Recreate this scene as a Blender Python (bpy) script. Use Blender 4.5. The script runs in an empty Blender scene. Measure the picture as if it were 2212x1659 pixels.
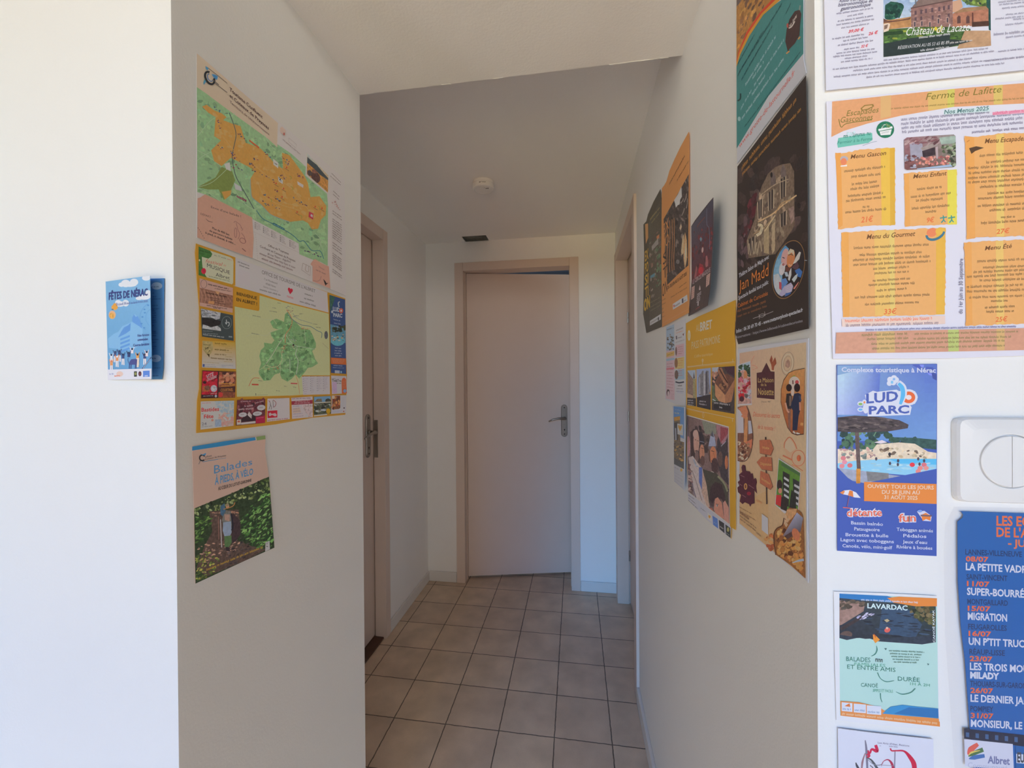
import bpy, bmesh, math, random
from mathutils import Vector, Matrix

sc = bpy.context.scene
COL = sc.collection
PI = math.pi

# ------------------------------------------------------------------ camera
EYE = Vector((0.0, 0.0, 1.29))                       # lens, 1.29 m above the tiles
RT = Vector((0.98831492, 0.15224299, -0.00746275))   # camera right
UP = Vector((0.00679989, 0.00487413, 0.999965))      # camera up
FW = Vector((-0.15227404, 0.98833108, -0.00378194))  # camera forward
FPX, CX, CY = 887.6177, 1106.0, 829.5                # focal length and centre, in pixels of the 2212x1659 frame
cam_data = bpy.data.cameras.new('camera')
cam_data.sensor_fit = 'HORIZONTAL'
cam_data.sensor_width = 36.0
cam_data.lens = FPX / 2212.0 * 36.0
cam_data.clip_start = 0.01
cam = bpy.data.objects.new('camera', cam_data)
COL.objects.link(cam)
B = -FW
cam.matrix_world = Matrix(((RT.x, UP.x, B.x, EYE.x), (RT.y, UP.y, B.y, EYE.y), (RT.z, UP.z, B.z, EYE.z), (0, 0, 0, 1)))
sc.camera = cam

# ------------------------------------------------------------------ exposure
sc.view_settings.view_transform = 'Standard'
sc.view_settings.look = 'None'
sc.view_settings.exposure = -0.28
sc.view_settings.gamma = 1.0
sc.view_settings.use_curve_mapping = False
sc.cycles.use_denoising = True
sc.cycles.max_bounces = 12
sc.cycles.diffuse_bounces = 8
sc.cycles.sample_clamp_indirect = 6.0

# ------------------------------------------------------------------ daylight outside: made-up bands of radiance, fitted to light the walls
wd = bpy.data.worlds.new('daylight')
sc.world = wd
wd.use_nodes = True
nt = wd.node_tree
nt.nodes.clear()
L = nt.links
def math_node(op, a, b):
    n = nt.nodes.new('ShaderNodeMath'); n.operation = op
    for i, v in enumerate((a, b)):
        if isinstance(v, (int, float)): n.inputs[i].default_value = v
        else: L.new(v, n.inputs[i])
    return n.outputs[0]
tc = nt.nodes.new('ShaderNodeTexCoord')
sx = nt.nodes.new('ShaderNodeSeparateXYZ')
L.new(tc.outputs['Generated'], sx.inputs[0])
height = math_node('MULTIPLY', math_node('ADD', sx.outputs['Z'], 1.0), 0.5)         # 0 straight down, 0.5 horizon, 1 zenith
across = math_node('DIVIDE', sx.outputs['X'], math_node('MAXIMUM', math_node('MULTIPLY', sx.outputs['Y'], -1.0), 0.01))
SKY_STRENGTH = 24.0
LEVELS = (-1.0, -.45, -.2, 0.0, .1, .25, .45, 1.0)       # band limits from straight down up to the zenith
BEARINGS = (-.6, -.3, -.1, .1, .4)                       # band limits from far left to far right of the window view
FITTED_LIGHT = [                                               # invented light colour per direction, fitted to the wall tones inside
    [(0.3, 0.3, 0.3), (11.2, 10.7, 10.8), (0.4, 0.4, 0.4), (11.6, 10.6, 7.6), (1.1, .4, .2), (.2, .2, .2), (.2, .2, .2)],
    [(0.2, 0.2, 0.2), (.3, .3, .3), (.3, .3, .3), (.3, .3, .3), (.2, .3, .4), (.2, .2, .2), (.2, .2, .2)],
    [(0.2, 0.2, 0.2), (6.7, 7.2, 3.5), (1.7, 0.6, 0.2), (14.2, 16.8, 17.4), (0.3, 8.0, 18.0), (0.0, 4.2, 14.0), (1.5, 2.3, 6.3)],
    [(0.2, 0.2, 0.2), (8.0, 4.6, 2.0), (.3, .2, .1), (9.4, 11.0, 12.4), (0.0, 2.6, 8.0), (0.0, 2.4, 8.0), (6.2, 6.6, 6.5)],
    [(0.2, 0.2, 0.2), (.3, .3, .3), (.3, .3, .3), (10.4, 8.6, 7.0), (.2, .2, .2), (.2, .2, .2), (13.4, 12.8, 11.0)],
    [(0.2, 0.2, 0.2), (4.1, 4.4, 3.4), (0.3, 0.3, 0.5), (11.0, 11.1, 10.6), (.2, .2, .2), (.2, .2, .2), (20.5, 21.3, 22.5)],
]
def view(cols):
    r = nt.nodes.new('ShaderNodeValToRGB'); e = r.color_ramp.elements
    pts = []
    for z0, z1, c in zip(LEVELS, LEVELS[1:], cols): pts += [(z0 + .01, c), (z1 - .01, c)]
    pts = [((z + 1) / 2, tuple(v / SKY_STRENGTH for v in c) + (1,)) for z, c in pts]
    e[0].position, e[0].color = pts[0]; e[1].position, e[1].color = pts[-1]
    for p_, c_ in pts[1:-1]:
        k = e.new(p_); k.color = c_
    L.new(height, r.inputs[0])
    return r.outputs[0]
def pick(lim, a, b):
    mr = nt.nodes.new('ShaderNodeMapRange'); mr.inputs['From Min'].default_value = lim - .02; mr.inputs['From Max'].default_value = lim + .02
    L.new(across, mr.inputs['Value'])
    m = nt.nodes.new('ShaderNodeMix'); m.data_type = 'RGBA'
    L.new(mr.outputs[0], m.inputs['Factor']); L.new(a, m.inputs['A']); L.new(b, m.inputs['B'])
    return m.outputs['Result']
sky = view(FITTED_LIGHT[0])
for lim, cols in zip(BEARINGS, FITTED_LIGHT[1:]): sky = pick(lim, sky, view(cols))
bg = nt.nodes.new('ShaderNodeBackground')
bg.inputs['Strength'].default_value = SKY_STRENGTH
wo = nt.nodes.new('ShaderNodeOutputWorld')
L.new(sky, bg.inputs['Color']); L.new(bg.outputs[0], wo.inputs[0])
wd.cycles.sampling_method = 'MANUAL'; wd.cycles.sample_map_resolution = 512

def portal(name, loc, rot, sx_, sy_):
    d = bpy.data.lights.new(name, 'AREA'); d.shape = 'RECTANGLE'; d.size = sx_; d.size_y = sy_
    d.cycles.is_portal = True
    o = bpy.data.objects.new(name, d); COL.objects.link(o); o.location = loc; o.rotation_euler = rot
    return o
# the window of the room behind the camera
WX0, WX1, WZ0, WZ1, WY = -2.8, 2.3, 0.05, 2.42, -2.3
portal('window_daylight', ((WX0 + WX1) / 2, WY - 0.02, (WZ0 + WZ1) / 2), (PI / 2, 0, 0), WX1 - WX0, WZ1 - WZ0)

# ------------------------------------------------------------------ helpers
def srgb(r, g, b):
    f = lambda v: (v / 255.0 / 12.92) if v <= 10.31 else ((v / 255.0 + 0.055) / 1.055) ** 2.4
    return (f(r), f(g), f(b))

def tag(o, label=None, cat=None, group=None, kind=None):
    if label: o['label'] = label
    if cat: o['category'] = cat
    if group: o['group'] = group
    if kind: o['kind'] = kind
    return o

def link(name, bm, mats, parent=None, smooth=False):
    me = bpy.data.meshes.new(name)
    bmesh.ops.recalc_face_normals(bm, faces=bm.faces[:]) if smooth != 'keep' else None
    bm.to_mesh(me); bm.free()
    for m in (mats if isinstance(mats, (list, tuple)) else [mats]): me.materials.append(m)
    if smooth is True:
        for p in me.polygons: p.use_smooth = True
    o = bpy.data.objects.new(name, me); COL.objects.link(o)
    if parent is not None:
        o.parent = parent
        o.matrix_parent_inverse = Matrix.Translation(parent.location).inverted()
        # geometry is given in world coordinates
    return o

def empty(name, loc, label, cat, group=None, kind=None):
    o = bpy.data.objects.new(name, None); COL.objects.link(o); o.location = loc; o.empty_display_size = 0.05
    return tag(o, label, cat, group, kind)

def box(bm, x0, x1, y0, y1, z0, z1, bev=0.0, seg=2, mat=0, M=None):
    g = bmesh.ops.create_cube(bm, size=1.0)
    vs = g['verts']
    for v in vs:
        v.co = Vector((x0 + (v.co.x + .5) * (x1 - x0), y0 + (v.co.y + .5) * (y1 - y0), z0 + (v.co.z + .5) * (z1 - z0)))
    fs = list({f for v in vs for f in v.link_faces})
    for f in fs: f.material_index = mat
    if bev > 0:
        es = list({e for v in vs for e in v.link_edges})
        r = bmesh.ops.bevel(bm, geom=es, offset=bev, segments=seg, affect='EDGES', profile=0.5)
        vs = list({v for f in r['faces'] for v in f.verts} | {v for v in vs if v.is_valid})
        for f in r['faces']: f.material_index = mat
    if M is not None:
        for v in vs: v.co = M @ v.co
    return vs

def cyl(bm, c, ax, r, h, seg=32, r2=None, mat=0):
    """cylinder from c along unit vector ax for h"""
    ax = Vector(ax).normalized()
    q = Vector((0, 0, 1)).rotation_difference(ax)
    g = bmesh.ops.create_cone(bm, cap_ends=True, segments=seg, radius1=r, radius2=r if r2 is None else r2, depth=h)
    for v in g['verts']: v.co = q @ (v.co + Vector((0, 0, h / 2))) + Vector(c)
    for f in {f for v in g['verts'] for f in v.link_faces}: f.material_index = mat
    return g['verts']

def lathe(bm, c, prof, seg=48, mat=0):
    rings = []
    for r, z in prof:
        rings.append([bm.verts.new((c[0] + r * math.cos(2 * PI * k / seg), c[1] + r * math.sin(2 * PI * k / seg), c[2] + z)) for k in range(seg)])
    for a, b in zip(rings, rings[1:]):
        for k in range(seg):
            f = bm.faces.new((a[k], a[(k + 1) % seg], b[(k + 1) % seg], b[k])); f.material_index = mat
    for rg in (rings[0], rings[-1]):
        f = bm.faces.new(rg); f.material_index = mat

def tube(bm, pts, radii, seg=14, mat=0, flat=1.0, up=Vector((0, 0, 1))):
    pts = [Vector(p) for p in pts]
    rings = []
    for i, p in enumerate(pts):
        t = (pts[min(i + 1, len(pts) - 1)] - pts[max(i - 1, 0)]).normalized()
        a = t.cross(up)
        if a.length < 1e-4: a = t.cross(Vector((1, 0, 0)))
        a.normalize(); b = a.cross(t)
        r = radii[i] if isinstance(radii, (list, tuple)) else radii
        rings.append([bm.verts.new(p + a * (r * flat * math.cos(2 * PI * k / seg)) + b * (r * math.sin(2 * PI * k / seg))) for k in range(seg)])
    for a, b in zip(rings, rings[1:]):
        for k in range(seg): bm.faces.new((a[k], a[(k + 1) % seg], b[(k + 1) % seg], b[k])).material_index = mat
    for rg in (rings[0], rings[-1]): bm.faces.new(rg).material_index = mat

def material(name, base, rough=0.6, metal=0.0, noise=0.0, nscale=30.0, bump=0.0, bscale=200.0, spec=0.4, tint=None):
    m = bpy.data.materials.new(name); m.use_nodes = True
    n = m.node_tree.nodes; l = m.node_tree.links
    bs = n['Principled BSDF']
    bs.inputs['Roughness'].default_value = rough
    bs.inputs['Metallic'].default_value = metal
    bs.inputs['Specular IOR Level'].default_value = spec
    geo = n.new('ShaderNodeNewGeometry')
    nz = n.new('ShaderNodeTexNoise'); nz.inputs['Scale'].default_value = nscale; nz.inputs['Detail'].default_value = 4
    l.new(geo.outputs['Position'], nz.inputs['Vector'])
    mx = n.new('ShaderNodeMix'); mx.data_type = 'RGBA'
    c = base + (1,)
    d = tuple(v * (1 - noise) for v in (tint or base)) + (1,)
    mx.inputs['A'].default_value = c; mx.inputs['B'].default_value = d
    l.new(nz.outputs['Fac'], mx.inputs['Factor']); l.new(mx.outputs['Result'], bs.inputs['Base Color'])
    if bump > 0:
        n2 = n.new('ShaderNodeTexNoise'); n2.inputs['Scale'].default_value = bscale; n2.inputs['Detail'].default_value = 3
        l.new(geo.outputs['Position'], n2.inputs['Vector'])
        bp = n.new('ShaderNodeBump'); bp.inputs['Strength'].default_value = bump; bp.inputs['Distance'].default_value = 0.002
        l.new(n2.outputs['Fac'], bp.inputs['Height']); l.new(bp.outputs['Normal'], bs.inputs['Normal'])
    return m

M_WALL = material('white_wall_paint', (0.915, 0.908, 0.890), 0.75, noise=0.03, nscale=3.0, bump=0.12, bscale=260, spec=0.25)
M_CEIL = material('white_ceiling_paint', (0.905, 0.888, 0.862), 0.85, noise=0.03, nscale=3.0, bump=0.2, bscale=200, spec=0.2)
M_FRONT = material('front_room_bounce_damper', (0.24, 0.22, 0.20), 0.8, noise=0.05)  # unseen surfaces, kept dark to cut bounce onto the wall faces
M_TRIM = material('pinkish_beige_paint', (0.74, 0.61, 0.53), 0.45, noise=0.04, nscale=8.0, spec=0.4)
M_BASE = material('white_baseboard_paint', (0.80, 0.78, 0.75), 0.5, noise=0.05, nscale=12.0)
M_METAL = material('brushed_nickel', (0.42, 0.39, 0.35), 0.34, 1.0, noise=0.15, nscale=90.0)
M_DARK = material('dark_hole', (0.02, 0.02, 0.02), 0.9)
M_PLAST = material('white_plastic', (0.82, 0.81, 0.78), 0.35, noise=0.02, spec=0.5)
M_WOOD = material('brown_threshold_wood', (0.13, 0.06, 0.035), 0.5, noise=0.4, nscale=40.0)
M_DUCT = material('grey_duct_lining', (0.24, 0.245, 0.22), 0.9, noise=0.6, nscale=60.0, bump=0.5, bscale=120)
M_PLASTER = material('bare_plaster_chip', (0.9, 0.9, 0.87), 0.9)
M_ROOM = material('blue_grey_room_paint', (0.36, 0.42, 0.50), 0.8, noise=0.05)

XL, XR, XH = -0.544, 0.2461, -0.9598
YFL, YFR, YLE, YB = 0.4877, 0.4676, 0.990, 2.5701
ZN, ZH = 2.0319, 2.1970
ZTOP = 2.6

# ------------------------------------------------------------------ tiled floor
def tile_material():
    m = bpy.data.materials.new('beige_stoneware_tiles'); m.use_nodes = True
    n = m.node_tree.nodes; l = m.node_tree.links; bs = n['Principled BSDF']
    geo = n.new('ShaderNodeNewGeometry')
    mp = n.new('ShaderNodeVectorMath'); mp.operation = 'SUBTRACT'; mp.inputs[1].default_value = (-0.9035, 1.6959, 0)
    l.new(geo.outputs['Position'], mp.inputs[0])
    wob = n.new('ShaderNodeTexNoise'); wob.inputs['Scale'].default_value = 45.0; wob.inputs['Detail'].default_value = 2
    l.new(geo.outputs['Position'], wob.inputs['Vector'])
    wv = n.new('ShaderNodeVectorMath'); wv.operation = 'MULTIPLY_ADD'
    wv.inputs[1].default_value = (0.004, 0.004, 0); l.new(wob.outputs['Color'], wv.inputs[0])
    sub = n.new('ShaderNodeVectorMath'); sub.operation = 'SUBTRACT'; sub.inputs[1].default_value = (0.002, 0.002, 0)
    l.new(mp.outputs[0], sub.inputs[0]); l.new(sub.outputs[0], wv.inputs[2])
    br = n.new('ShaderNodeTexBrick')
    br.offset = 0.0; br.squash = 1.0
    br.inputs['Scale'].default_value = 1.0
    br.inputs['Brick Width'].default_value = 0.20498; br.inputs['Row Height'].default_value = 0.20498
    br.inputs['Mortar Size'].default_value = 0.0022; br.inputs['Mortar Smooth'].default_value = 0.3; br.inputs['Bias'].default_value = 0.0
    br.inputs['Color1'].default_value = (0.70, 0.555, 0.415, 1); br.inputs['Color2'].default_value = (0.64, 0.50, 0.38, 1)
    br.inputs['Mortar'].default_value = (0.15, 0.115, 0.09, 1)
    l.new(wv.outputs[0], br.inputs['Vector'])
    blot = n.new('ShaderNodeTexNoise'); blot.inputs['Scale'].default_value = 9.0; blot.inputs['Detail'].default_value = 5
    l.new(geo.outputs['Position'], blot.inputs['Vector'])
    mr2 = n.new('ShaderNodeMapRange'); mr2.inputs['From Min'].default_value = 0.3; mr2.inputs['From Max'].default_value = 0.7
    mr2.inputs['To Min'].default_value = 0.86; mr2.inputs['To Max'].default_value = 1.12
    l.new(blot.outputs['Fac'], mr2.inputs['Value'])
    fine = n.new('ShaderNodeTexNoise'); fine.inputs['Scale'].default_value = 300.0
    l.new(geo.outputs['Position'], fine.inputs['Vector'])
    mr3 = n.new('ShaderNodeMapRange'); mr3.inputs['To Min'].default_value = 0.92; mr3.inputs['To Max'].default_value = 1.08
    l.new(fine.outputs['Fac'], mr3.inputs['Value'])
    mu = n.new('ShaderNodeMath'); mu.operation = 'MULTIPLY'; l.new(mr2.outputs[0], mu.inputs[0]); l.new(mr3.outputs[0], mu.inputs[1])
    vm = n.new('ShaderNodeVectorMath'); vm.operation = 'SCALE'; l.new(br.outputs['Color'], vm.inputs[0]); l.new(mu.outputs[0], vm.inputs['Scale'])
    l.new(vm.outputs[0], bs.inputs['Base Color'])
    bs.inputs['Roughness'].default_value = 0.5; bs.inputs['Specular IOR Level'].default_value = 0.35
    bp = n.new('ShaderNodeBump'); bp.inputs['Strength'].default_value = 0.6; bp.inputs['Distance'].default_value = 0.002; bp.invert = True
    l.new(br.outputs['Fac'], bp.inputs['Height']); l.new(bp.outputs['Normal'], bs.inputs['Normal'])
    return m

def struct(name, bm, m, label=None, cat=None, parent=None):
    o = link(name, bm, m, parent)
    if parent is None: tag(o, label, cat, kind='structure')
    return o

bm = bmesh.new(); box(bm, -3.1, 2.7, WY - 0.1, 4.3, -0.08, 0.0)
struct('floor', bm, tile_material(), 'beige square stoneware tile floor of the hallway', 'floor')

# ------------------------------------------------------------------ walls
bm = bmesh.new(); box(bm, -3.0, XL, YFL, YLE, 0, ZTOP)
struct('wall_left', bm, M_WALL, 'white corner wall carrying the two tourist maps', 'wall')

bm = bmesh.new()
def wall_y(bm, x0, x1, y0, y1, oy0, oy1, oz, z1):      # wall running along y with a door opening
    box(bm, x0, x1, y0, oy0, 0, z1); box(bm, x0, x1, oy1, y1, 0, z1); box(bm, x0, x1, oy0, oy1, oz, z1)
wall_y(bm, XH - 0.10, XH, YLE, YB, 1.205, 1.990, 2.058, 2.40)
struct('wall_far_left', bm, M_WALL, 'white hallway wall with the closed door, ending at the corner', 'wall')

bm = bmesh.new()
wall_y(bm, XR, XR + 0.12, YFR + 0.12, YB, 1.725, 2.505, 2.036, ZTOP)
box(bm, XR, 2.6, YFR, YFR + 0.12, 0, ZTOP)
bmesh.ops.remove_doubles(bm, verts=bm.verts[:], dist=1e-5)
struct('wall_right', bm, M_WALL, 'white wall turning the corner, covered in posters and flyers', 'wall')

bm = bmesh.new()
for a in ((XH - 0.1, -0.758, 0, 2.40), (0.018, XR + 0.12, 0, 2.40), (-0.758, 0.018, 2.054, 2.40)):
    box(bm, a[0], a[1], YB, YB + 0.10, a[2], a[3])
struct('wall_back', bm, M_WALL, 'white end wall of the hallway around the door left ajar', 'wall')

# ------------------------------------------------------------------ ceilings
VX0, VX1, VY0 = -0.692, -0.538, 2.478
bm = bmesh.new()
z0, z1 = ZH, ZH + 0.15
box(bm, XH, VX0, YLE, YB, z0, z1); box(bm, VX1, XR, YLE, YB, z0, z1); box(bm, VX0, VX1, YLE, VY0, z0, z1)
box(bm, XH, XR, YB, YB + 0.02, z0, z1)
struct('ceiling', bm, M_CEIL, 'white hallway ceiling with the smoke detector', 'ceiling')
bm = bmesh.new(); box(bm, XL, XR, YFR + 0.02, YLE - 0.002, ZN, ZTOP)
low = struct('ceiling_lower', bm, M_CEIL, 'white underside of the lower ceiling over the passage entrance', 'ceiling')
rnd = random.Random(4)
bm = bmesh.new()
for xc, w in ((-0.312, 0.020), (-0.19, 0.014), (-0.178, 0.02), (0.10, 0.03), (0.13, 0.04), (0.165, 0.05), (0.205, 0.018)):
    vs = box(bm, xc - w / 2, xc + w / 2, YLE - 0.0028, YLE - 0.0005, ZN - 0.0006, ZN + 0.004)
    for v in vs: v.co += Vector((rnd.uniform(-.004, .004), rnd.uniform(-.0006, .0006), rnd.uniform(-.0004, .0006)))
struct('plaster_chip', bm, M_PLASTER, parent=low)
bm = bmesh.new(); box(bm, -3.0, 2.6, WY - 0.1, YFR, ZTOP, ZTOP + 0.1)
struct('ceiling_rear', bm, M_FRONT, 'greige ceiling of the front room', 'ceiling')

# ------------------------------------------------------------------ the front room behind the camera, lit by its window
bm = bmesh.new()
for x0, x1, za, zb in ((-3.0, WX0, 0, ZTOP), (WX1, 2.6, 0, ZTOP), (WX0, WX1, 0, WZ0), (WX0, WX1, WZ1, ZTOP)):
    box(bm, x0, x1, WY - 0.1, WY, za, zb)
struct('wall_rear', bm, M_FRONT, 'greige window wall of the front room', 'wall')
bm = bmesh.new(); box(bm, -3.1, -3.0, WY - 0.1, YLE, 0, ZTOP)
struct('wall_outer_left', bm, M_FRONT, 'greige side wall of the front room', 'wall')
bm = bmesh.new(); box(bm, 2.6, 2.7, WY - 0.1, YFR + 0.12, 0, ZTOP)
struct('wall_outer_right', bm, M_FRONT, 'greige opposite side wall of the front room', 'wall')
bm = bmesh.new()
for k in range(4):
    x = WX0 + (WX1 - WX0) * k / 3
    box(bm, x - .03, x + .03, WY - .08, WY - .03, WZ0, WZ1)
box(bm, WX0, WX1, WY - .08, WY - .03, WZ0, WZ0 + .06); box(bm, WX0, WX1, WY - .08, WY - .03, WZ1 - .06, WZ1)
struct('window_1', bm, M_PLAST, 'white framed shop window of the front room', 'window')

# ------------------------------------------------------------------ the room beyond the door left ajar
bm = bmesh.new()
box(bm, -1.4, 1.1, 4.2, 4.3, 0, 2.4); box(bm, -1.5, -1.4, YB + .1, 4.3, 0, 2.4); box(bm, 1.1, 1.2, YB + .1, 4.3, 0, 2.4)
box(bm, -1.5, XH - .1, YB, YB + .1, 0, 2.5); box(bm, XR + .12, 1.2, YB, YB + .1, 0, 2.5)
struct('wall_beyond', bm, M_ROOM, 'blue grey wall of the room beyond the ajar door', 'wall')
bm = bmesh.new(); box(bm, -1.4, 1.1, YB, 4.2, 2.4, 2.5)
struct('ceiling_beyond', bm, M_ROOM, 'dim ceiling of the room beyond the ajar door', 'ceiling')
ld = bpy.data.lights.new('far_room_fill', 'AREA'); ld.size = 0.5; ld.energy = 8.0; ld.color = (0.85, 0.93, 1.0)  # unseen fill light, added to lift the dark gap above the ajar door
lo = bpy.data.objects.new('far_room_fill', ld); COL.objects.link(lo); lo.location = (-0.1, 3.5, 2.38)

# unseen boxes added behind the two side doors to stop outside light leaking
bm = bmesh.new(); box(bm, XH - .40, XH - .36, 1.05, 2.15, 0, 2.3); box(bm, XH - .36, XH - .10, 1.05, 1.10, 0, 2.3); box(bm, XH - .36, XH - .10, 2.10, 2.15, 0, 2.3); box(bm, XH - .36, XH - .10, 1.10, 2.10, 2.2, 2.3)
struct('leak_blocker_left', bm, M_ROOM, 'unseen box added to block light behind the closed door by the map corner', 'wall')
bm = bmesh.new(); box(bm, XR + .36, XR + .40, 1.60, 2.65, 0, 2.3); box(bm, XR + .12, XR + .36, 1.60, 1.65, 0, 2.3); box(bm, XR + .12, XR + .36, 2.60, 2.65, 0, 2.3); box(bm, XR + .12, XR + .36, 1.65, 2.60, 2.2, 2.3)
struct('leak_blocker_right', bm, M_ROOM, 'unseen box added to block light behind the door past the posters', 'wall')

# ------------------------------------------------------------------ baseboards
def bboard(name, x0, x1, y0, y1, h, label):
    bm = bmesh.new(); box(bm, x0, x1, y0, y1, 0, h, 0.003, 2)
    return struct(name, bm, M_BASE, label, 'baseboard')
bboard('baseboard_far_left', XH, XH + 0.010, 1.999, YB, 0.062, 'white baseboard between the closed door and the corner')
bboard('baseboard_back_left', XH + 0.010, -0.766, YB - 0.010, YB, 0.066, 'short white baseboard between the corner and the ajar door')
bboard('baseboard_back_right', 0.026, XR - 0.004, YB - 0.010, YB, 0.062, 'white baseboard in the blue light beside the ajar door')
bboard('baseboard_right', XR - 0.012, XR, YFR, 1.700, 0.062, 'white baseboard running under the posters')

# ------------------------------------------------------------------ doors
def lever(parent, hub, out, along, name='door_handle', plate_h=0.215, plate_w=0.042):
    """plate + lever on a leaf face: hub = point on the face, out = face normal, along = direction the lever points"""
    out = Vector(out).normalized(); al = Vector(along).normalized(); up = Vector((0, 0, 1)); hub = Vector(hub)
    bm = bmesh.new()
    # stadium backplate
    n = 12; ring = []
    hw = plate_w / 2; hh = plate_h / 2 - hw
    cz = -0.018
    for k in range(n + 1):
        a = PI * k / n; ring.append((hw * math.cos(a), hh + hw * math.sin(a)))
    for k in range(n + 1):
        a = PI + PI * k / n; ring.append((hw * math.cos(a), -hh + hw * math.sin(a)))
    lay = []
    for sc_, d in ((1.0, 0.0), (1.0, 0.004), (0.86, 0.0075)):
        lay.append([bm.verts.new(hub + al * (x * sc_) + up * (cz + (z * sc_ if abs(z) < hh else math.copysign(hh, z) + (z - math.copysign(hh, z)) * sc_)) + out * d) for x, z in ring])
    for a, b in zip(lay, lay[1:]):
        for k in range(len(a)): bm.faces.new((a[k], a[(k + 1) % len(a)], b[(k + 1) % len(a)], b[k]))
    bm.faces.new(lay[-1])
    pl = link('handle_plate', bm, M_METAL, parent)
    bm = bmesh.new()
    cyl(bm, hub + up * 0.0 + out * 0.006, out, 0.0105, 0.012, 20)
    pts = [hub + out * 0.012, hub + out * 0.040, hub + out * 0.050 + al * 0.010, hub + out * 0.052 + al * 0.045 + up * 0.002, hub + out * 0.050 + al * 0.085 - up * 0.006, hub + out * 0.047 + al * 0.112 - up * 0.018]
    tube(bm, pts, [0.0085, 0.0085, 0.0095, 0.0075, 0.006, 0.0045], 14)
    lv = link(name, bm, M_METAL, parent, True)
    bm = bmesh.new()
    cyl(bm, hub + up * (cz - 0.058) + out * 0.0070, out, 0.0042, 0.0008, 12)
    vs = box(bm, -.0018, .0018, -.0005, .0005, -.009, 0)
    for v in vs: v.co = hub + up * (cz - 0.058) + al * v.co.x + out * (0.0075 + v.co.y) + up * v.co.z
    for s in (1, -1): cyl(bm, hub + up * (cz + s * 0.088) + out * 0.0072, out, 0.004, 0.0008, 12)
    link('keyhole', bm, M_DARK, parent)

# door 1: the ajar door in the end wall, hinged on its left, opening away
d1 = empty('door_1', (-0.37, YB, 0), 'pinkish beige door left ajar at the end of the hallway', 'door', kind='structure')
bm = bmesh.new()
yf = YB - 0.010
for x0, x1 in ((-0.764, -0.708), (-0.031, 0.024)): box(bm, x0, x1, yf, YB + 0.045, 0, 2.061, 0.0015)
box(bm, -0.7075, -0.0315, yf + 0.0005, YB + 0.045, 2.008, 2.0605, 0.0015)
for x0, x1 in ((-0.764, -0.7045), (-0.0345, 0.024)): box(bm, x0, x1, YB + 0.045, YB + 0.11, 0, 2.061)
box(bm, -0.7045, -0.0345, YB + 0.045, YB + 0.11, 2.0115, 2.0605)
link('door_frame', bm, M_TRIM, d1)
ang = math.radians(12.6)
HX, HY = -0.7025, YB + 0.052
def leaf_m(px, py): return Matrix.Translation((px, py, 0)) @ Matrix.Rotation(ang, 4, 'Z')
LM = leaf_m(HX, HY)
bm = bmesh.new(); box(bm, 0, 0.690, 0, 0.040, 0.019, 2.0075, 0.0015, M=LM)
leaf = link('door_leaf', bm, M_TRIM, d1)
hub = LM @ Vector((0.643, 0.0, 1.050))
out = (LM.to_3x3() @ Vector((0, -1, 0))); al = (LM.to_3x3() @ Vector((-1, 0, 0)))
lever(leaf, hub, out, al)

# door 2: closed door in the far-left wall, set back in its frame
d2 = empty('door_2', (XH, 1.6, 0), 'closed pinkish beige door half hidden behind the map corner', 'door', kind='structure')
bm = bmesh.new()
xf = XH + 0.010
box(bm, XH - 0.050, xf, 1.948, 1.996, 0, 2.066, 0.0015)
box(bm, XH - 0.050, xf, 1.199, 1.247, 0, 2.066, 0.0015)
box(bm, XH - 0.050, xf - .0005, 1.2475, 1.9475, 2.012, 2.0655, 0.0015)
for y0, y1 in ((1.960, 1.996), (1.199, 1.235)): box(bm, XH - 0.11, XH - 0.050, y0, y1, 0, 2.066)
box(bm, XH - 0.11, XH - 0.050, 1.235, 1.960, 2.024, 2.0655)
link('door_frame', bm, M_TRIM, d2)
bm = bmesh.new(); box(bm, XH - 0.095, XH - 0.055, 1.238, 1.956, 0.012, 2.020, 0.0015)
leaf2 = link('door_leaf', bm, M_TRIM, d2)
lever(leaf2, (XH - 0.055, 1.893, 1.050), (1, 0, 0), (0, -1, 0))
bm = bmesh.new(); box(bm, XH - 0.0505, XH - 0.0485, 1.9475, 1.9484, 0.905, 1.115)
box(bm, XH - 0.050, XH - 0.028, 1.9472, 1.9486, 0.915, 1.105)
link('strike_plate', bm, M_METAL, d2)
bm = bmesh.new(); box(bm, XH - 0.10, XH - 0.004, 1.249, 1.947, 0.0, 0.010, 0.002)
struct('trim_1', bm, M_WOOD, 'dark brown wooden threshold under the closed door', 'threshold')

# door 3: closed door in the right wall, seen edge on
d3 = empty('door_3', (XR, 2.11, 0), 'closed door seen edge on past the posters', 'door', kind='structure')
bm = bmesh.new()
xf = XR - 0.011
box(bm, xf, XR + 0.055, 1.703, 1.768, 0.004, 2.043, 0.0015)
box(bm, xf, XR + 0.055, 2.450, 2.528, 0.0, 2.043, 0.0015)
box(bm, xf + .0005, XR + 0.055, 1.7685, 2.4495, 1.990, 2.0425, 0.0015)
for y0, y1 in ((1.703, 1.757), (2.461, 2.528)): box(bm, XR + 0.055, XR + 0.12, y0, y1, 0, 2.043)
box(bm, XR + 0.055, XR + 0.12, 1.757, 2.461, 2.001, 2.0425)
link('door_frame', bm, M_TRIM, d3)
bm = bmesh.new(); box(bm, XR + 0.062, XR + 0.102, 1.760, 2.457, 0.010, 1.997, 0.0015)
leaf3 = link('door_leaf', bm, M_TRIM, d3)
for z in (0.28, 1.09, 1.66):
    bm = bmesh.new(); cyl(bm, (XR + 0.058, 2.4535, z - 0.03), (0, 0, 1), 0.006, 0.028, 14); cyl(bm, (XR + 0.058, 2.4535, z + 0.001), (0, 0, 1), 0.006, 0.028, 14)
    link('hinge', bm, M_METAL, d3)

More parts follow.
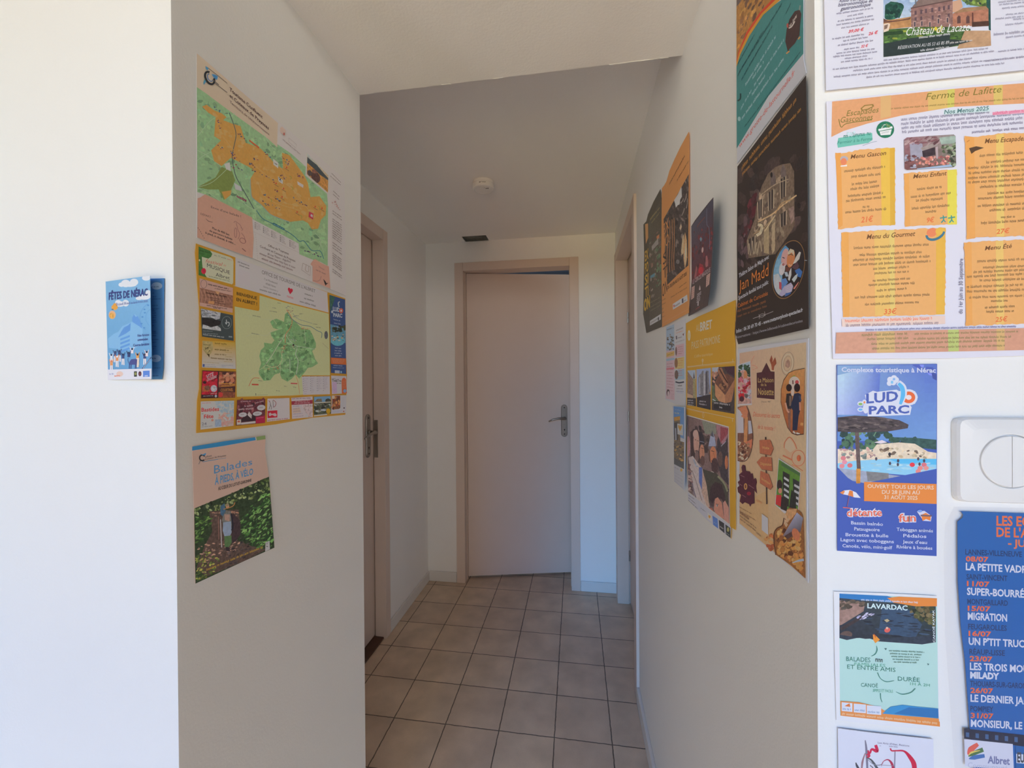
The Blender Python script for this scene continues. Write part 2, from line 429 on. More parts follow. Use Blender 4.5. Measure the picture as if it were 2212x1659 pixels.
# ------------------------------------------------------------------ smoke detector and open vent in the hallway ceiling
sd = empty('smoke_detector', (-0.405, 1.822, ZH), 'round white smoke detector on the hallway ceiling', 'smoke detector')
c0 = (-0.405, 1.822, ZH)
bm = bmesh.new(); lathe(bm, c0, [(0.044, 0), (0.0475, -0.001), (0.048, -0.010), (0.0465, -0.012)]); link('mounting_base', bm, M_PLAST, sd, False)
bm = bmesh.new(); lathe(bm, c0, [(0.047, -0.0125), (0.0485, -0.014), (0.049, -0.030), (0.046, -0.0345), (0.040, -0.0362), (0.0385, -0.0352), (0.0001, -0.0352)]); cov = link('cover', bm, M_PLAST, sd, False)
M_GREYP = material('grey_print', (0.30, 0.29, 0.28), 0.6)
M_BLKP = material('black_plastic', (0.03, 0.03, 0.03), 0.4)
bm = bmesh.new(); lathe(bm, (c0[0] + 0.0, c0[1] - 0.020, c0[2] - 0.0352), [(0.012, 0), (0.0115, -0.0016), (0.0001, -0.002)], 24); link('test_button', bm, M_PLAST, cov)
bm = bmesh.new()
for x, y, w, h in ((-0.006, -0.012, 0.003, 0.002), (-0.001, -0.013, 0.006, 0.0012), (0.004, -0.0125, 0.003, 0.002)):
    box(bm, c0[0] + x - w / 2, c0[0] + x + w / 2, c0[1] + y - h / 2, c0[1] + y + h / 2, c0[2] - 0.0366, c0[2] - 0.0350)
link('printed_mark', bm, M_GREYP, cov)
bm = bmesh.new()
for k in range(3): box(bm, c0[0] + 0.013 + k * 0.005, c0[0] + 0.0165 + k * 0.005, c0[1] - 0.015 - .001 * k, c0[1] - 0.010, c0[2] - 0.0358, c0[2] - 0.0350)
link('sounder_slots', bm, M_BLKP, cov)
bm = bmesh.new()
for a0, a1, zz, hh in ((-100, -92, -0.022, 0.005), (-91, -64, -0.0205, 0.0016), (-84, -66, -0.0235, 0.0012)):
    for k in range(6):
        a = math.radians(a0 + (a1 - a0) * k / 6); b = math.radians(a0 + (a1 - a0) * (k + 1) / 6)
        vs = [bm.verts.new((c0[0] + 0.0492 * math.cos(t), c0[1] + 0.0492 * math.sin(t), c0[2] + zz + s * hh / 2)) for t, s in ((a, -1), (b, -1), (b, 1), (a, 1))]
        bm.faces.new(vs)
link('side_label', bm, M_GREYP, cov)

vt = empty('ceiling_vent', (-0.615, 2.525, ZH), 'open rectangular vent hole in the ceiling above the ajar door', 'vent')
bm = bmesh.new()
e = 0.003
box(bm, VX0 + e, VX1 - e, VY0 + e, YB - e, ZH + 0.014, ZH + 0.019)
link('filter_pad', bm, M_DUCT, vt)
bm = bmesh.new()
for a in ((VX0 + .0005, VX0 + e, VY0 + .0005, YB - .0005), (VX1 - e, VX1 - .0005, VY0 + .0005, YB - .0005), (VX0 + e, VX1 - e, VY0 + .0005, VY0 + e), (VX0 + e, VX1 - e, YB - e, YB - .0005)):
    box(bm, a[0], a[1], a[2], a[3], ZH + 0.002, ZH + 0.060)
link('duct_lining', bm, M_DUCT, vt)

# ================================================================== printed paper
def lin1(v):
    v /= 255.0
    return v / 12.92 if v <= 0.04045 else ((v + 0.055) / 1.055) ** 2.4

def print_material(name='printed_paper', rough=0.5, spec=0.3):
    m = bpy.data.materials.new(name); m.use_nodes = True
    n = m.node_tree.nodes; l = m.node_tree.links; bs = n['Principled BSDF']
    at = n.new('ShaderNodeAttribute'); at.attribute_name = 'ink'
    geo = n.new('ShaderNodeNewGeometry')
    nz = n.new('ShaderNodeTexNoise'); nz.inputs['Scale'].default_value = 260.0; nz.inputs['Detail'].default_value = 5
    l.new(geo.outputs['Position'], nz.inputs['Vector'])
    a = n.new('ShaderNodeMath'); a.operation = 'MULTIPLY_ADD'; a.inputs[1].default_value = 4.0; a.inputs[2].default_value = -2.0
    l.new(nz.outputs['Fac'], a.inputs[0])
    b = n.new('ShaderNodeMath'); b.operation = 'MULTIPLY_ADD'; b.inputs[2].default_value = 1.0
    l.new(a.outputs[0], b.inputs[0]); l.new(at.outputs['Alpha'], b.inputs[1])
    mx = n.new('ShaderNodeMath'); mx.operation = 'MAXIMUM'; mx.inputs[1].default_value = 0.1; l.new(b.outputs[0], mx.inputs[0])
    v = n.new('ShaderNodeVectorMath'); v.operation = 'SCALE'
    l.new(at.outputs['Color'], v.inputs[0]); l.new(mx.outputs[0], v.inputs['Scale'])
    l.new(v.outputs[0], bs.inputs['Base Color'])
    bs.inputs['Roughness'].default_value = rough; bs.inputs['Specular IOR Level'].default_value = spec
    return m
M_PRINT = print_material()

WALLS = {'L': (Vector((XL, 0, 0)), Vector((1, 0, 0))), 'R': (Vector((XR, 0, 0)), Vector((-1, 0, 0))),
         'FL': (Vector((0, YFL, 0)), Vector((0, -1, 0))), 'FR': (Vector((0, YFR, 0)), Vector((0, -1, 0)))}
REF = {'L': (168, 160, 152), 'R': (177, 171, 160), 'FL': (222, 222, 213), 'FR': (216, 215, 208)}   # bare white wall next to the paper

def ray_hit(x, y, p0, n):
    d = FW + RT * ((x - CX) / FPX) - UP * ((y - CY) / FPX)
    return EYE + d * ((p0 - EYE).dot(n) / d.dot(n))

GLYPHS = {}
def glyphs(s, bold):
    k = (s, bold)
    if k not in GLYPHS:
        cu = bpy.data.curves.new('lettering', 'FONT'); cu.body = s; cu.size = 1.0; cu.resolution_u = 2; cu.offset = bold
        ob = bpy.data.objects.new('lettering', cu)
        me = ob.to_mesh()
        vs = [(v.co.x, v.co.y) for v in me.vertices]; fs = [tuple(p.vertices) for p in me.polygons]
        ob.to_mesh_clear(); bpy.data.objects.remove(ob); bpy.data.curves.remove(cu)
        GLYPHS[k] = (vs, fs, min(v[0] for v in vs), max(v[0] for v in vs))
    return GLYPHS[k]

def clip_poly(pts, clip):
    if not clip: return pts
    ar = sum(clip[i - 1][0] * clip[i][1] - clip[i][0] * clip[i - 1][1] for i in range(len(clip)))
    c = clip if ar > 0 else clip[::-1]
    out = pts
    for i in range(len(c)):
        a, b = c[i - 1], c[i]; inp = out; out = []
        if not inp: return []
        side = lambda p: (b[0] - a[0]) * (p[1] - a[1]) - (b[1] - a[1]) * (p[0] - a[0])
        for j in range(len(inp)):
            p, q = inp[j - 1], inp[j]; sp, sq = side(p), side(q)
            if (sp >= 0) != (sq >= 0):
                t = sp / (sp - sq); out.append((p[0] + (q[0] - p[0]) * t, p[1] + (q[1] - p[1]) * t))
            if sq >= 0: out.append(q)
    return out

def inside(p, poly):
    r = False
    for i in range(len(poly)):
        (x0, y0), (x1, y1) = poly[i - 1], poly[i]
        if (y0 > p[1]) != (y1 > p[1]) and p[0] < (x1 - x0) * (p[1] - y0) / (y1 - y0) + x0: r = not r
    return r

class Paper:
    """one sheet on a wall; everything printed on it is laid on the sheet's own plane"""
    def __init__(s, name, label, cat, wall, frame, outline, paper, gap=0.001, th=0.0004, tilt=None, group=None, root=None, sheet='paper_sheet', ref=None):
        s.wall = wall; s.ref = [lin1(v) for v in (ref or REF[wall])]; s.F = frame; s.clip = None; s.rnd = random.Random(len(label) * 7 + len(outline))
        p0, n = WALLS[wall]; s.n = n.copy(); s.p0 = p0 + n * gap
        if tilt:                                       # (pivot in the frame, degrees): the sheet leans off the wall about a vertical through the pivot
            pv = ray_hit(*s.px(tilt[0]), s.p0, s.n)
            s.n = (Matrix.Rotation(math.radians(tilt[1]), 3, 'Z') @ n); s.p0 = pv
        s.off = 0.0; s.cur = None
        o2 = [s.w(p) for p in outline]
        ctr = sum(o2, Vector()) / len(o2)
        if root is None:
            root = empty(name, ctr, label, cat, group)
        s.root = root; s.parts = []
        s.part(sheet); s.th = th
        s.poly(outline, paper)
        back = [s.w(p) for p in outline]
        V = s.V; k = len(V)
        s.V += [v.copy() for v in back]; front = [v + s.n * th for v in back]; s.V += front
        m = len(back); c = s.col(paper) + (0.0,)
        for i in range(m):
            s.Fc.append((k + i, k + (i + 1) % m, k + m + (i + 1) % m, k + m + i)); s.Cl.append([c] * 4)
        s.Fc.append(tuple(range(k, k + m))); s.Cl.append([c] * m)
        for v in s.V[:k]: v += s.n * th
        s.off = th + 2e-5
    def px(s, p): return (s.F[0] + p[0] / s.F[2], s.F[1] + p[1] / s.F[2])
    def w(s, p, off=0.0): return ray_hit(*s.px(p), s.p0, s.n) + s.n * off
    def col(s, c):
        a = [0.90 * lin1(v) / r for v, r in zip(c, s.ref)]
        k = min(1.0, 0.90 / max(a))                     # keeps the hue of bright inks
        return tuple(max(0.004, v * k) for v in a)
    def part(s, name, label=None):
        s.flush(); s.up = s.root; s.cur = name; s.clab = label; s.V, s.Fc, s.Cl = [], [], []; s.off += 2e-5; s.clip = None
        return s
    def sub(s, name):                                    # a piece of the part just printed
        s.flush(); keep = s.last; s.part(name); s.up = keep
    def flush(s):
        if s.cur and s.Fc:
            me = bpy.data.meshes.new(s.cur); org = s.root.location
            me.from_pydata([tuple(v - org) for v in s.V], [], s.Fc)
            at = me.color_attributes.new('ink', 'FLOAT_COLOR', 'CORNER')
            at.data.foreach_set('color', [x for f in s.Cl for c in f for x in c])
            me.materials.append(M_PRINT); me.update()
            o = bpy.data.objects.new(s.cur, me); COL.objects.link(o); o.parent = s.up; s.last = o
            if s.clab: o['label'] = s.clab
        s.cur = None
    done = flush
    def raw(s, pts, c4s, off=None):
        k = len(s.V); o = s.off if off is None else off
        s.V += [s.w(p, o) for p in pts]; s.Fc.append(tuple(range(k, k + len(pts)))); s.Cl.append(c4s)
    def poly(s, pts, c, grain=0.0):
        pts = clip_poly(list(pts), s.clip)
        if len(pts) < 3: return
        s.raw(pts, [s.col(c) + (grain,)] * len(pts)); s.off += 2.5e-6
    def grad(s, quad, cs, grain=0.0, n=10):
        """printed blend over a quad (TL, TR, BR, BL) with four corner colours"""
        cs = [s.col(c) for c in cs]
        L2 = lambda a, b, t: tuple(x + (y - x) * t for x, y in zip(a, b))
        bi = lambda q, u, v: L2(L2(q[0], q[1], u), L2(q[3], q[2], u), v)
        for i in range(n):
            for j in range(n):
                uv = [(i / n, j / n), ((i + 1) / n, j / n), ((i + 1) / n, (j + 1) / n), (i / n, (j + 1) / n)]
                pts = [bi(quad, u, v) for u, v in uv]
                if s.clip:
                    pc = clip_poly(pts, s.clip)
                    if len(pc) > 2 and len(pc) != 4 or pc != pts:
                        if len(pc) > 2: s.raw(pc, [bi(cs, (i + .5) / n, (j + .5) / n) + (grain,)] * len(pc))
                        continue
                s.raw(pts, [bi(cs, u, v) + (grain,) for u, v in uv])
        s.off += 2.5e-6
    def ell(s, cx, cy, rx, ry, c, rot=0.0, grain=0.0, n=22, a0=0, a1=360):
        ca, sa = math.cos(math.radians(rot)), math.sin(math.radians(rot)); pts = []
        full = a1 - a0 >= 360
        for k in range(n if full else n + 1):
            t = math.radians(a0 + (a1 - a0) * k / n); x, y = rx * math.cos(t), ry * math.sin(t)
            pts.append((cx + x * ca - y * sa, cy + x * sa + y * ca))
        s.poly(pts, c, grain)
    def stroke(s, pts, wd, c, grain=0.0):
        pts = [tuple(map(float, p)) for p in pts]; A = []; Bk = []
        if 2 < len(pts) < 12 and pts[0] != pts[-1]:     # round the line off
            m = len(pts); W4 = list(wd) if isinstance(wd, (list, tuple)) else [wd] * m; q = []; w4 = []
            for i in range(m - 1):
                p0, p1, p2, p3 = pts[max(0, i - 1)], pts[i], pts[i + 1], pts[min(m - 1, i + 2)]
                for k in range(5):
                    t = k / 5; h = [.5 * (2 * b + (c_ - a_) * t + (2 * a_ - 5 * b + 4 * c_ - d) * t * t + (3 * b - a_ - 3 * c_ + d) * t ** 3) for a_, b, c_, d in zip(p0, p1, p2, p3)]
                    q.append(tuple(h)); w4.append(W4[i] + (W4[i + 1] - W4[i]) * t)
            pts = q + [pts[-1]]; wd = w4 + [W4[-1]]
        for i, p in enumerate(pts):
            q, r = pts[max(0, i - 1)], pts[min(len(pts) - 1, i + 1)]
            dx, dy = r[0] - q[0], r[1] - q[1]; l = math.hypot(dx, dy) or 1.0
            ww = (wd[i] if isinstance(wd, (list, tuple)) else wd) / 2
            A.append((p[0] - dy / l * ww, p[1] + dx / l * ww)); Bk.append((p[0] + dy / l * ww, p[1] - dx / l * ww))
        cc = s.col(c) + (grain,)
        for i in range(len(pts) - 1):
            q = clip_poly([A[i], A[i + 1], Bk[i + 1], Bk[i]], s.clip)
            if len(q) > 2: s.raw(q, [cc] * len(q), s.off + (i % 6) * 1e-6)
        s.off += 7e-6
    def ring(s, cx, cy, rx, ry, wd, c, rot=0.0, a0=0, a1=360, n=28):
        ca, sa = math.cos(math.radians(rot)), math.sin(math.radians(rot)); pts = []
        for k in range(n + 1):
            t = math.radians(a0 + (a1 - a0) * k / n); x, y = rx * math.cos(t), ry * math.sin(t)
            pts.append((cx + x * ca - y * sa, cy + x * sa + y * ca))
        s.stroke(pts, wd, c)
    def text(s, t, p0, p1, h, c, h1=None, bold=0.0, slant=0.0, up=(0, -1)):
        """lettering with its baseline from p0 to p1 and capitals h high"""
        vs, fs, x0, x1 = glyphs(t, bold); h1 = h if h1 is None else h1; pp = []; W = max(1e-6, x1 - x0)
        ln = math.hypot(p1[0] - p0[0], p1[1] - p0[1])
        for x, y in vs:
            u = (x - x0) / W; v = y / 0.73; hh = h + (h1 - h) * u
            bx = p0[0] + (p1[0] - p0[0]) * u + slant * v * hh * (p1[0] - p0[0]) / ln; by = p0[1] + (p1[1] - p0[1]) * u + slant * v * hh * (p1[1] - p0[1]) / ln
            pp.append((bx + up[0] * v * hh, by + up[1] * v * hh))
        cc = s.col(c) + (0.0,)
        for i, f in enumerate(fs): s.raw([pp[j] for j in f], [cc] * len(f), s.off + (i % 5) * 1.2e-6)
        s.off += 7e-6
    def fine(s, p0, p1, h, c, lead=None):
        """a line of print too small to read: word-shaped strings of strokes"""
        ln = math.hypot(p1[0] - p0[0], p1[1] - p0[1]); 
        if ln < 1: return
        ux, uy = (p1[0] - p0[0]) / ln, (p1[1] - p0[1]) / ln; t = 0.0; r = s.rnd; cc = s.col(c) + (0.0,)
        while t < ln:
            for _ in range(r.randint(2, 9)):
                w = h * r.uniform(.36, .62)
                if t + w > ln: break
                hh = h * (1.0 if r.random() < .25 else .68); d = h * .25 if r.random() < .1 else 0
                X = lambda a, b: (p0[0] + ux * (t + a), p0[1] + uy * (t + a) - b)
                for a0, a1, b0, b1 in ((0, .24 * w, -d, hh), (.55 * w, .8 * w, 0, .68 * h)) + (((.24 * w, .55 * w, .5 * h, .68 * h),) if r.random() < .55 else ((.24 * w, .55 * w, 0, .17 * h),)):
                    q = clip_poly([X(a0, b0), X(a1, b0), X(a1, b1), X(a0, b1)], s.clip)
                    if len(q) > 2: s.raw(q, [cc] * len(q))
                t += w
            t += h * .42
            if r.random() < .02: t += h * .3
        s.off += 2.5e-6
    def block(s, a0, a1, b0, b1, n, h, c, ragged=0.0, center=False):
        """n lines of small print between the baselines a0-a1 (first) and b0-b1 (last)"""
        for i in range(n):
            t = i / max(1, n - 1); L2 = lambda p, q, t: (p[0] + (q[0] - p[0]) * t, p[1] + (q[1] - p[1]) * t)
            p, q = L2(a0, b0, t), L2(a1, b1, t); e = s.rnd.uniform(0, ragged)
            if center: p, q = L2(p, q, e / 2), L2(p, q, 1 - e / 2)
            else: q = L2(p, q, 1 - e)
            s.fine(p, q, h, c)
    def dabs(s, region, n, cols, size, aspect=1.0, ang=0.0, spread=180.0, grain=0.15, sides=6):
        """brush-like dabs of a printed photograph inside region"""
        xs = [p[0] for p in region]; ys = [p[1] for p in region]; r = s.rnd; k = 0; base = s.off; put = []; top = 0; tight = 1 if n > 60 else 0
        while k < n:
            p = (r.uniform(min(xs), max(xs)), r.uniform(min(ys), max(ys)))
            if not inside(p, region): continue
            k += 1
            sz = r.uniform(*size); a = math.radians(ang + r.uniform(-spread, spread)); ca, sa = math.cos(a), math.sin(a)
            pts = []
            for i in range(sides):
                t = 2 * PI * (i + r.uniform(-.25, .25)) / sides; x, y = sz * math.cos(t), sz / aspect * math.sin(t)
                pts.append((p[0] + x * ca - y * sa, p[1] + x * sa + y * ca))
            if s.clip is None and tight and not all(inside(q, region) for q in pts):
                tight += 1
                if tight < 4 * n: k -= 1
                continue
            pts = clip_poly(pts, s.clip)
            if len(pts) < 3: continue
            c = r.choice(cols); j = r.uniform(.85, 1.15)
            used = {l for x, y, z, l in put if (x - p[0]) ** 2 + (y - p[1]) ** 2 < (z + sz) ** 2 * 1.1}
            lay = 0                                      # lowest layer where the dab overlaps no other dab
            while lay in used: lay += 1
            put.append((p[0], p[1], sz, lay)); top = max(top, lay)
            s.raw(pts, [s.col(tuple(min(255, v * j) for v in c)) + (grain,)] * len(pts), base + lay * 2.5e-6)
        s.off = base + (top + 1) * 2.5e-6

# ================================================================== papers on the corner wall with the maps
A_ = (400, 100, 3.071); f1 = (410, 100, 7.2105); f2 = (560, 240, 6.91); f3 = (410, 400, 7.539); f4 = (540, 440, 7.541)
f5 = (415, 520, 7.544); f6 = (415, 720, 7.544); f7 = (500, 600, 6.381); f8 = (500, 780, 8.508); I0 = (0, 0, 1.0)
def at(F, *pts): return [(F[0] + x / F[2], F[1] + y / F[2]) for x, y in pts]

# ---- tourist map of the hills, upper of the two
P = Paper('tourist_map', 'tourist map with orange territory on green, upper map on the corner wall', 'map', 'L', I0,
          at(f1, (100, 100), (1265, 1060)) + at(f2, (1255, 1005), (1272, 1040)) + at(f4, (1560, 1505)) + at(f4, (1430, 1440), (1300, 1392)) + at(f3, (1020, 1192), (110, 858)),
          (185, 174, 167), gap=0.0028)
P.part('header_panel')
P.poly(at(f1, (104, 108)) + at(f2, (275, 178), (260, 592)) + at(f1, (1200, 1430), (860, 1185), (400, 850), (250, 735), (104, 640)), (192, 170, 146))
P.part('map_drawing')
G = at(f1, (104, 636), (250, 735), (400, 850), (860, 1185), (1200, 1430), (1345, 1560)) + at(f2, (260, 592), (268, 495), (480, 640), (690, 832), (685, 962), (1008, 1232)) + at(f4, (1268, 20), (1262, 1012), (1150, 950), (1000, 905), (800, 822), (790, 650), (400, 440), (40, 252)) + at(f3, (1010, 528), (500, 270), (240, 150), (118, 112))
P.poly(G, (124, 150, 110), 0.10)
P.dabs(G, 420, [(114, 143, 104), (131, 155, 115), (119, 147, 107), (108, 139, 104), (136, 158, 117)], (3, 8), 1.8, 40, 60, 0.1)
P.poly(at(A_, (80, 935), (200, 870), (240, 800), (310, 830), (330, 890), (300, 960), (255, 1020), (220, 950), (150, 950)), (106, 116, 62), 0.1)
P.poly(at(A_, (240, 965), (305, 955), (300, 985), (262, 1018)), (186, 140, 72))
for ln in ([(80, 940), (180, 990), (300, 1080), (420, 1130)], [(80, 600), (150, 510), (210, 470), (290, 470), (330, 440)], [(75, 760), (130, 720), (200, 700), (230, 780)], [(80, 690), (150, 730), (240, 800)], [(330, 960), (400, 1050), (460, 1080), (520, 1050)], [(640, 700), (700, 740), (800, 800)], [(430, 520), (420, 600)], [(510, 560), (560, 650), (600, 690)], [(80, 935), (180, 900), (300, 790)], [(460, 1080), (470, 1150)], [(860, 1240), (900, 1290), (880, 1360)], [(820, 1300), (900, 1280), (940, 1330)], [(890, 1290), (920, 1370)]):
    P.stroke(at(A_, *ln), 1.0, (166, 182, 148))
ORNG = at(A_, (110, 400), (140, 388), (190, 425), (240, 445), (272, 470), (250, 490), (300, 510), (365, 530), (400, 640), (440, 655), (500, 680), (560, 740), (600, 790), (648, 812), (640, 706), (690, 722), (740, 790), (790, 860), (812, 905), (830, 1000), (890, 995), (935, 1060), (930, 1120), (900, 1150), (880, 1210), (840, 1215), (812, 1172), (780, 1155), (690, 1165), (620, 1140), (560, 1112), (500, 1050), (440, 1000), (430, 880), (460, 830), (420, 800), (345, 762), (300, 740), (240, 795), (190, 762), (170, 690), (235, 625), (190, 595), (200, 470), (150, 440))
P.poly(ORNG, (204, 152, 80), 0.06)
P.dabs(ORNG, 160, [(210, 160, 90), (194, 142, 72), (206, 164, 100)], (3, 8), 1.8, 40, 60, 0.05)
P.stroke(at(A_, (290, 440), (320, 520), (335, 590), (318, 680), (310, 740), (330, 850), (370, 930), (410, 1000), (455, 1080)), 1.6, (72, 80, 78))
P.stroke(at(f4, (100, 110), (200, 240), (350, 320), (560, 430), (700, 520), (800, 612), (880, 610), (1000, 760), (1140, 772), (1195, 900)), 1.6, (62, 108, 108))
P.stroke(at(A_, (430, 880), (440, 1000), (500, 1050), (560, 1112), (620, 1140), (690, 1165)), 1.4, (120, 138, 134))
for ln in ([(470, 800), (560, 870), (640, 900), (720, 960), (820, 1090)], [(620, 790), (660, 860), (640, 950)], [(250, 600), (320, 690)], [(560, 1000), (700, 1050), (820, 1060)], [(480, 900), (520, 990), (600, 1040), (760, 1090)]):
    P.stroke(at(A_, *ln), .8, (222, 184, 122))
for x, y in ((430, 800), (520, 1040), (650, 760), (700, 930), (560, 1010), (690, 860), (880, 1060), (760, 1120), (600, 950)):
    P.stroke(at(A_, (x, y), (x + 12, y + 10), (x + 8, y + 24)), 1.2, (132, 128, 60))
cl = [(120, 60, 66), (72, 70, 100), (58, 92, 118), (140, 62, 58), (90, 60, 76)]
for x, y, n in ((200, 410, 7), (215, 495, 5), (235, 540, 4), (360, 590, 6), (222, 662, 5), (312, 712, 10), (330, 742, 5), (455, 742, 6), (440, 785, 9), (432, 812, 5), (530, 712, 5), (508, 850, 5), (565, 882, 4), (635, 858, 7), (655, 742, 5), (672, 772, 4), (748, 855, 8), (525, 985, 7), (600, 1005, 7), (730, 1015, 5), (770, 1040, 8), (520, 1040, 6), (590, 1062, 6), (600, 950, 3), (290, 785, 4), (345, 800, 4)):
    P.dabs(at(A_, (x - 14, y - 18), (x + 34, y + 14), (x + 30, y + 30), (x - 18, y - 2)), n, cl, (.8, 2.2), 1.6, 30, 25, 0)
for x, y in ((600, 910), (640, 1000), (860, 1065), (740, 1100), (670, 805), (905, 1075), (650, 945)):
    P.poly(at(A_, (x - 5, y), (x, y - 9), (x + 5, y), (x, y + 8)), (178, 72, 52)); P.stroke(at(A_, (x - 12, y + 4), (x + 16, y + 22)), 1.0, (120, 84, 60))
P.poly(at(A_, (820, 1096), (848, 1110), (846, 1150), (816, 1132)), (160, 52, 66)); P.poly(at(A_, (832, 1112), (844, 1120), (842, 1136), (828, 1126)), (220, 200, 196))
for q, c in (([(580, 745), (616, 775), (614, 810), (582, 785)], (198, 190, 178)), ([(612, 862), (646, 890), (644, 915), (616, 895)], (196, 188, 180)), ([(740, 895), (782, 920), (780, 940), (744, 918)], (198, 184, 176)), ([(320, 905), (362, 930), (375, 962), (330, 950)], (186, 180, 174)), ([(255, 780), (292, 770), (300, 830), (268, 815)], (182, 176, 166))):
    P.poly(at(A_, *q), c)
P.poly(at(A_, (584, 770), (612, 786), (600, 784)), (40, 42, 40))
P.dabs(at(A_, (614, 866), (644, 890), (640, 900), (616, 880)), 5, [(50, 50, 52)], (1, 2), 1.5)
P.poly(at(f4, (362, 320), (380, 310), (555, 405), (556, 432), (540, 432), (362, 342)), (44, 92, 98)); P.fine(at(f4, (375, 338))[0], at(f4, (550, 425))[0], 2.2, (150, 182, 176))
P.poly(at(f3, (755, 165), (915, 242), (912, 275), (755, 195)), (112, 58, 66)); P.fine(at(f3, (765, 190))[0], at(f3, (905, 262))[0], 2.2, (190, 150, 150))
P.poly(at(f1, (918, 1452), (1075, 1570), (1072, 1598), (918, 1478)), (184, 90, 54))
P.dabs(at(f4, (890, 750), (1150, 820), (1160, 870), (1060, 850), (890, 780)), 16, [(58, 76, 92), (72, 66, 88), (110, 70, 76)], (1.0, 2.4), 1.7, 25, 20, 0)
P.part('photograph')
P.poly(at(f2, (696, 618), (1032, 958), (1026, 1232), (690, 962)), (200, 190, 176))
P.clip = at(f2, (712, 634), (1024, 962), (1018, 1216), (704, 942))
P.grad(at(f2, (712, 634), (1024, 962), (1018, 1216), (704, 942)), [(178, 182, 176), (206, 180, 146), (150, 104, 56), (142, 98, 56)], .2)
P.poly(at(f2, (700, 672), (760, 730), (850, 800), (950, 920), (1030, 1010), (1030, 1040), (900, 950), (800, 850), (700, 770)), (62, 68, 70), .2)
P.poly(at(f2, (700, 765), (800, 850), (900, 950), (1030, 1045), (1030, 1230), (700, 950)), (160, 112, 60), .4)
P.ell(*at(f2, (835, 985))[0], 9.0, 13.5, (80, 56, 52), -25, .4)
P.ell(*at(f2, (815, 900))[0], 6, 4, (112, 74, 62), 30, .4)
P.ell(*at(f2, (745, 925))[0], 5, 6.5, (76, 64, 62), -20, .4); P.clip = None
P.part('heading_lettering')
tx = lambda t, a, b, h, c, **k: P.text(t, a, b, h, c, **k)
Q = lambda F, x, y: at(F, (x, y))[0]
tx('Tourisme Confluent', Q(f1, 612, 692), Q(f1, 1125, 1128), 8.6, (64, 40, 42), h1=7.2, bold=.012)
tx('et Coteaux de Prayssas', Q(f1, 612, 788), Q(f1, 1222, 1302), 8.2, (64, 40, 42), h1=7.0, bold=.012)
tx('Territoire de (dé)tournement', Q(f1, 615, 880), Q(f1, 1232, 1392), 6.2, (92, 66, 62), h1=4.6)
P.part('emblem')
P.stroke(at(f1, (235, 320), (265, 330), (420, 450), (575, 578)), 1.0, (96, 82, 72))
P.poly(at(f1, (235, 308), (285, 345), (262, 378), (240, 350)), (74, 130, 158))
P.poly(at(f1, (330, 435), (380, 440), (428, 470), (415, 525), (370, 500)), (66, 118, 156))
P.poly(at(f1, (262, 500), (270, 540), (230, 570), (208, 605), (200, 570), (215, 525)), (70, 120, 140))
P.ring(*Q(f1, 300, 495), 8.5, 14.5, 4.2, (34, 36, 40), -28, 20, 310)
P.ring(*Q(f1, 305, 490), 4.5, 8.5, 1.4, (52, 96, 140), -28, 60, 300)
P.stroke(at(f1, (345, 520), (440, 600)), 1.4, (82, 74, 70)); P.stroke(at(f1, (380, 575), (575, 722)), 1.1, (82, 74, 70))
P.part('walks_panel')
P.poly(at(f3, (118, 215), (160, 200), (240, 150), (500, 270), (1005, 528), (1030, 870), (1012, 1188), (600, 1040), (112, 852)), (198, 150, 128), .03)
P.sub('lettering')
tx("Envie d'une balade !", Q(f3, 335, 372), Q(f3, 822, 530), 5.2, (84, 54, 52))
tx('DÉPART :', Q(f3, 165, 482), Q(f3, 355, 545), 4.6, (104, 66, 60))
P.stroke(at(f3, (250, 545), (290, 585), (360, 605)), [.5, 1.3, .9], (96, 64, 62))
tx('Plus de 400 km', Q(f3, 355, 712), Q(f3, 632, 825), 4.6, (54, 36, 38), bold=.02)
tx('de parcours balisés', Q(f3, 308, 752), Q(f3, 682, 897), 4.2, (54, 36, 38), bold=.02)
tx('à pied, à cheval, à vélo...', Q(f3, 242, 785), Q(f3, 732, 972), 4.4, (54, 36, 38), bold=.02)
P.sub('bicycle_sketch')
for i in range(6): P.stroke(at(f3, (118 + 20 * i, 690 + 28 * i + i * i), (128 + 19 * i, 706 + 28 * i + i * i)), 1.0, (88, 56, 54))
P.poly(at(f3, (438, 520), (570, 572), (572, 716), (436, 668)), (176, 134, 116))
for ln in ([(705, 610), (730, 592), (800, 640), (835, 700)], [(745, 615), (770, 720), (800, 800), (775, 880)], [(820, 690), (850, 720), (830, 740)], [(830, 780), (880, 850), (895, 940)]): P.stroke(at(f3, *ln), 1.1, (140, 92, 84))
P.ring(*Q(f3, 735, 775), 2.6, 10.5, 1.2, (140, 92, 84)); P.ring(*Q(f3, 850, 905), 7, 5, 1.4, (136, 88, 80), 35); P.stroke(at(f3, (840, 1030), (900, 1080)), 1.6, (120, 76, 70))
P.part('office_panel')
P.stroke(at(f4, (40, 455), (800, 805)), .6, (158, 146, 140))
tx('Office de Tourisme', Q(f4, 285, 695), Q(f4, 620, 835), 5.0, (84, 66, 66))
tx('Confluent et Coteaux de Prayssas', Q(f4, 152, 708), Q(f4, 728, 952), 5.0, (84, 66, 66))
tx('30 rue Thiers - Aiguillon', Q(f4, 275, 832), Q(f4, 652, 965), 4.6, (96, 78, 78))
P.fine(Q(f4, 145, 822), Q(f4, 735, 1062), 4.2, (120, 102, 100)); P.fine(Q(f4, 180, 905), Q(f4, 712, 1105), 4.2, (120, 96, 96))
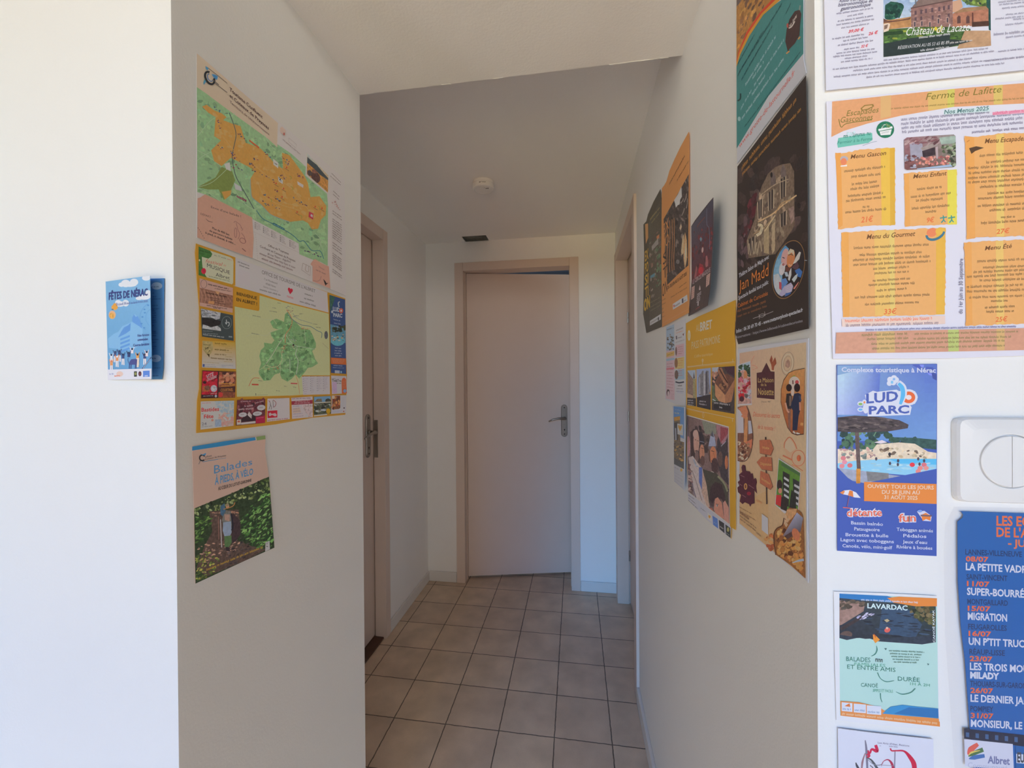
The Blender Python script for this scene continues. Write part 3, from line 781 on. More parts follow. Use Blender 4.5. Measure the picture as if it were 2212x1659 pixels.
for x in (65, 200, 335, 475, 630):
    P.block(Q(f4, x, 310 + (x - 65) * .52), Q(f4, x + 115, 365 + (x - 65) * .52), Q(f4, x, 400 + (x - 65) * .52), Q(f4, x + 115, 462 + (x - 65) * .52), 5, 2.0, (128, 118, 116), .4)
    for k in range(4): P.ell(*Q(f4, x + 8, 310 + (x - 65) * .52 + 28 * k), .8, .9, (84, 74, 74), n=8)
for i in range(11): P.stroke(at(f4, (80 + 3 * i, 500 + 38 * i), (82 + 3 * i, 516 + 38 * i)), .7, (150, 138, 132))
P.poly(at(f4, (975, 985), (1012, 930), (1050, 902), (1150, 965), (1275, 1025), (1300, 1385), (1010, 1265), (1008, 1020)), (196, 148, 128), .04)
tx('Notes', Q(f4, 1112, 1040), Q(f4, 1200, 1088), 4.2, (126, 84, 80)); P.fine(Q(f4, 1065, 1090), Q(f4, 1232, 1165), 4.0, (126, 84, 80))
P.stroke(at(f4, (1150, 1180), (1130, 1240), (1080, 1265), (1020, 1250)), 1.0, (140, 96, 90))
P.poly(at(f4, (1182, 1225), (1215, 1260), (1235, 1295), (1268, 1290), (1235, 1315), (1222, 1338), (1205, 1300)), (40, 34, 36))
P.stroke(at(f4, (850, 970), (830, 1080), (968, 1172), (975, 1030), (850, 970)), .8, (132, 118, 112)); P.stroke(at(f4, (905, 990), (890, 1080), (940, 1110), (945, 1020)), .8, (140, 120, 112))
P.part('side_column')
y = 130
for n, g in ((2, 60), (9, 52), (3, 60), (6, 50), (2, 50)):
    for i in range(n):
        P.fine(Q(f4, 1335, y - 8), Q(f4, 1490, y + 105), 2.8, (96, 80, 80)); y += g * .72
    y += 46
P.dabs(at(f2, (1060, 1370), (1130, 1330), (1215, 1520), (1150, 1440)), 20, [(150, 118, 112), (168, 140, 132)], (1, 2.4), 2, 40, 60, 0)
P.block(Q(f2, 1070, 935), Q(f2, 1210, 1075), Q(f2, 1050, 975), Q(f2, 1210, 1115), 2, 2.6, (96, 80, 80)); P.poly(at(f2, (1116, 1075), (1168, 1120), (1160, 1212), (1112, 1172)), (178, 166, 160))
P.block(Q(f2, 1095, 1200), Q(f2, 1190, 1290), Q(f2, 1092, 1245), Q(f2, 1188, 1335), 2, 2.6, (96, 80, 80))
P.poly(at(f2, (298, 255), (330, 232), (385, 290), (375, 380), (300, 310)), (202, 174, 158)); P.stroke(at(f2, (430, 400), (545, 500), (538, 555), (430, 462), (430, 400)), .8, (150, 138, 134)); P.fine(Q(f2, 338, 430), Q(f2, 615, 665), 3.2, (124, 108, 106)); P.ell(*Q(f2, 358, 342), 1.6, 3, (150, 74, 66), n=8)
P.done()

# ---- map of the Albret country
P = Paper('tourist_map', 'tourist map with yellow border and small advertisements, lower map on the corner wall', 'map', 'L', I0,
          at(f5, (60, 45), (690, 268)) + [(620, 599.5)] + at(f4, (1550, 1545)) + at(f7, (1568, 900), (1590, 1330)) + at(f8, (2108, 640), (2090, 985), (1500, 1040), (800, 1165), (0, 1262)) + at(f6, (65, 1625), (78, 1100), (112, 900), (108, 150)) + at(f5, (112, 1100), (80, 700), (45, 200)),
          (206, 150, 54), gap=0.001)
P.part('office_panel')
P.poly(at(f5, (702, 272)) + at(f4, (700, 1235), (1245, 1440), (1262, 1448)) + at(f7, (1318, 220), (1335, 480), (700, 315), (378, 210), (20, 110)) + at(f5, (700, 735)), (186, 176, 172))
tx("OFFICE DE TOURISME DE L'ALBRET", Q(f4, 190, 1142), Q(f4, 1062, 1452), 8.8, (92, 84, 84), h1=7.2)
tx('7 av Mondenard', Q(f4, 228, 1240), Q(f4, 440, 1315), 4.4, (92, 86, 86)); tx('47600 Nérac', Q(f4, 252, 1318), Q(f4, 418, 1370), 4.6, (92, 86, 86))
P.fine(Q(f4, 215, 1362), Q(f4, 455, 1440), 4.0, (130, 122, 120)); P.fine(Q(f4, 155, 1408), Q(f4, 495, 1502), 3.6, (92, 86, 86))
P.fine(Q(f4, 888, 1478), Q(f4, 1025, 1522), 3.8, (92, 86, 86)); P.fine(Q(f4, 880, 1552), Q(f4, 1042, 1600), 3.8, (92, 86, 86)); P.fine(Q(f4, 808, 1600), Q(f4, 1070, 1680), 3.8, (92, 86, 86))
P.block(Q(f5, 740, 350), Q(f5, 940, 425), Q(f5, 765, 408), Q(f5, 930, 465), 2, 3.2, (86, 80, 84))
P.poly(at(f5, (752, 455), (938, 525), (938, 745), (745, 695)), (176, 164, 162)); P.poly(at(f7, (1222, 270), (1305, 302), (1305, 440), (1220, 410)), (176, 164, 162))
P.part('heart_emblem')
hx, hy = Q(f4, 652, 1412)
P.poly([(hx - .3, hy + 8.5), (hx - 5.2, hy - 1.5), (hx - 4.6, hy - 5.5), (hx - 2, hy - 6.0), (hx + .6, hy - 3.2), (hx + 3, hy - 4.2), (hx + 5.6, hy - 1.8), (hx + 5.4, hy + 2)], (186, 42, 62))
P.fine(Q(f4, 600, 1520), Q(f4, 712, 1562), 5.4, (196, 120, 128))
P.part('map_drawing')
GM = at(f7, (385, 243), (700, 335), (1337, 495), (1350, 900), (1355, 1345), (968, 1345), (985, 1612), (740, 1625), (70, 1640), (40, 395), (375, 455))
P.poly(GM, (168, 166, 122), .03)
P.poly(at(f7, (775, 1440), (985, 1430), (985, 1612), (785, 1625)), (176, 174, 130))
LAND = at(f7, (620, 565), (680, 590), (720, 610), (735, 500), (775, 470), (830, 560), (880, 605), (950, 685), (1080, 722), (1120, 800), (1160, 900), (1160, 960), (1110, 1010), (1150, 1120), (1190, 1180), (1110, 1232), (1050, 1242), (1000, 1312), (930, 1390), (880, 1335), (830, 1390), (770, 1432), (690, 1390), (660, 1310), (590, 1335), (530, 1412), (440, 1420), (380, 1335), (370, 1290), (405, 1180), (380, 1080), (400, 1000), (450, 950), (445, 895), (550, 910), (590, 862), (545, 800), (535, 755), (640, 718), (570, 690), (530, 610), (560, 580))
P.poly(LAND, (110, 142, 94), .12)
P.dabs(LAND, 220, [(100, 134, 88), (122, 152, 104), (92, 126, 82), (130, 156, 110), (106, 140, 96)], (2.5, 6.5), 1.5, 0, 90, .08)
for ln, wd, c in (([(740, 780), (640, 930), (550, 1080), (475, 1185)], 1.3, (206, 204, 178)), ([(475, 1190), (430, 1240), (330, 1300), (235, 1365)], 1.0, (190, 190, 150)), ([(480, 1205), (560, 1235), (640, 1215), (690, 1140), (690, 1040), (720, 960)], 1.2, (190, 182, 146)), ([(905, 960), (880, 1060), (915, 1150), (890, 1330)], 1.4, (208, 210, 188)), ([(800, 1120), (805, 1290)], 1.2, (200, 206, 180)), ([(670, 1180), (665, 1390)], .9, (190, 190, 150)), ([(740, 780), (850, 920), (1010, 960), (1150, 985)], 1.0, (190, 196, 170)), ([(1000, 700), (1020, 920)], .9, (186, 196, 160)), ([(435, 260), (530, 500), (620, 640)], .8, (190, 190, 150)), ([(215, 525), (400, 570), (580, 580)], .8, (192, 192, 152)), ([(195, 810), (300, 775), (470, 795), (560, 730), (700, 700)], .9, (194, 192, 156)),
                 ([(755, 440), (820, 540), (830, 620), (800, 700), (745, 780), (735, 900)], 1.5, (170, 118, 82)), ([(235, 1495), (290, 1390), (380, 1385)], 1.0, (186, 96, 62)), ([(880, 1340), (915, 1450), (935, 1600)], .9, (180, 124, 84)),
                 ([(760, 480), (830, 570), (960, 650), (1080, 670), (1180, 730), (1240, 760), (1235, 830)], 1.3, (88, 112, 108)), ([(840, 490), (900, 560), (1010, 600), (1110, 630)], .9, (120, 128, 112))):
    P.stroke(at(f7, *ln), wd, c)
for reg, n, cc in (([(650, 600), (820, 560), (1100, 740), (1160, 980), (1180, 1180), (1000, 1300), (820, 1380), (560, 1380), (400, 1330), (480, 1000), (600, 800)], 95, [(62, 84, 62), (70, 92, 72), (80, 100, 80)]), ([(740, 400), (830, 380), (850, 470), (760, 480)], 14, [(90, 100, 108), (120, 96, 80)]), ([(680, 930), (760, 920), (720, 1020), (680, 1080)], 14, [(178, 112, 76)]), ([(420, 1230), (640, 1220), (640, 1260), (440, 1270)], 16, [(176, 124, 84)]), ([(740, 740), (920, 880), (900, 1000), (760, 950)], 26, [(178, 110, 74), (96, 108, 118), (196, 190, 170)]), ([(690, 1150), (750, 1150), (750, 1220), (690, 1220)], 8, [(70, 74, 82), (150, 140, 130)]), ([(950, 680), (1080, 690), (1080, 715), (950, 710)], 9, [(184, 118, 76)]), ([(840, 520), (960, 520), (960, 600), (880, 590)], 12, [(140, 140, 126), (110, 112, 100)])):
    P.dabs(at(f7, *reg), n, cc, (.8, 2.2), 3.0, 5, 14, 0)
for a, b in (((285, 525), (405, 548)), ((270, 770), (385, 790)), ((520, 462), (625, 478)), ((630, 352), (680, 358)), ((560, 415), (615, 428)), ((1120, 640), (1185, 650)), ((1160, 685), (1225, 695)), ((930, 505), (980, 500)), ((610, 1560), (665, 1568)), ((720, 1498), (762, 1505)), ((848, 1510), (890, 1518)), ((365, 1420), (430, 1430))):
    P.fine(Q(f7, *a), Q(f7, *b), 2.2, (96, 100, 74))
P.ell(*Q(f7, 850, 926), 1.9, 1.8, (22, 22, 24), n=10)
P.ell(*Q(f7, 1300, 790), 4.0, 9.0, (82, 84, 84), 0, .4, 10); P.poly(at(f7, (275, 1462), (368, 1465), (367, 1483), (275, 1480)), (184, 76, 58)); P.poly(at(f7, (812, 1448), (902, 1452), (902, 1467), (812, 1462)), (176, 70, 72))
P.stroke(at(f8, (440, 590), (442, 632)), 1.2, (70, 72, 60)); P.stroke(at(f8, (470, 622), (660, 618)), .5, (120, 120, 90)); P.stroke(at(f7, (1250, 900), (1335, 980)), .7, (140, 132, 96))
P.part('map_legend')
P.poly(at(f8, (1308, 280), (1800, 278), (1805, 608), (1310, 622), (1285, 300)), (184, 174, 172))
for x in (1325, 1455, 1578, 1690):
    P.block(Q(f8, x, 290), Q(f8, x + 90, 290), Q(f8, x, 605 - (x - 1325) * .25), Q(f8, x + 80, 602 - (x - 1325) * .25), 9, 1.6, (136, 124, 130), .5)
    for k in range(7): P.ell(*Q(f8, x - 8, 288 + 42 * k), .7, .7, (80, 84, 92), n=7)
P.part('title_panel')
P.poly(at(f7, (20, 118), (380, 215), (378, 440), (360, 458), (38, 396)), (208, 150, 52))
P.sub('lettering')
tx('BIENVENUE', Q(f7, 64, 236), Q(f7, 345, 304), 6.8, (52, 42, 30), bold=.02); tx('EN ALBRET !', Q(f7, 62, 318), Q(f7, 346, 382), 7.2, (52, 42, 30), bold=.02)

P.part('music_festival_advertisement')
P.poly(at(f5, (95, 95), (300, 168), (610, 268), (655, 300), (664, 340), (660, 690), (640, 712), (95, 560)), (196, 190, 160))
P.poly(at(f5, (95, 95), (285, 165), (318, 215), (300, 262), (255, 292), (148, 262), (150, 330), (160, 430), (205, 560), (230, 598), (95, 560)), (62, 98, 52), .25)
P.ell(*Q(f5, 178, 495), 5.2, 6.4, (190, 44, 66), 0, .1); P.ell(*Q(f5, 110, 318), 1.6, 2.4, (206, 200, 164))
P.sub('lettering')
tx('festival', Q(f5, 205, 352), Q(f5, 470, 412), 8.2, (192, 106, 90), slant=.35); tx('de', Q(f5, 495, 412), Q(f5, 540, 422), 5.0, (204, 150, 120), slant=.3)
tx('MUSIQUE', Q(f5, 232, 430), Q(f5, 606, 550), 9.2, (62, 62, 56), h1=8.0); tx('Albret', Q(f5, 374, 578), Q(f5, 602, 634), 8.2, (62, 62, 56), h1=7.4)
tx('au 17 août', Q(f5, 352, 245), Q(f5, 545, 300), 3.6, (98, 104, 84)); P.fine(Q(f5, 110, 165), Q(f5, 300, 215), 3.2, (40, 60, 34)); P.fine(Q(f5, 262, 585), Q(f5, 605, 668), 2.8, (104, 112, 84)); P.fine(Q(f5, 565, 305), Q(f5, 645, 330), 2.6, (190, 120, 104))
P.part('distillery_advertisement')
P.poly(at(f5, (112, 612), (655, 770), (650, 1175), (112, 1062)), (166, 130, 116)); P.poly(at(f5, (115, 765), (655, 895), (652, 1105), (114, 1005)), (132, 92, 76), .3)
for i in range(7): P.stroke(at(f5, (120 + 60 * i, 790 + 15 * i), (150 + 60 * i, 900 + 13 * i), (135 + 60 * i, 1000 + 12 * i)), 1.6, (152, 112, 92))
P.poly(at(f5, (355, 815), (445, 838), (405, 880)), (168, 124, 88)); P.poly(at(f5, (258, 980), (350, 990), (345, 1035), (255, 1022)), (176, 126, 84))
P.ring(*Q(f5, 178, 705), 6.6, 9, .8, (112, 88, 82)); P.sub('lettering')
P.fine(Q(f5, 250, 718), Q(f5, 590, 800), 3.6, (84, 62, 58)); P.fine(Q(f5, 355, 785), Q(f5, 630, 835), 2.6, (110, 84, 76))
P.fine(Q(f5, 215, 860), Q(f5, 560, 930), 4.4, (62, 44, 40)); P.block(Q(f5, 240, 925), Q(f5, 540, 980), Q(f5, 360, 1015), Q(f5, 550, 1045), 3, 2.8, (82, 58, 50), .3); P.fine(Q(f5, 225, 1058), Q(f5, 560, 1118), 2.8, (84, 62, 58)); P.fine(Q(f5, 330, 1098), Q(f5, 460, 1118), 3.0, (84, 62, 58))
P.part('dark_advertisement')
P.poly(at(f5, (130, 1105), (655, 1215), (665, 1632), (150, 1562)), (58, 64, 64))
P.clip = at(f5, (130, 1105), (455, 1172), (462, 1475), (150, 1440))
P.poly(at(f5, (130, 1105), (455, 1172), (440, 1270), (380, 1290), (300, 1250), (150, 1250)), (142, 140, 142), .5); P.dabs(at(f5, (135, 1110), (450, 1175), (430, 1250), (150, 1240)), 40, [(100, 100, 104), (178, 174, 172), (130, 130, 134)], (2, 6), 3, 15, 10, .2)
P.poly(at(f5, (150, 1250), (240, 1262), (300, 1270), (460, 1310), (440, 1370), (330, 1410), (240, 1385), (150, 1360)), (40, 36, 36), .4)
P.poly(at(f5, (165, 1365), (235, 1385), (290, 1412), (400, 1385), (455, 1430), (460, 1472), (152, 1430)), (164, 160, 158), .4); P.clip = None
P.ring(*Q(f5, 552, 1335), 10.5, 13.5, 1.0, (104, 110, 106)); P.stroke(at(f5, (545, 1285), (548, 1360), (530, 1330)), 1.8, (206, 206, 200)); P.stroke(at(f5, (560, 1330), (590, 1335), (590, 1375), (570, 1395)), 1.8, (206, 206, 200))
P.sub('lettering')
P.fine(Q(f5, 165, 1535), Q(f5, 520, 1585), 3.0, (190, 190, 188)); P.block(Q(f5, 165, 1475), Q(f5, 330, 1480), Q(f5, 165, 1510), Q(f5, 410, 1528), 2, 1.6, (140, 146, 144)); P.fine(Q(f5, 585, 1570), Q(f5, 650, 1582), 3.4, (160, 166, 164))
P.part('yellow_advertisement')
P.grad(at(f6, (150, 112), (690, 146), (700, 580), (146, 556)), [(206, 160, 60), (206, 166, 64), (186, 180, 176), (182, 176, 170)], 0, 12)
P.poly(at(f6, (155, 122), (318, 138), (332, 240), (300, 320), (262, 372), (215, 335), (160, 260)), (150, 132, 88), .2)
P.dabs(at(f6, (195, 215), (285, 240), (260, 330), (210, 300)), 14, [(70, 56, 34), (110, 96, 60), (190, 170, 120)], (.8, 2.2), 1.3, 0, 90, 0); P.poly(at(f6, (225, 330), (270, 340), (268, 395)), (64, 50, 28)); P.fine(Q(f6, 170, 190), Q(f6, 305, 200), 2.6, (96, 80, 44))
P.sub('lettering')
for a, b in (((355, 172), (555, 188)), ((355, 272), (600, 292)), ((355, 350), (545, 362)), ((292, 412), (650, 442))): P.fine(Q(f6, *a), Q(f6, *b), 3.6, (104, 78, 32))
for a, b in (((425, 202), (610, 218)), ((525, 245), (645, 252)), ((525, 312), (640, 322)), ((525, 388), (655, 392)), ((505, 465), (660, 470))): P.fine(Q(f6, *a), Q(f6, *b), 1.8, (150, 124, 62))
P.block(Q(f6, 195, 515), Q(f6, 365, 520), Q(f6, 195, 545), Q(f6, 380, 552), 2, 2.2, (136, 132, 140)); P.block(Q(f6, 465, 525), Q(f6, 670, 532), Q(f6, 465, 550), Q(f6, 545, 552), 2, 2.0, (136, 132, 140)); P.poly(at(f6, (160, 500), (190, 502), (188, 548), (158, 546)), (66, 76, 120)); P.fine(Q(f6, 165, 472), Q(f6, 430, 492), 2.0, (150, 132, 96))
P.part('red_advertisement')
P.poly(at(f6, (152, 606), (702, 626), (686, 1048), (132, 1060)), (52, 30, 34))
P.clip = at(f6, (158, 615), (405, 628), (395, 1000), (140, 1000))
P.poly(at(f6, (150, 606), (412, 620), (400, 1060), (130, 1060)), (164, 36, 50), .25); P.dabs(at(f6, (160, 620), (400, 630), (390, 990), (150, 990)), 40, [(140, 28, 42), (186, 60, 70), (120, 40, 40)], (2, 6), 2.5, -20, 20, .2)
P.poly(at(f6, (160, 860), (270, 850), (270, 950), (150, 950)), (152, 82, 52), .4); P.ell(*Q(f6, 235, 890), 6, 5, (112, 74, 60), 0, .4); P.ell(*Q(f6, 340, 900), 7, 7.5, (150, 146, 150), 0, .6); P.ell(*Q(f6, 190, 800), 4, 3, (60, 30, 34)); P.clip = None
tx('VITE', Q(f6, 215, 745), Q(f6, 335, 690), 8.4, (222, 186, 188), bold=.03); tx('CROISIÈRE', Q(f6, 225, 785), Q(f6, 385, 722), 5.6, (222, 186, 188), bold=.03); P.fine(Q(f6, 290, 990), Q(f6, 392, 985), 3, (206, 160, 160)); P.fine(Q(f6, 165, 1030), Q(f6, 340, 1024), 2.4, (150, 142, 146)); P.ell(*Q(f6, 372, 1022), 2.6, 3, (150, 150, 156))
P.clip = at(f6, (422, 628), (700, 634), (684, 1044), (412, 1050))
P.poly(at(f6, (420, 626), (702, 630), (686, 1048), (410, 1050)), (128, 72, 52), .4); P.dabs(at(f6, (425, 635), (695, 640), (690, 830), (420, 830)), 46, [(150, 92, 70), (96, 54, 46), (170, 120, 92), (74, 48, 46), (140, 70, 56)], (2, 6), 1.4, 0, 90, .3)
P.ell(*Q(f6, 562, 745), 4.6, 5.6, (188, 122, 92), 0, .1); P.ell(*Q(f6, 645, 765), 4, 5, (180, 112, 84)); P.poly(at(f6, (415, 880), (690, 865), (688, 960), (412, 958)), (70, 44, 42)); tx('COURTINEL', Q(f6, 450, 950), Q(f6, 655, 942), 6.6, (196, 130, 70), bold=.02); P.stroke(at(f6, (450, 815), (660, 830), (650, 850), (460, 860)), 1.6, (196, 140, 60)); P.ell(*Q(f6, 450, 1000), 5, 5.4, (176, 60, 56)); P.block(Q(f6, 505, 990), Q(f6, 665, 985), Q(f6, 505, 1020), Q(f6, 665, 1015), 3, 2.0, (96, 56, 50)); P.clip = None
P.part('bastides_advertisement')
P.poly(at(f6, (125, 1110), (670, 1096), (662, 1506), (120, 1570)), (192, 186, 180))
P.clip = at(f6, (352, 1105), (668, 1098), (660, 1505), (352, 1530))
P.dabs(at(f6, (360, 1105), (665, 1100), (660, 1290), (440, 1290)), 50, [(166, 178, 182), (180, 186, 186), (156, 170, 178)], (2, 6), 1.5, 10, 90, .1); P.dabs(at(f6, (360, 1320), (660, 1290), (655, 1500), (470, 1515)), 60, [(206, 168, 156), (198, 150, 140), (210, 182, 170)], (2, 6), 1.5, 10, 90, .1); P.poly(at(f6, (360, 1405), (460, 1400), (460, 1515), (355, 1525)), (160, 172, 186), .2); P.poly(at(f6, (535, 1320), (655, 1295), (650, 1350), (560, 1370)), (164, 176, 176), .2); P.clip = None
P.sub('lettering')
tx('Bastides', Q(f6, 136, 1278), Q(f6, 424, 1262), 8.6, (178, 58, 56), bold=.02); tx('en', Q(f6, 140, 1318), Q(f6, 168, 1316), 2.6, (90, 70, 70)); tx('Fête', Q(f6, 176, 1388), Q(f6, 332, 1378), 8.6, (178, 58, 56), bold=.02)
P.fine(Q(f6, 150, 1145), Q(f6, 300, 1138), 2.6, (170, 110, 106)); tx('24', Q(f6, 140, 1500), Q(f6, 218, 1494), 6.2, (84, 84, 96)); P.fine(Q(f6, 140, 1530), Q(f6, 320, 1515), 2.4, (120, 120, 120)); P.ell(*Q(f6, 315, 1415), 2.6, 2.6, (214, 150, 130))
P.part('maroon_advertisement')
P.poly(at(f8, (88, 716), (605, 696), (600, 1135), (64, 1186)), (92, 46, 52), .35)
P.dabs(at(f8, (100, 725), (600, 705), (590, 1000), (100, 1040)), 46, [(112, 54, 60), (76, 38, 44), (60, 36, 40), (124, 70, 72)], (2, 6), 2, 90, 30, .3)
P.poly(at(f8, (165, 1060), (240, 990), (420, 980), (430, 1095), (160, 1120)), (52, 36, 40)); P.poly(at(f8, (305, 920), (330, 960), (360, 990), (350, 1060), (330, 1040), (275, 990)), (166, 150, 146), .3)
for x, y, rx, ry in ((190, 985, 9, 5), (460, 965, 10, 4.8), (530, 855, 9, 6)): P.ell(*Q(f8, x, y), rx, ry, (206, 196, 194), -6); P.fine(Q(f8, x - 38, y + 8), Q(f8, x + 38, y), 2.4, (110, 90, 92))
P.sub('lettering')
P.fine(Q(f8, 150, 755), Q(f8, 355, 745), 3.0, (186, 150, 152)); P.fine(Q(f8, 220, 845), Q(f8, 385, 830), 4.2, (206, 172, 172)); P.fine(Q(f8, 108, 905), Q(f8, 390, 885), 4.6, (206, 172, 172)); P.fine(Q(f8, 430, 780), Q(f8, 580, 740), 3, (190, 160, 160))
P.poly(at(f8, (430, 1032), (600, 1002), (600, 1132), (430, 1146)), (150, 34, 58)); P.fine(Q(f8, 445, 1055), Q(f8, 580, 1040), 2.2, (200, 120, 136)); P.poly(at(f8, (160, 1132), (425, 1102), (425, 1140), (160, 1168)), (188, 176, 170)); P.poly(at(f8, (80, 1078), (158, 1070), (156, 1165), (78, 1172)), (206, 192, 180)); P.ell(*Q(f8, 116, 1110), 3, 2, (180, 90, 70))
P.part('red_tractor_advertisement')
P.poly(at(f8, (645, 690), (1050, 676), (1056, 1066), (634, 1116)), (196, 184, 180)); P.poly(at(f8, (646, 916), (826, 904), (826, 1034), (646, 1048)), (164, 34, 48))
P.poly(at(f8, (665, 965), (700, 945), (720, 970), (790, 955), (810, 1000), (780, 1015), (730, 990), (690, 1010)), (214, 186, 184)); P.ell(*Q(f8, 690, 990), 2.4, 2.4, (214, 186, 184)); P.ell(*Q(f8, 790, 990), 2.8, 2.8, (214, 186, 184))
for ln, c in (([(680, 730), (700, 800), (670, 890)], (96, 86, 86)), ([(690, 790), (720, 850), (710, 890)], (96, 86, 86)), ([(750, 715), (800, 760), (790, 820), (755, 850)], (130, 60, 66)), ([(745, 720), (755, 850)], (96, 86, 86)), ([(665, 725), (690, 750)], (160, 50, 60))): P.stroke(at(f8, *ln), 1.1, c)
P.poly(at(f8, (845, 720), (1040, 710), (1045, 1025), (845, 1040)), (182, 170, 166)); P.fine(Q(f8, 645, 1100), Q(f8, 1030, 1062), 3.4, (150, 84, 96)); P.fine(Q(f8, 770, 702), Q(f8, 960, 692), 1.8, (150, 140, 138))
P.part('pale_advertisement')
P.poly(at(f8, (1085, 676), (1475, 650), (1480, 1030), (1096, 1062)), (192, 176, 172)); P.poly(at(f8, (1086, 738), (1475, 712), (1476, 782), (1088, 806)), (132, 44, 56)); P.fine(Q(f8, 1100, 702), Q(f8, 1462, 690), 3.2, (120, 90, 104)); P.block(Q(f8, 1155, 755), Q(f8, 1420, 738), Q(f8, 1140, 785), Q(f8, 1430, 770), 2, 2.6, (214, 180, 178))
P.poly(at(f8, (1270, 800), (1478, 785), (1480, 1028), (1400, 1034)), (170, 150, 146), .4); P.poly(at(f8, (1112, 870), (1240, 850), (1260, 940), (1115, 960)), (204, 178, 160)); P.block(Q(f8, 1115, 840), Q(f8, 1240, 830), Q(f8, 1115, 1030), Q(f8, 1320, 1010), 5, 2.2, (130, 116, 128), .4); P.poly(at(f8, (1330, 1030), (1370, 960), (1400, 1025)), (212, 204, 200))
P.part('river_advertisement')
P.clip = at(f8, (1500, 658), (1808, 642), (1815, 962), (1500, 992))
P.poly(at(f8, (1500, 655), (1810, 640), (1816, 966), (1500, 1000)), (74, 76, 60), .5); P.poly(at(f8, (1500, 655), (1810, 640), (1810, 740), (1500, 760)), (98, 128, 150)); P.poly(at(f8, (1510, 750), (1560, 695), (1640, 690), (1650, 745)), (106, 92, 70), .4); P.ell(*Q(f8, 1760, 730), 6, 5, (60, 60, 52), 0, .4); P.poly(at(f8, (1500, 762), (1810, 744), (1810, 760), (1500, 778)), (196, 184, 164))
P.dabs(at(f8, (1510, 790), (1800, 775), (1800, 940), (1510, 960)), 60, [(58, 66, 50), (120, 116, 100), (150, 150, 146), (86, 84, 66), (44, 46, 44)], (2, 5), 2, 0, 40, .3); P.ell(*Q(f8, 1675, 900), 6, 2.2, (190, 190, 190)); P.ell(*Q(f8, 1765, 920), 4.6, 6, (204, 158, 40)); P.clip = None
P.poly(at(f8, (1500, 996), (1740, 968), (1745, 990), (1502, 1016)), (190, 182, 170))
P.part('restaurant_advertisement')
P.poly(at(f8, (1830, 632), (2096, 626), (2092, 950), (1815, 972)), (186, 178, 176)); P.poly(at(f8, (1840, 640), (1985, 636), (1985, 860), (1960, 880), (1832, 890)), (110, 66, 46), .5); P.dabs(at(f8, (1845, 650), (1980, 645), (1960, 860), (1840, 870)), 26, [(150, 96, 60), (84, 48, 38), (176, 124, 76), (130, 60, 44)], (2, 4.5), 1.6, 90, 40, .3)
P.ell(*Q(f8, 1858, 665), 3, 3.6, (200, 180, 160)); P.block(Q(f8, 2005, 690), Q(f8, 2080, 690), Q(f8, 2005, 830), Q(f8, 2060, 830), 6, 1.8, (150, 146, 150), .3); P.block(Q(f8, 1840, 930), Q(f8, 2030, 915), Q(f8, 1840, 950), Q(f8, 2000, 938), 2, 2.2, (150, 146, 160)); P.ell(*Q(f8, 2055, 862), 1.5, 1.5, (60, 40, 50)); P.ell(*Q(f8, 2048, 925), 1.3, 1.3, (140, 60, 60))
P.part('theatre_advertisement')
P.poly(at(f7, (1362, 1348), (1572, 1356), (1580, 1592), (1372, 1604)), (190, 180, 180)); P.poly(at(f7, (1375, 1440), (1440, 1440), (1445, 1595), (1380, 1600)), (186, 160, 178), .1)
P.poly(at(f7, (1510, 1600), (1506, 1420), (1520, 1385), (1545, 1375), (1568, 1400), (1580, 1592)), (196, 98, 60)); P.ell(*Q(f7, 1552, 1560), 3.6, 3.8, (120, 140, 170)); tx('ThéâTre', Q(f7, 1372, 1432), Q(f7, 1502, 1436), 5.6, (70, 62, 68), bold=.02); P.fine(Q(f7, 1375, 1395), Q(f7, 1425, 1396), 2.4, (120, 110, 116)); P.fine(Q(f7, 1440, 1460), Q(f7, 1502, 1464), 2.6, (70, 62, 68)); P.block(Q(f7, 1385, 1450), Q(f7, 1430, 1450), Q(f7, 1388, 1590), Q(f7, 1432, 1588), 7, 1.4, (160, 110, 150)); P.block(Q(f7, 1516, 1430), Q(f7, 1566, 1432), Q(f7, 1520, 1520), Q(f7, 1568, 1520), 5, 1.4, (220, 170, 140))
P.part('water_park_advertisement')
P.poly(at(f7, (1340, 236), (1555, 302), (1570, 1325), (1360, 1312)), (48, 66, 104))
P.clip = at(f7, (1342, 240), (1555, 302), (1566, 960), (1352, 960))
P.poly(at(f7, (1342, 240), (1420, 262), (1350, 480)), (54, 84, 72), .4); P.poly(at(f7, (1350, 640), (1560, 690), (1562, 900), (1354, 900)), (78, 116, 132), .2); P.dabs(at(f7, (1350, 690), (1560, 670), (1560, 740), (1352, 740)), 30, [(44, 50, 42), (60, 62, 46)], (2, 5), 1.4, 0, 90, .3); P.ell(*Q(f7, 1455, 870), 15, 11, (84, 140, 150), 0, .1)
P.dabs(at(f7, (1360, 780), (1550, 780), (1540, 870), (1370, 870)), 26, [(176, 138, 100), (190, 186, 176), (150, 110, 80), (60, 60, 56)], (1, 2.4), 1.6, 0, 40, .1); P.clip = None
P.sub('park_logo')
tx('LUDO', Q(f7, 1385, 455), Q(f7, 1525, 480), 9.0, (206, 208, 212), bold=.05); P.ell(*Q(f7, 1500, 455), 4.4, 5.6, (192, 96, 76)); P.ell(*Q(f7, 1500, 455), 1.8, 2.4, (210, 190, 186)); tx('PARC', Q(f7, 1390, 535), Q(f7, 1515, 548), 8.0, (206, 208, 212), bold=.05); P.stroke(at(f7, (1470, 405), (1460, 350), (1480, 330)), 2.4, (200, 206, 212)); P.ell(*Q(f7, 1375, 470), 2.2, 3, (206, 208, 212))
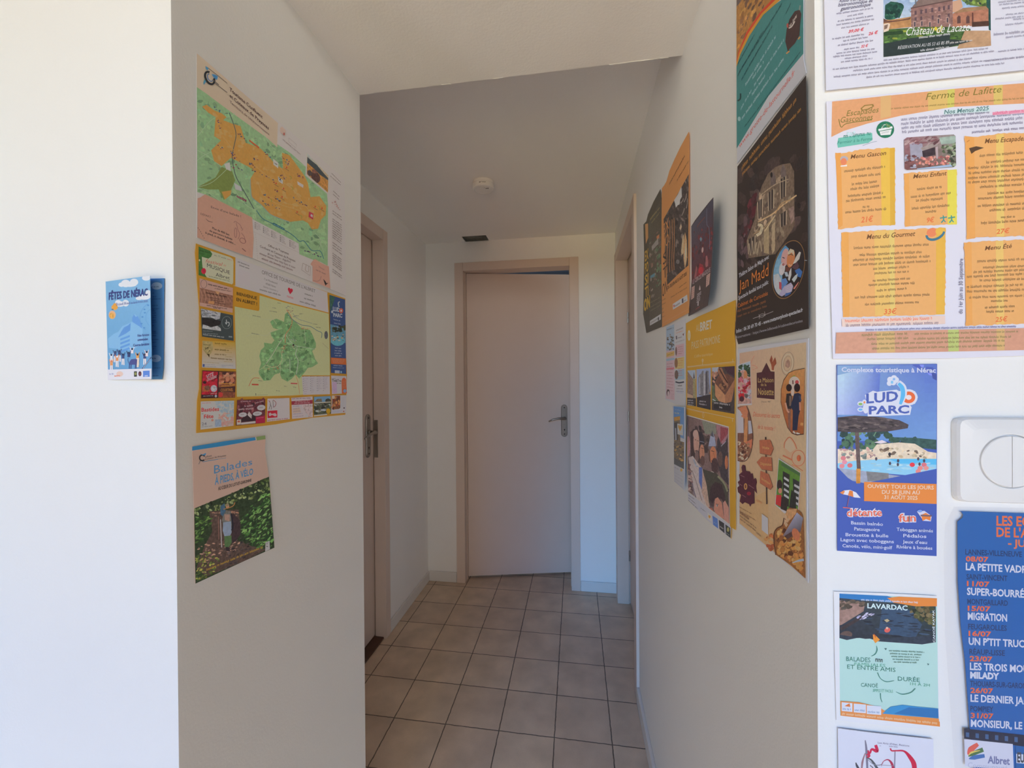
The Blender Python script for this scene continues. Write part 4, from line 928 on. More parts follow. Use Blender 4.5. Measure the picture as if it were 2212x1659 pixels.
P.block(Q(f7, 1395, 580), Q(f7, 1500, 605), Q(f7, 1405, 680), Q(f7, 1490, 695), 3, 3.0, (170, 178, 192)); P.block(Q(f7, 1405, 975), Q(f7, 1515, 985), Q(f7, 1400, 1080), Q(f7, 1520, 1085), 4, 3.0, (190, 194, 204), .3, True)
P.poly(at(f7, (1358, 1100), (1566, 1112), (1569, 1200), (1359, 1188)), (204, 106, 56)); P.block(Q(f7, 1375, 1128), Q(f7, 1550, 1136), Q(f7, 1390, 1170), Q(f7, 1530, 1178), 3, 2.0, (226, 170, 140)); P.fine(Q(f7, 1395, 1215), Q(f7, 1530, 1222), 2.6, (196, 198, 206)); P.fine(Q(f7, 1385, 1242), Q(f7, 1540, 1250), 2.0, (160, 168, 186)); P.poly(at(f7, (1412, 1275), (1480, 1278), (1480, 1318), (1412, 1315)), (190, 192, 200)); P.ell(*Q(f7, 1500, 1300), 1.8, 2.6, (150, 180, 190))
P.done()

# ---- walking brochure
Fc = (380, 920, 4.608)
P = Paper('brochure', 'walking and cycling brochure with a hiker on a fern path, below the two maps', 'brochure', 'L', Fc,
          [(160, 206), (500, 150), (886, 95), (890, 140), (884, 250), (925, 505), (955, 900), (978, 1212), (700, 1335), (500, 1425), (192, 1570), (182, 1100), (178, 820), (166, 450)], (168, 138, 122), gap=.0015, tilt=((180, 800), -0.9))
P.part('cover_strip')
P.poly([(160, 206), (500, 150), (786, 112), (793, 142), (480, 198), (158, 246)], (48, 112, 150)); P.poly([(796, 110), (886, 95), (890, 132), (802, 146)], (110, 126, 78)); P.poly([(786, 112), (796, 110), (802, 143), (794, 144)], (200, 190, 180))
P.part('photograph', 'photograph of a hiker among ferns')
reg = [(178, 822), (550, 672), (924, 505), (955, 900), (978, 1212), (700, 1335), (192, 1570), (182, 1100)]
P.clip = [(178, 822), (924, 503), (955, 860), (978, 1212), (192, 1570), (182, 1100)]
P.poly(reg, (48, 58, 40), .4)
P.dabs([(180, 830), (920, 510), (940, 700), (640, 740), (400, 860), (180, 900)], 130, [(52, 62, 38), (84, 98, 54), (110, 118, 70), (40, 46, 34), (128, 134, 92)], (8, 24), 1.7, 0, 90, .4)
P.poly([(330, 850), (620, 830), (640, 1000), (560, 1120), (760, 1200), (900, 1230), (700, 1335), (300, 1500), (200, 1420), (280, 1200), (360, 1050)], (84, 66, 58), .4)
P.dabs([(330, 860), (620, 850), (600, 930), (360, 900)], 24, [(164, 120, 96), (140, 104, 86), (100, 76, 66)], (8, 22), 2.6, -10, 20, .3)
P.dabs([(200, 1180), (520, 1120), (660, 1160), (520, 1300), (240, 1400)], 70, [(168, 130, 108), (150, 116, 98), (110, 84, 72), (188, 150, 126)], (8, 24), 2.6, -12, 22, .3)
P.dabs([(560, 1050), (760, 1180), (900, 1230), (500, 1420), (420, 1380)], 50, [(70, 60, 58), (86, 74, 70), (56, 48, 48)], (8, 22), 2.2, -20, 25, .3)
P.poly([(560, 860), (640, 950), (640, 1080), (590, 1150), (540, 1180)], (62, 48, 50), .4)
P.dabs([(180, 900), (340, 880), (360, 960), (300, 1040), (300, 1150), (190, 1160)], 80, [(74, 100, 50), (58, 84, 42), (98, 124, 66), (44, 62, 36)], (8, 24), 2.4, 160, 40, .3)
P.dabs([(190, 1280), (330, 1250), (430, 1340), (380, 1470), (200, 1550)], 75, [(92, 104, 52), (150, 150, 76), (70, 84, 44), (174, 160, 84)], (8, 22), 2.2, 150, 50, .3)
P.dabs([(660, 900), (800, 740), (920, 620), (945, 900), (970, 1190), (860, 1220), (760, 1200), (660, 1080), (640, 960)], 230, [(82, 118, 60), (66, 100, 50), (104, 140, 76), (50, 76, 42), (122, 152, 88), (40, 60, 36)], (10, 32), 3.2, -35, 30, .25)
P.ell(510, 800, 17, 24, (166, 122, 92), 0, .2); P.ell(508, 786, 17, 14, (136, 116, 90)); P.poly([(470, 870), (500, 840), (545, 850), (560, 960), (548, 1010), (470, 1010), (455, 940)], (104, 100, 92), .3)
P.poly([(440, 800), (480, 770), (492, 850), (462, 900), (440, 880)], (66, 92, 112), .3); P.poly([(468, 960), (545, 950), (552, 1060), (535, 1095), (480, 1100), (462, 1040)], (126, 136, 150), .1); P.poly([(478, 880), (535, 880), (530, 950), (485, 940)], (150, 120, 106), .2)
P.poly([(478, 1098), (550, 1090), (552, 1160), (520, 1210), (482, 1205)], (80, 104, 66), .2); P.poly([(490, 1205), (520, 1205), (540, 1250), (500, 1245)], (50, 42, 44)); P.stroke([(548, 870), (562, 1000), (552, 1040)], 16, (38, 36, 44)); P.stroke([(440, 930), (452, 1210)], 9, (196, 184, 178)); P.stroke([(418, 900), (424, 1130)], 6, (136, 96, 84)); P.stroke([(470, 830), (560, 800), (585, 760)], 8, (160, 112, 66))
P.clip = None
P.part('title_lettering')
P.text('Balades', (376, 476), (756, 386), 88, (74, 116, 148), h1=66); P.part('subtitle_lettering')
P.text('À PIEDS, À VÉLO', (384, 586), (766, 482), 82, (76, 118, 148), h1=64, bold=.02)
P.text('AU CŒUR DU LOT-ET-GARONNE', (416, 642), (748, 552), 36, (66, 54, 50), h1=28, bold=.02)
P.part('foot_lettering')
P.fine((300, 1442), (865, 1212), 24, (168, 132, 56))
P.part('emblem')
P.ring(258, 318, 26, 28, 13, (44, 44, 46), 0, 40, 330); P.poly([(232, 275), (262, 285), (296, 268), (290, 292), (262, 292)], (72, 120, 150)); P.stroke([(240, 345), (222, 382)], 4, (66, 70, 72)); P.text('onfluent', (285, 318), (352, 304), 20, (70, 60, 56)); P.text('Coteaux de Prayssas', (285, 338), (495, 300), 16, (70, 60, 56)); P.stroke([(260, 358), (415, 332)], 5, (72, 112, 136)); P.stroke([(400, 335), (495, 318)], 2.5, (72, 112, 136))
P.part('edition_tag'); P.poly([(888, 1160), (928, 1142), (932, 1228), (884, 1252)], (196, 188, 182)); P.dabs([(895, 1165), (918, 1155), (918, 1200), (894, 1212)], 12, [(60, 56, 56)], (2, 5), 1.5, 0, 30, 0)
P.done()

# ---- folded leaflet on the front face of the left wall
Fd = (200, 560, 5.53)
root = empty('folded_leaflet', ray_hit(*at(Fd, (440, 850))[0], *WALLS['FL']), 'small blue folded festival leaflet hanging alone near the wall corner', 'leaflet')
P = Paper(None, '', '', 'FL', Fd, [(690, 232), (858, 228), (852, 1000), (848, 1300), (832, 1434), (700, 1436)], (72, 122, 164), gap=.0015, root=root, sheet='rear_page')
P.part('rear_page_print')
P.ell(770, 320, 66, 44, (150, 170, 184)); P.ell(760, 1185, 62, 44, (150, 172, 188)); P.fine((700, 340), (800, 335), 18, (60, 84, 120)); P.fine((712, 1195), (770, 1192), 22, (50, 70, 110))
for y, x in ((412, 740), (455, 770), (482, 830), (560, 785), (600, 800), (625, 760), (650, 770), (680, 768), (705, 772), (735, 765), (758, 772), (800, 740), (870, 770), (890, 778), (920, 770), (965, 805), (1000, 770), (1050, 775), (1075, 760), (1305, 820), (1400, 800)): P.fine((718, y), (x, y - 3), 15, (38, 66, 112))
P.done()
P = Paper(None, '', '', 'FL', Fd, [(160, 270), (400, 240), (595, 210), (690, 198), (702, 820), (714, 1430), (440, 1436), (192, 1442), (178, 900)], (116, 166, 196), gap=.002, root=root, sheet='cover_page', tilt=((165, 850), -9.0))
P.part('cover_picture', 'festival cover with castle, crowd and bull')
P.clip = [(160, 268), (690, 196), (714, 1312), (188, 1318)]
P.grad([(160, 268), (690, 196), (714, 1312), (188, 1318)], [(122, 172, 200), (128, 176, 204), (104, 158, 192), (104, 158, 192)], .02, 6)
for x, y, rx, ry in ((400, 290, 55, 45), (350, 305, 36, 26), (500, 275, 50, 42), (450, 305, 80, 26), (645, 225, 50, 32), (680, 215, 40, 26), (620, 455, 70, 30), (670, 420, 40, 50), (560, 468, 40, 20), (330, 535, 60, 34), (400, 525, 40, 40), (310, 515, 36, 28)): P.ell(x, y, rx, ry, (226, 228, 224))
P.poly([(188, 950), (260, 890), (310, 870), (360, 800), (440, 765), (480, 745), (480, 700), (510, 650), (545, 700), (560, 760), (600, 800), (606, 1000), (480, 1090), (200, 1060)], (130, 178, 206)); P.poly([(310, 935), (350, 860), (380, 815), (430, 790), (460, 760), (455, 850), (400, 890)], (96, 146, 196)); P.poly([(480, 750), (478, 700), (500, 660), (520, 690), (545, 680), (590, 770), (598, 830), (560, 800)], (100, 150, 200))
for i in range(4): P.poly([(335, 950 + 48 * i), (450, 905 + 48 * i), (450, 930 + 48 * i), (337, 972 + 48 * i)], (98, 150, 200))
P.ring(760, 700, 190, 190, 5, (96, 148, 192), 0, 130, 240); P.ring(760, 700, 120, 120, 4, (96, 148, 192), 0, 130, 240)
for x, y in ((668, 550), (625, 600), (600, 690), (590, 770), (622, 820), (630, 640)): P.ell(x, y, 13, 9, (86, 140, 188))
P.ell(268, 575, 38, 32, (228, 166, 76)); P.poly([(240, 560), (262, 525), (292, 530), (304, 590), (270, 612)], (226, 162, 70)); P.ell(240, 665, 42, 50, (220, 172, 128)); P.ell(236, 675, 32, 36, (226, 168, 84), 0, .3); P.stroke([(232, 598), (256, 600)], 8, (56, 60, 90))
rr = random.Random(3)
for x, y, c1, c2 in ((230, 1165, (232, 232, 228), (48, 52, 72)), (275, 1130, (70, 80, 120), (44, 48, 70)), (325, 1120, (64, 76, 116), (44, 48, 70)), (300, 1185, (228, 150, 90), (236, 230, 222)), (370, 1160, (62, 74, 116), (46, 50, 70)), (232, 1240, (226, 156, 96), (216, 120, 76)), (480, 1095, (232, 226, 222), (44, 46, 66)), (545, 1160, (228, 160, 80), (40, 42, 60)), (630, 1160, (66, 76, 116), (60, 50, 60)), (655, 1130, (232, 214, 206), (52, 50, 66)), (440, 1140, (60, 72, 112), (50, 56, 80))):
    P.ell(x, y - 22, 10, 12, c2); P.poly([(x - 14, y - 10), (x + 14, y - 10), (x + 16, y + 30), (x - 16, y + 30)], c1); P.stroke([(x - 12, y - 4), (x - 26, y - 45)], 8, c1); P.stroke([(x + 12, y - 4), (x + 24, y - 48)], 8, c1)
    if y > 1150 or x < 400: P.stroke([(x - 8, y + 28), (x - 10, y + 100)], 15, (232, 226, 220)); P.stroke([(x + 9, y + 28), (x + 12, y + 104)], 15, (230, 224, 218))
P.poly([(450, 1225), (470, 1195), (520, 1190), (545, 1210), (548, 1240), (530, 1262), (500, 1260), (455, 1262), (440, 1250)], (76, 82, 132)); P.poly([(515, 1190), (560, 1200), (552, 1250), (520, 1240)], (70, 74, 124))
for x in (448, 468, 520, 534): P.stroke([(x, 1250), (x - 4, 1306)], 7, (72, 78, 128))
P.stroke([(440, 1240), (428, 1205), (436, 1180)], 4, (72, 78, 128)); P.stroke([(600, 1310), (650, 1250), (710, 1170)], 12, (60, 74, 120)); P.stroke([(612, 1300), (700, 1190)], 4, (220, 226, 232)); P.stroke([(555, 1180), (548, 1290)], 24, (232, 214, 190)); P.clip = None
P.part('title_lettering')
P.text('FÊTES DE NÉRAC', (202, 488), (666, 432), 92, (62, 66, 120), h1=86, bold=.022); P.text('Du jeudi 30 avril au lundi 4 mai 2026', (290, 556), (666, 512), 34, (100, 110, 160), h1=30)
P.part('programme_lettering')
P.text('Fête foraine', (546, 928), (682, 914), 30, (66, 72, 128), bold=.012); P.fine((548, 978), (682, 966), 30, (66, 72, 128)); P.text('Course landaise', (494, 1044), (684, 1026), 32, (66, 72, 128), bold=.012)
P.part('sponsor_band')
P.poly([(188, 1318), (714, 1306), (714, 1430), (440, 1436), (192, 1442)], (224, 222, 220)); P.fine((212, 1382), (272, 1378), 20, (120, 130, 170)); P.fine((272, 1404), (350, 1396), 20, (232, 130, 84)); P.ell(335, 1370, 40, 32, (236, 206, 184)); P.fine((272, 1404), (350, 1396), 20, (226, 120, 76))
P.poly([(505, 1340), (540, 1338), (540, 1402), (506, 1404)], (46, 52, 46)); P.ell(523, 1368, 11, 18, (150, 150, 84)); P.ell(576, 1368, 19, 30, (84, 52, 62)); P.ell(576, 1372, 9, 12, (140, 74, 76)); P.poly([(613, 1334), (692, 1330), (692, 1404), (614, 1406)], (92, 132, 196)); P.poly([(632, 1388), (670, 1386), (670, 1398), (632, 1400)], (214, 220, 232))
P.done()

# ================================================================== papers on the right wall, from the far door to the corner
g1 = (1475, 880, 5.72); g2 = (1475, 640, 6.144); g3 = (1430, 680, 4.25); g4 = (1380, 280, 3.767); g5 = (1480, 420, 5.925)
g6 = (1585, 730, 7.211); g7 = (1585, 930, 5.029); g8 = (1585, 480, 6.143); gt = (1560, 0, 4.364); gm = (1560, 300, 3.4545)

# ---- dark exhibition poster
P = Paper('poster', 'dark grey exhibition poster with yellow lettering, nearest the far door frame', 'poster', 'R', g4,
          [(38, 772), (62, 745), (75, 690), (120, 588), (176, 484), (186, 560), (187, 1000), (186, 1605), (62, 1655), (36, 1500), (44, 1000)], (72, 66, 56), gap=.0015)
P.part('picture')
P.clip = [(82, 760), (184, 560), (184, 1540), (85, 1600)]
P.grad([(82, 740), (184, 560), (184, 1540), (85, 1600)], [(84, 80, 68), (76, 70, 60), (92, 84, 70), (80, 72, 60)], .3, 6)
P.dabs([(90, 900), (180, 800), (180, 1380), (90, 1400)], 60, [(112, 100, 90), (96, 100, 80), (120, 92, 80), (84, 76, 66), (130, 118, 106), (100, 80, 72)], (8, 26), 2.6, 115, 20, .3)
P.dabs([(140, 960), (182, 940), (182, 1260), (140, 1280)], 18, [(92, 112, 84), (84, 102, 78)], (8, 22), 2.2, 100, 20, .2); P.poly([(95, 1190), (132, 1165), (130, 1195), (95, 1210)], (84, 128, 138)); P.poly([(145, 870), (168, 850), (166, 885), (148, 895)], (176, 112, 72)); P.poly([(105, 950), (160, 880), (160, 930), (108, 985)], (140, 132, 124), .2)
P.clip = None
P.fine((92, 740), (172, 640), 20, (148, 128, 80)); P.fine((104, 765), (176, 672), 16, (136, 118, 76))
for y in (1385, 1420, 1450): P.fine((95, y + 30), (180, y - 20), 12, (120, 108, 84))
P.part('side_lettering')
P.poly([(52, 770), (76, 762), (78, 880), (58, 930)], (196, 146, 92))
for i, t in enumerate(('EX', 'PO', 'SI', 'TI')): P.text(t, (50, 1075 + i * 98), (79, 1046 + i * 100), 84, (186, 148, 62), bold=.03)
P.text('ON', (42, 1480), (92, 1440), 96, (196, 156, 60), bold=.05)
P.part('sponsor_band'); P.poly([(92, 1556), (180, 1500), (180, 1545), (92, 1595)], (190, 184, 176)); P.fine((98, 1580), (160, 1540), 16, (120, 112, 106)); P.poly([(156, 1530), (166, 1522), (166, 1550), (156, 1556)], (70, 64, 64))
P.done()

# ---- orange exhibition poster
P = Paper('poster', 'tall orange exhibition poster with a dark sculpture photograph, top edge curling', 'poster', 'R', g4,
          [(188, 478), (208, 452), (226, 420), (250, 335), (292, 240), (340, 140), (407, 18), (411, 60), (413, 700), (409, 1490), (300, 1548), (190, 1608), (184, 1000)], (186, 128, 74), gap=.0022)
P.part('photograph')
q = [(203, 728), (300, 555), (408, 362), (404, 1105), (320, 1178), (235, 1262), (215, 1000)]
P.poly(q, (66, 58, 54), .5); P.clip = q
P.dabs(q, 120, [(58, 50, 48), (84, 74, 68), (48, 42, 42), (104, 92, 84), (74, 62, 56)], (8, 26), 2.6, 80, 30, .4)
P.clip = None
P.poly([(288, 575), (318, 528), (348, 465), (352, 545), (338, 570), (334, 608), (318, 615), (302, 635), (296, 600)], (204, 198, 188))
for x0, y0, x1, y1, w in ((365, 560, 340, 600, 8), (372, 640, 350, 700, 7), (390, 520, 370, 590, 7), (396, 560, 388, 640, 6)): P.stroke([(x0, y0), ((x0 + x1) / 2 + 4, (y0 + y1) / 2), (x1, y1)], w, (132, 120, 108), .4)
P.poly([(332, 800), (345, 765), (352, 790), (342, 822)], (196, 172, 140), .2); P.poly([(358, 870), (368, 850), (368, 1000), (350, 1025), (345, 990)], (196, 170, 130), .2); P.poly([(378, 830), (392, 900), (396, 1040), (378, 1130), (366, 1060), (364, 950)], (190, 150, 104), .2); P.poly([(384, 900), (390, 1000), (380, 1110), (374, 1000)], (220, 206, 176), .1)
P.ell(318, 1075, 14, 18, (110, 104, 100), 0, .5)
for x in (212, 232, 252, 272, 288): P.stroke([(x, 720 + (290 - x) * .5), (x + 3, 900), (x - 2, 1060), (x + 1, 1180 - (x - 212) * .5)], 6, (150, 106, 70), .3)
P.part('big_lettering')
for i, t in enumerate(('EX', 'PO', 'SI', 'TI')): P.text(t, (198, 870 + i * 118), (246, 800 + i * 124), 96, (176, 122, 74) if i < 2 else (60, 50, 46), bold=.0)
P.text('ON', (192, 1368), (232, 1318), 110, (58, 48, 46))
P.part('small_lettering')
P.text('monumentales', (250, 452), (376, 220), 26, (64, 46, 40), slant=.0); P.fine((312, 420), (408, 260), 18, (120, 82, 52)); P.part('date_lettering')
P.text('DU 28 JUIN AU 31 AOÛT 2025', (236, 1300), (392, 1182), 28, (66, 50, 42), bold=.02)
P.fine((262, 1370), (396, 1288), 12, (140, 96, 60)); P.fine((330, 1290), (392, 1244), 12, (140, 96, 60))
P.part('partner_list'); P.block((192, 1395), (224, 1375), (192, 1530), (222, 1515), 5, 12, (140, 96, 60), .4); P.fine((195, 1580), (405, 1462), 8, (206, 160, 116))
P.part('sponsor_band'); P.poly([(278, 1420), (396, 1342), (400, 1392), (280, 1465)], (200, 194, 186)); P.fine((288, 1448), (348, 1412), 20, (110, 104, 104)); P.poly([(352, 1378), (364, 1370), (366, 1408), (353, 1414)], (70, 64, 76)); P.fine((370, 1400), (394, 1386), 12, (120, 112, 110)); P.poly([(284, 1428), (292, 1422), (292, 1440), (284, 1444)], (170, 70, 60))
P.done()

# ---- dark red flyer
P = Paper('flyer', 'small dark red show flyer standing off the wall, above the yellow poster', 'flyer', 'R', g5,
          [(80, 408), (130, 330), (220, 212), (300, 110), (362, 38), (364, 500), (342, 900), (328, 1150), (292, 1420), (170, 1490), (40, 1562), (62, 1400), (86, 1100), (84, 700)], (64, 52, 54), gap=.003, tilt=((85, 900), -5))
P.part('picture')
q = [(84, 412), (222, 216), (360, 50), (362, 500), (330, 930), (88, 1140)]
P.clip = q
P.grad([(84, 412), (360, 46), (342, 930), (88, 1150)], [(70, 72, 84), (60, 60, 72), (84, 44, 50), (88, 42, 48)], .2, 8)
P.dabs([(90, 500), (350, 300), (340, 900), (92, 1120)], 60, [(96, 46, 52), (78, 44, 50), (110, 44, 48), (70, 52, 60)], (14, 40), 2.4, 95, 20, .2)
P.stroke([(280, 180), (282, 380), (310, 440), (318, 700)], 8, (92, 96, 112)); P.stroke([(255, 290), (180, 380), (160, 420)], 9, (110, 62, 54)); P.poly([(188, 570), (205, 540), (222, 570), (206, 605)], (96, 124, 134)); P.ell(226, 710, 12, 36, (214, 178, 168), 5)
P.poly([(150, 1040), (190, 880), (230, 900), (250, 960), (200, 1060)], (134, 44, 54), .2); P.ell(205, 975, 30, 48, (168, 46, 58), 0, .1); P.poly([(262, 900), (268, 790), (285, 780), (300, 860), (298, 915), (268, 935)], (148, 92, 92), .2); P.poly([(120, 1050), (128, 1010), (146, 910), (160, 940), (148, 1050), (125, 1080)], (140, 84, 84), .2)
P.clip = None
P.part('title_lettering')
P.text('LE CERCLE MAGIQUE', (98, 1150), (326, 985), 56, (150, 130, 128), h1=58, bold=.03)
P.part('text_panel')
P.poly([(90, 1160), (328, 990), (322, 1180), (290, 1418), (170, 1488), (44, 1556), (64, 1400)], (70, 58, 56), .15); P.poly([(88, 1190), (126, 1165), (118, 1320), (80, 1350)], (168, 136, 124), .2); P.poly([(276, 1040), (326, 1000), (312, 1150), (270, 1190)], (168, 138, 126), .2); P.block((92, 1220), (120, 1200), (86, 1330), (112, 1310), 5, 11, (120, 88, 82)); P.block((280, 1060), (316, 1034), (276, 1160), (306, 1136), 5, 11, (120, 88, 82))
P.poly([(180, 1220), (192, 1160), (202, 1205), (198, 1225)], (196, 172, 166)); P.block((158, 1290), (216, 1248), (150, 1390), (196, 1350), 5, 20, (206, 190, 186)); P.stroke([(172, 1370), (168, 1425)], 12, (200, 186, 180)); P.fine((140, 1475), (192, 1440), 14, (168, 60, 56))
P.done()

# ---- leaflet opened out into two printed columns
P = Paper('leaflet', 'narrow opened leaflet with pink and white columns, under the orange poster', 'leaflet', 'R', g3,
          [(34, 112), (120, 72), (216, 34), (218, 400), (213, 834), (125, 820), (30, 778), (36, 400)], (200, 194, 188), gap=.0012)
P.part('pink_column')
P.clip = [(42, 116), (114, 86), (118, 786), (38, 768)]
P.grad([(42, 116), (114, 86), (116, 340), (42, 345)], [(150, 164, 172), (158, 170, 176), (140, 150, 156), (136, 148, 156)], .1, 4)
P.poly([(42, 330), (116, 325), (118, 786), (38, 770)], (196, 168, 166)); P.dabs([(50, 190), (105, 160), (108, 320), (48, 330)], 34, [(96, 84, 76), (70, 62, 60), (124, 108, 92), (82, 84, 80)], (5, 14), 1.6, 80, 50, .3); P.poly([(42, 350), (116, 332), (116, 372), (42, 390)], (200, 164, 96)); P.poly([(42, 405), (116, 395), (116, 412), (42, 425)], (160, 186, 194))
P.fine((46, 145), (110, 122), 16, (84, 92, 100)); P.fine((50, 375), (112, 352), 11, (140, 100, 40)); P.block((46, 455), (112, 448), (46, 690), (112, 705), 10, 9, (150, 96, 104), .2); P.poly([(42, 490), (114, 482), (114, 498), (42, 505)], (190, 110, 116)); P.ell(58, 716, 15, 32, (70, 56, 58), 0, .4); P.ell(60, 725, 10, 24, (176, 156, 152), 0, .3); P.block((85, 730), (114, 733), (85, 765), (112, 768), 3, 7, (150, 110, 116)); P.clip = None
P.part('white_column')
P.fine((132, 150), (208, 120), 17, (120, 110, 110)); P.fine((132, 172), (200, 148), 9, (190, 120, 90)); P.poly([(190, 178), (205, 168), (200, 195)], (110, 60, 60)); P.poly([(128, 195), (140, 192), (142, 225), (130, 226)], (90, 84, 90)); P.fine((146, 218), (188, 206), 13, (100, 96, 100)); P.fine((128, 258), (208, 232), 9, (120, 112, 112))
P.poly([(128, 280), (206, 262), (208, 380), (126, 390)], (204, 170, 168)); P.poly([(124, 402), (208, 385), (206, 490), (122, 498)], (216, 190, 120)); P.poly([(124, 510), (208, 495), (208, 590), (122, 600)], (170, 190, 198)); P.ell(132, 335, 9, 40, (110, 80, 74), 0, .3); P.ell(132, 442, 15, 46, (130, 92, 62), 0, .3); P.ell(135, 550, 17, 42, (96, 76, 68), 0, .4)
for y, c in ((300, (150, 90, 90)), (408, (190, 110, 60)), (500, (170, 80, 80))): P.block((150, y), (202, y - 8), (152, y + 60), (200, y + 56), 4, 9, c, .4)
P.stroke([(126, 615), (160, 624), (205, 616)], 12, (44, 46, 60)); P.fine((148, 656), (188, 656), 15, (70, 66, 74)); P.fine((135, 682), (198, 684), 9, (110, 106, 112)); P.poly([(140, 692), (195, 696), (193, 725), (142, 718)], (180, 176, 176)); P.fine((130, 704), (204, 708), 8, (120, 116, 120))
P.done()

# ---- castle flyer
P = Paper('flyer', 'castle flyer with blue sky and a white heart sticker, beneath the opened leaflet', 'flyer', 'R', g3,
          [(96, 836), (150, 842), (212, 848), (216, 1000), (214, 1260), (206, 1612), (160, 1570), (114, 1530), (108, 1250), (104, 1000)], (200, 196, 192), gap=.0015, tilt=((108, 1200), -3))
P.part('photograph')
P.clip = [(108, 840), (206, 850), (204, 1418), (112, 1370)]
P.grad([(106, 840), (208, 850), (206, 1140), (110, 1100)], [(92, 132, 176), (100, 144, 190), (140, 176, 206), (110, 150, 190)], .02, 5)
P.poly([(112, 940), (165, 930), (168, 1000), (170, 1160), (206, 1170), (204, 1420), (112, 1370)], (108, 92, 70), .5); P.poly([(113, 940), (168, 932), (168, 966), (113, 975)], (172, 128, 60), .3); P.poly([(113, 990), (150, 985), (150, 1150), (113, 1150)], (70, 66, 62), .4)
P.dabs([(113, 1150), (204, 1180), (204, 1380), (113, 1350)], 40, [(140, 110, 66), (96, 82, 66), (160, 128, 76), (76, 66, 58)], (6, 16), 1.6, 0, 60, .4); P.poly([(112, 1310), (204, 1360), (204, 1420), (112, 1370)], (82, 80, 76), .4); P.stroke([(126, 1040), (130, 1150)], 12, (150, 150, 150)); P.clip = None
P.fine((118, 872), (180, 882), 9, (190, 206, 222)); P.fine((118, 905), (160, 912), 14, (186, 170, 120))
P.part('heart_sticker'); P.poly([(142, 998), (196, 1008), (196, 1110), (144, 1096)], (208, 204, 196)); P.poly([(168, 1070), (152, 1035), (150, 1015), (160, 1012), (168, 1025), (178, 1014), (184, 1025), (180, 1045)], (206, 158, 60)); P.fine((152, 1090), (190, 1098), 8, (190, 170, 120))
P.part('caption_text'); P.fine((118, 1405), (158, 1425), 16, (140, 134, 136)); P.ell(180, 1425, 10, 15, (200, 160, 76)); P.block((118, 1450), (196, 1492), (118, 1530), (190, 1590), 4, 8, (150, 146, 150))
P.done()

# ---- yellow heritage poster
P = Paper('poster', 'yellow heritage pass poster with three photographs above a crowd of bearded men', 'poster', 'R', I0,
          at(g2, (44, 358), (205, 270), (450, 164), (698, 50), (702, 220), (684, 480), (700, 650), (702, 1000)) + at(g1, (648, 95), (656, 1516), (604, 1484), (600, 1622), (300, 1390), (70, 1145), (45, 600)), (192, 144, 46), gap=.0015)
W = lambda *p: at(g2, *p); V1 = lambda *p: at(g1, *p)
P.part('heading_panel')
P.stroke(W((62, 936), (265, 912), (690, 868)), 1.1, (226, 206, 170)); P.stroke(W((62, 945), (692, 884)), .5, (226, 206, 170)); P.stroke(W((265, 912), (268, 830)), .9, (226, 206, 170)); P.ring(*W((266, 850))[0], 1.6, 3.2, .6, (226, 206, 170)); P.stroke(W((668, 870), (668, 830)), .9, (226, 206, 170))
P.sub('lettering')
P.ell(*W((86, 520))[0], 3.1, 11.5, (214, 204, 184)); P.ell(*W((86, 520))[0], 2.0, 7, (180, 160, 110))
P.text('AL', Q(g2, 178, 470), Q(g2, 228, 455), 15.5, (222, 200, 150)); P.text('BRET', Q(g2, 232, 462), Q(g2, 392, 420), 19, (232, 220, 196), bold=.03); P.text('PASS PATRIMOINE', Q(g2, 120, 706), Q(g2, 498, 612), 17.5, (226, 206, 160)); P.text("L'offre touristique", Q(g2, 160, 815), Q(g2, 400, 780), 6.5, (220, 196, 140))
P.part('photograph', 'grey castle wall photograph'); P.clip = W((66, 985), (172, 978), (180, 1462), (60, 1445))
P.poly(W((60, 980), (175, 975), (185, 1465), (58, 1445)), (150, 158, 164)); P.poly(W((62, 990), (150, 1110), (182, 1150), (185, 1465), (58, 1445)), (128, 106, 92), .4); P.poly(W((140, 1090), (150, 1000), (165, 1090)), (84, 76, 76)); P.poly(W((140, 1090), (180, 1100), (182, 1350), (142, 1350)), (140, 130, 92), .4); P.poly(W((58, 1285), (140, 1320), (140, 1360), (58, 1345)), (170, 140, 112)); P.poly(W((58, 1345), (182, 1355), (184, 1465), (58, 1445)), (62, 56, 54)); P.block(Q(g2, 66, 1385), Q(g2, 145, 1392), Q(g2, 70, 1445), Q(g2, 150, 1455), 3, 3.0, (206, 200, 196)); P.clip = None
P.part('photograph', 'grey castle towers photograph'); P.clip = W((184, 970), (376, 950), (374, 1508), (190, 1466))
P.poly(W((180, 965), (378, 948), (378, 1510), (186, 1468)), (150, 158, 178), .05); P.poly(W((210, 1080), (225, 1040), (245, 1030), (262, 990), (278, 985), (292, 1040), (315, 985), (345, 990), (355, 1160), (370, 1290), (300, 1330), (215, 1310)), (112, 108, 110), .4); P.poly(W((278, 1000), (300, 1050), (300, 1310), (280, 1315)), (160, 156, 154), .2); P.poly(W((310, 1000), (328, 1010), (332, 1290), (310, 1300)), (74, 70, 76), .3); P.poly(W((218, 1060), (236, 1080), (236, 1300), (218, 1300)), (150, 146, 146), .3); P.poly(W((190, 1340), (378, 1300), (378, 1510), (190, 1470)), (54, 48, 50), .2); P.block(Q(g2, 225, 1398), Q(g2, 318, 1408), Q(g2, 222, 1435), Q(g2, 325, 1452), 2, 3.4, (206, 198, 198)); P.poly(W((355, 1275), (372, 1265), (372, 1300), (352, 1300)), (150, 110, 80)); P.clip = None
P.part('photograph', 'photograph of a wooden box game'); P.clip = W((392, 946), (694, 926), (692, 1562), (388, 1508))
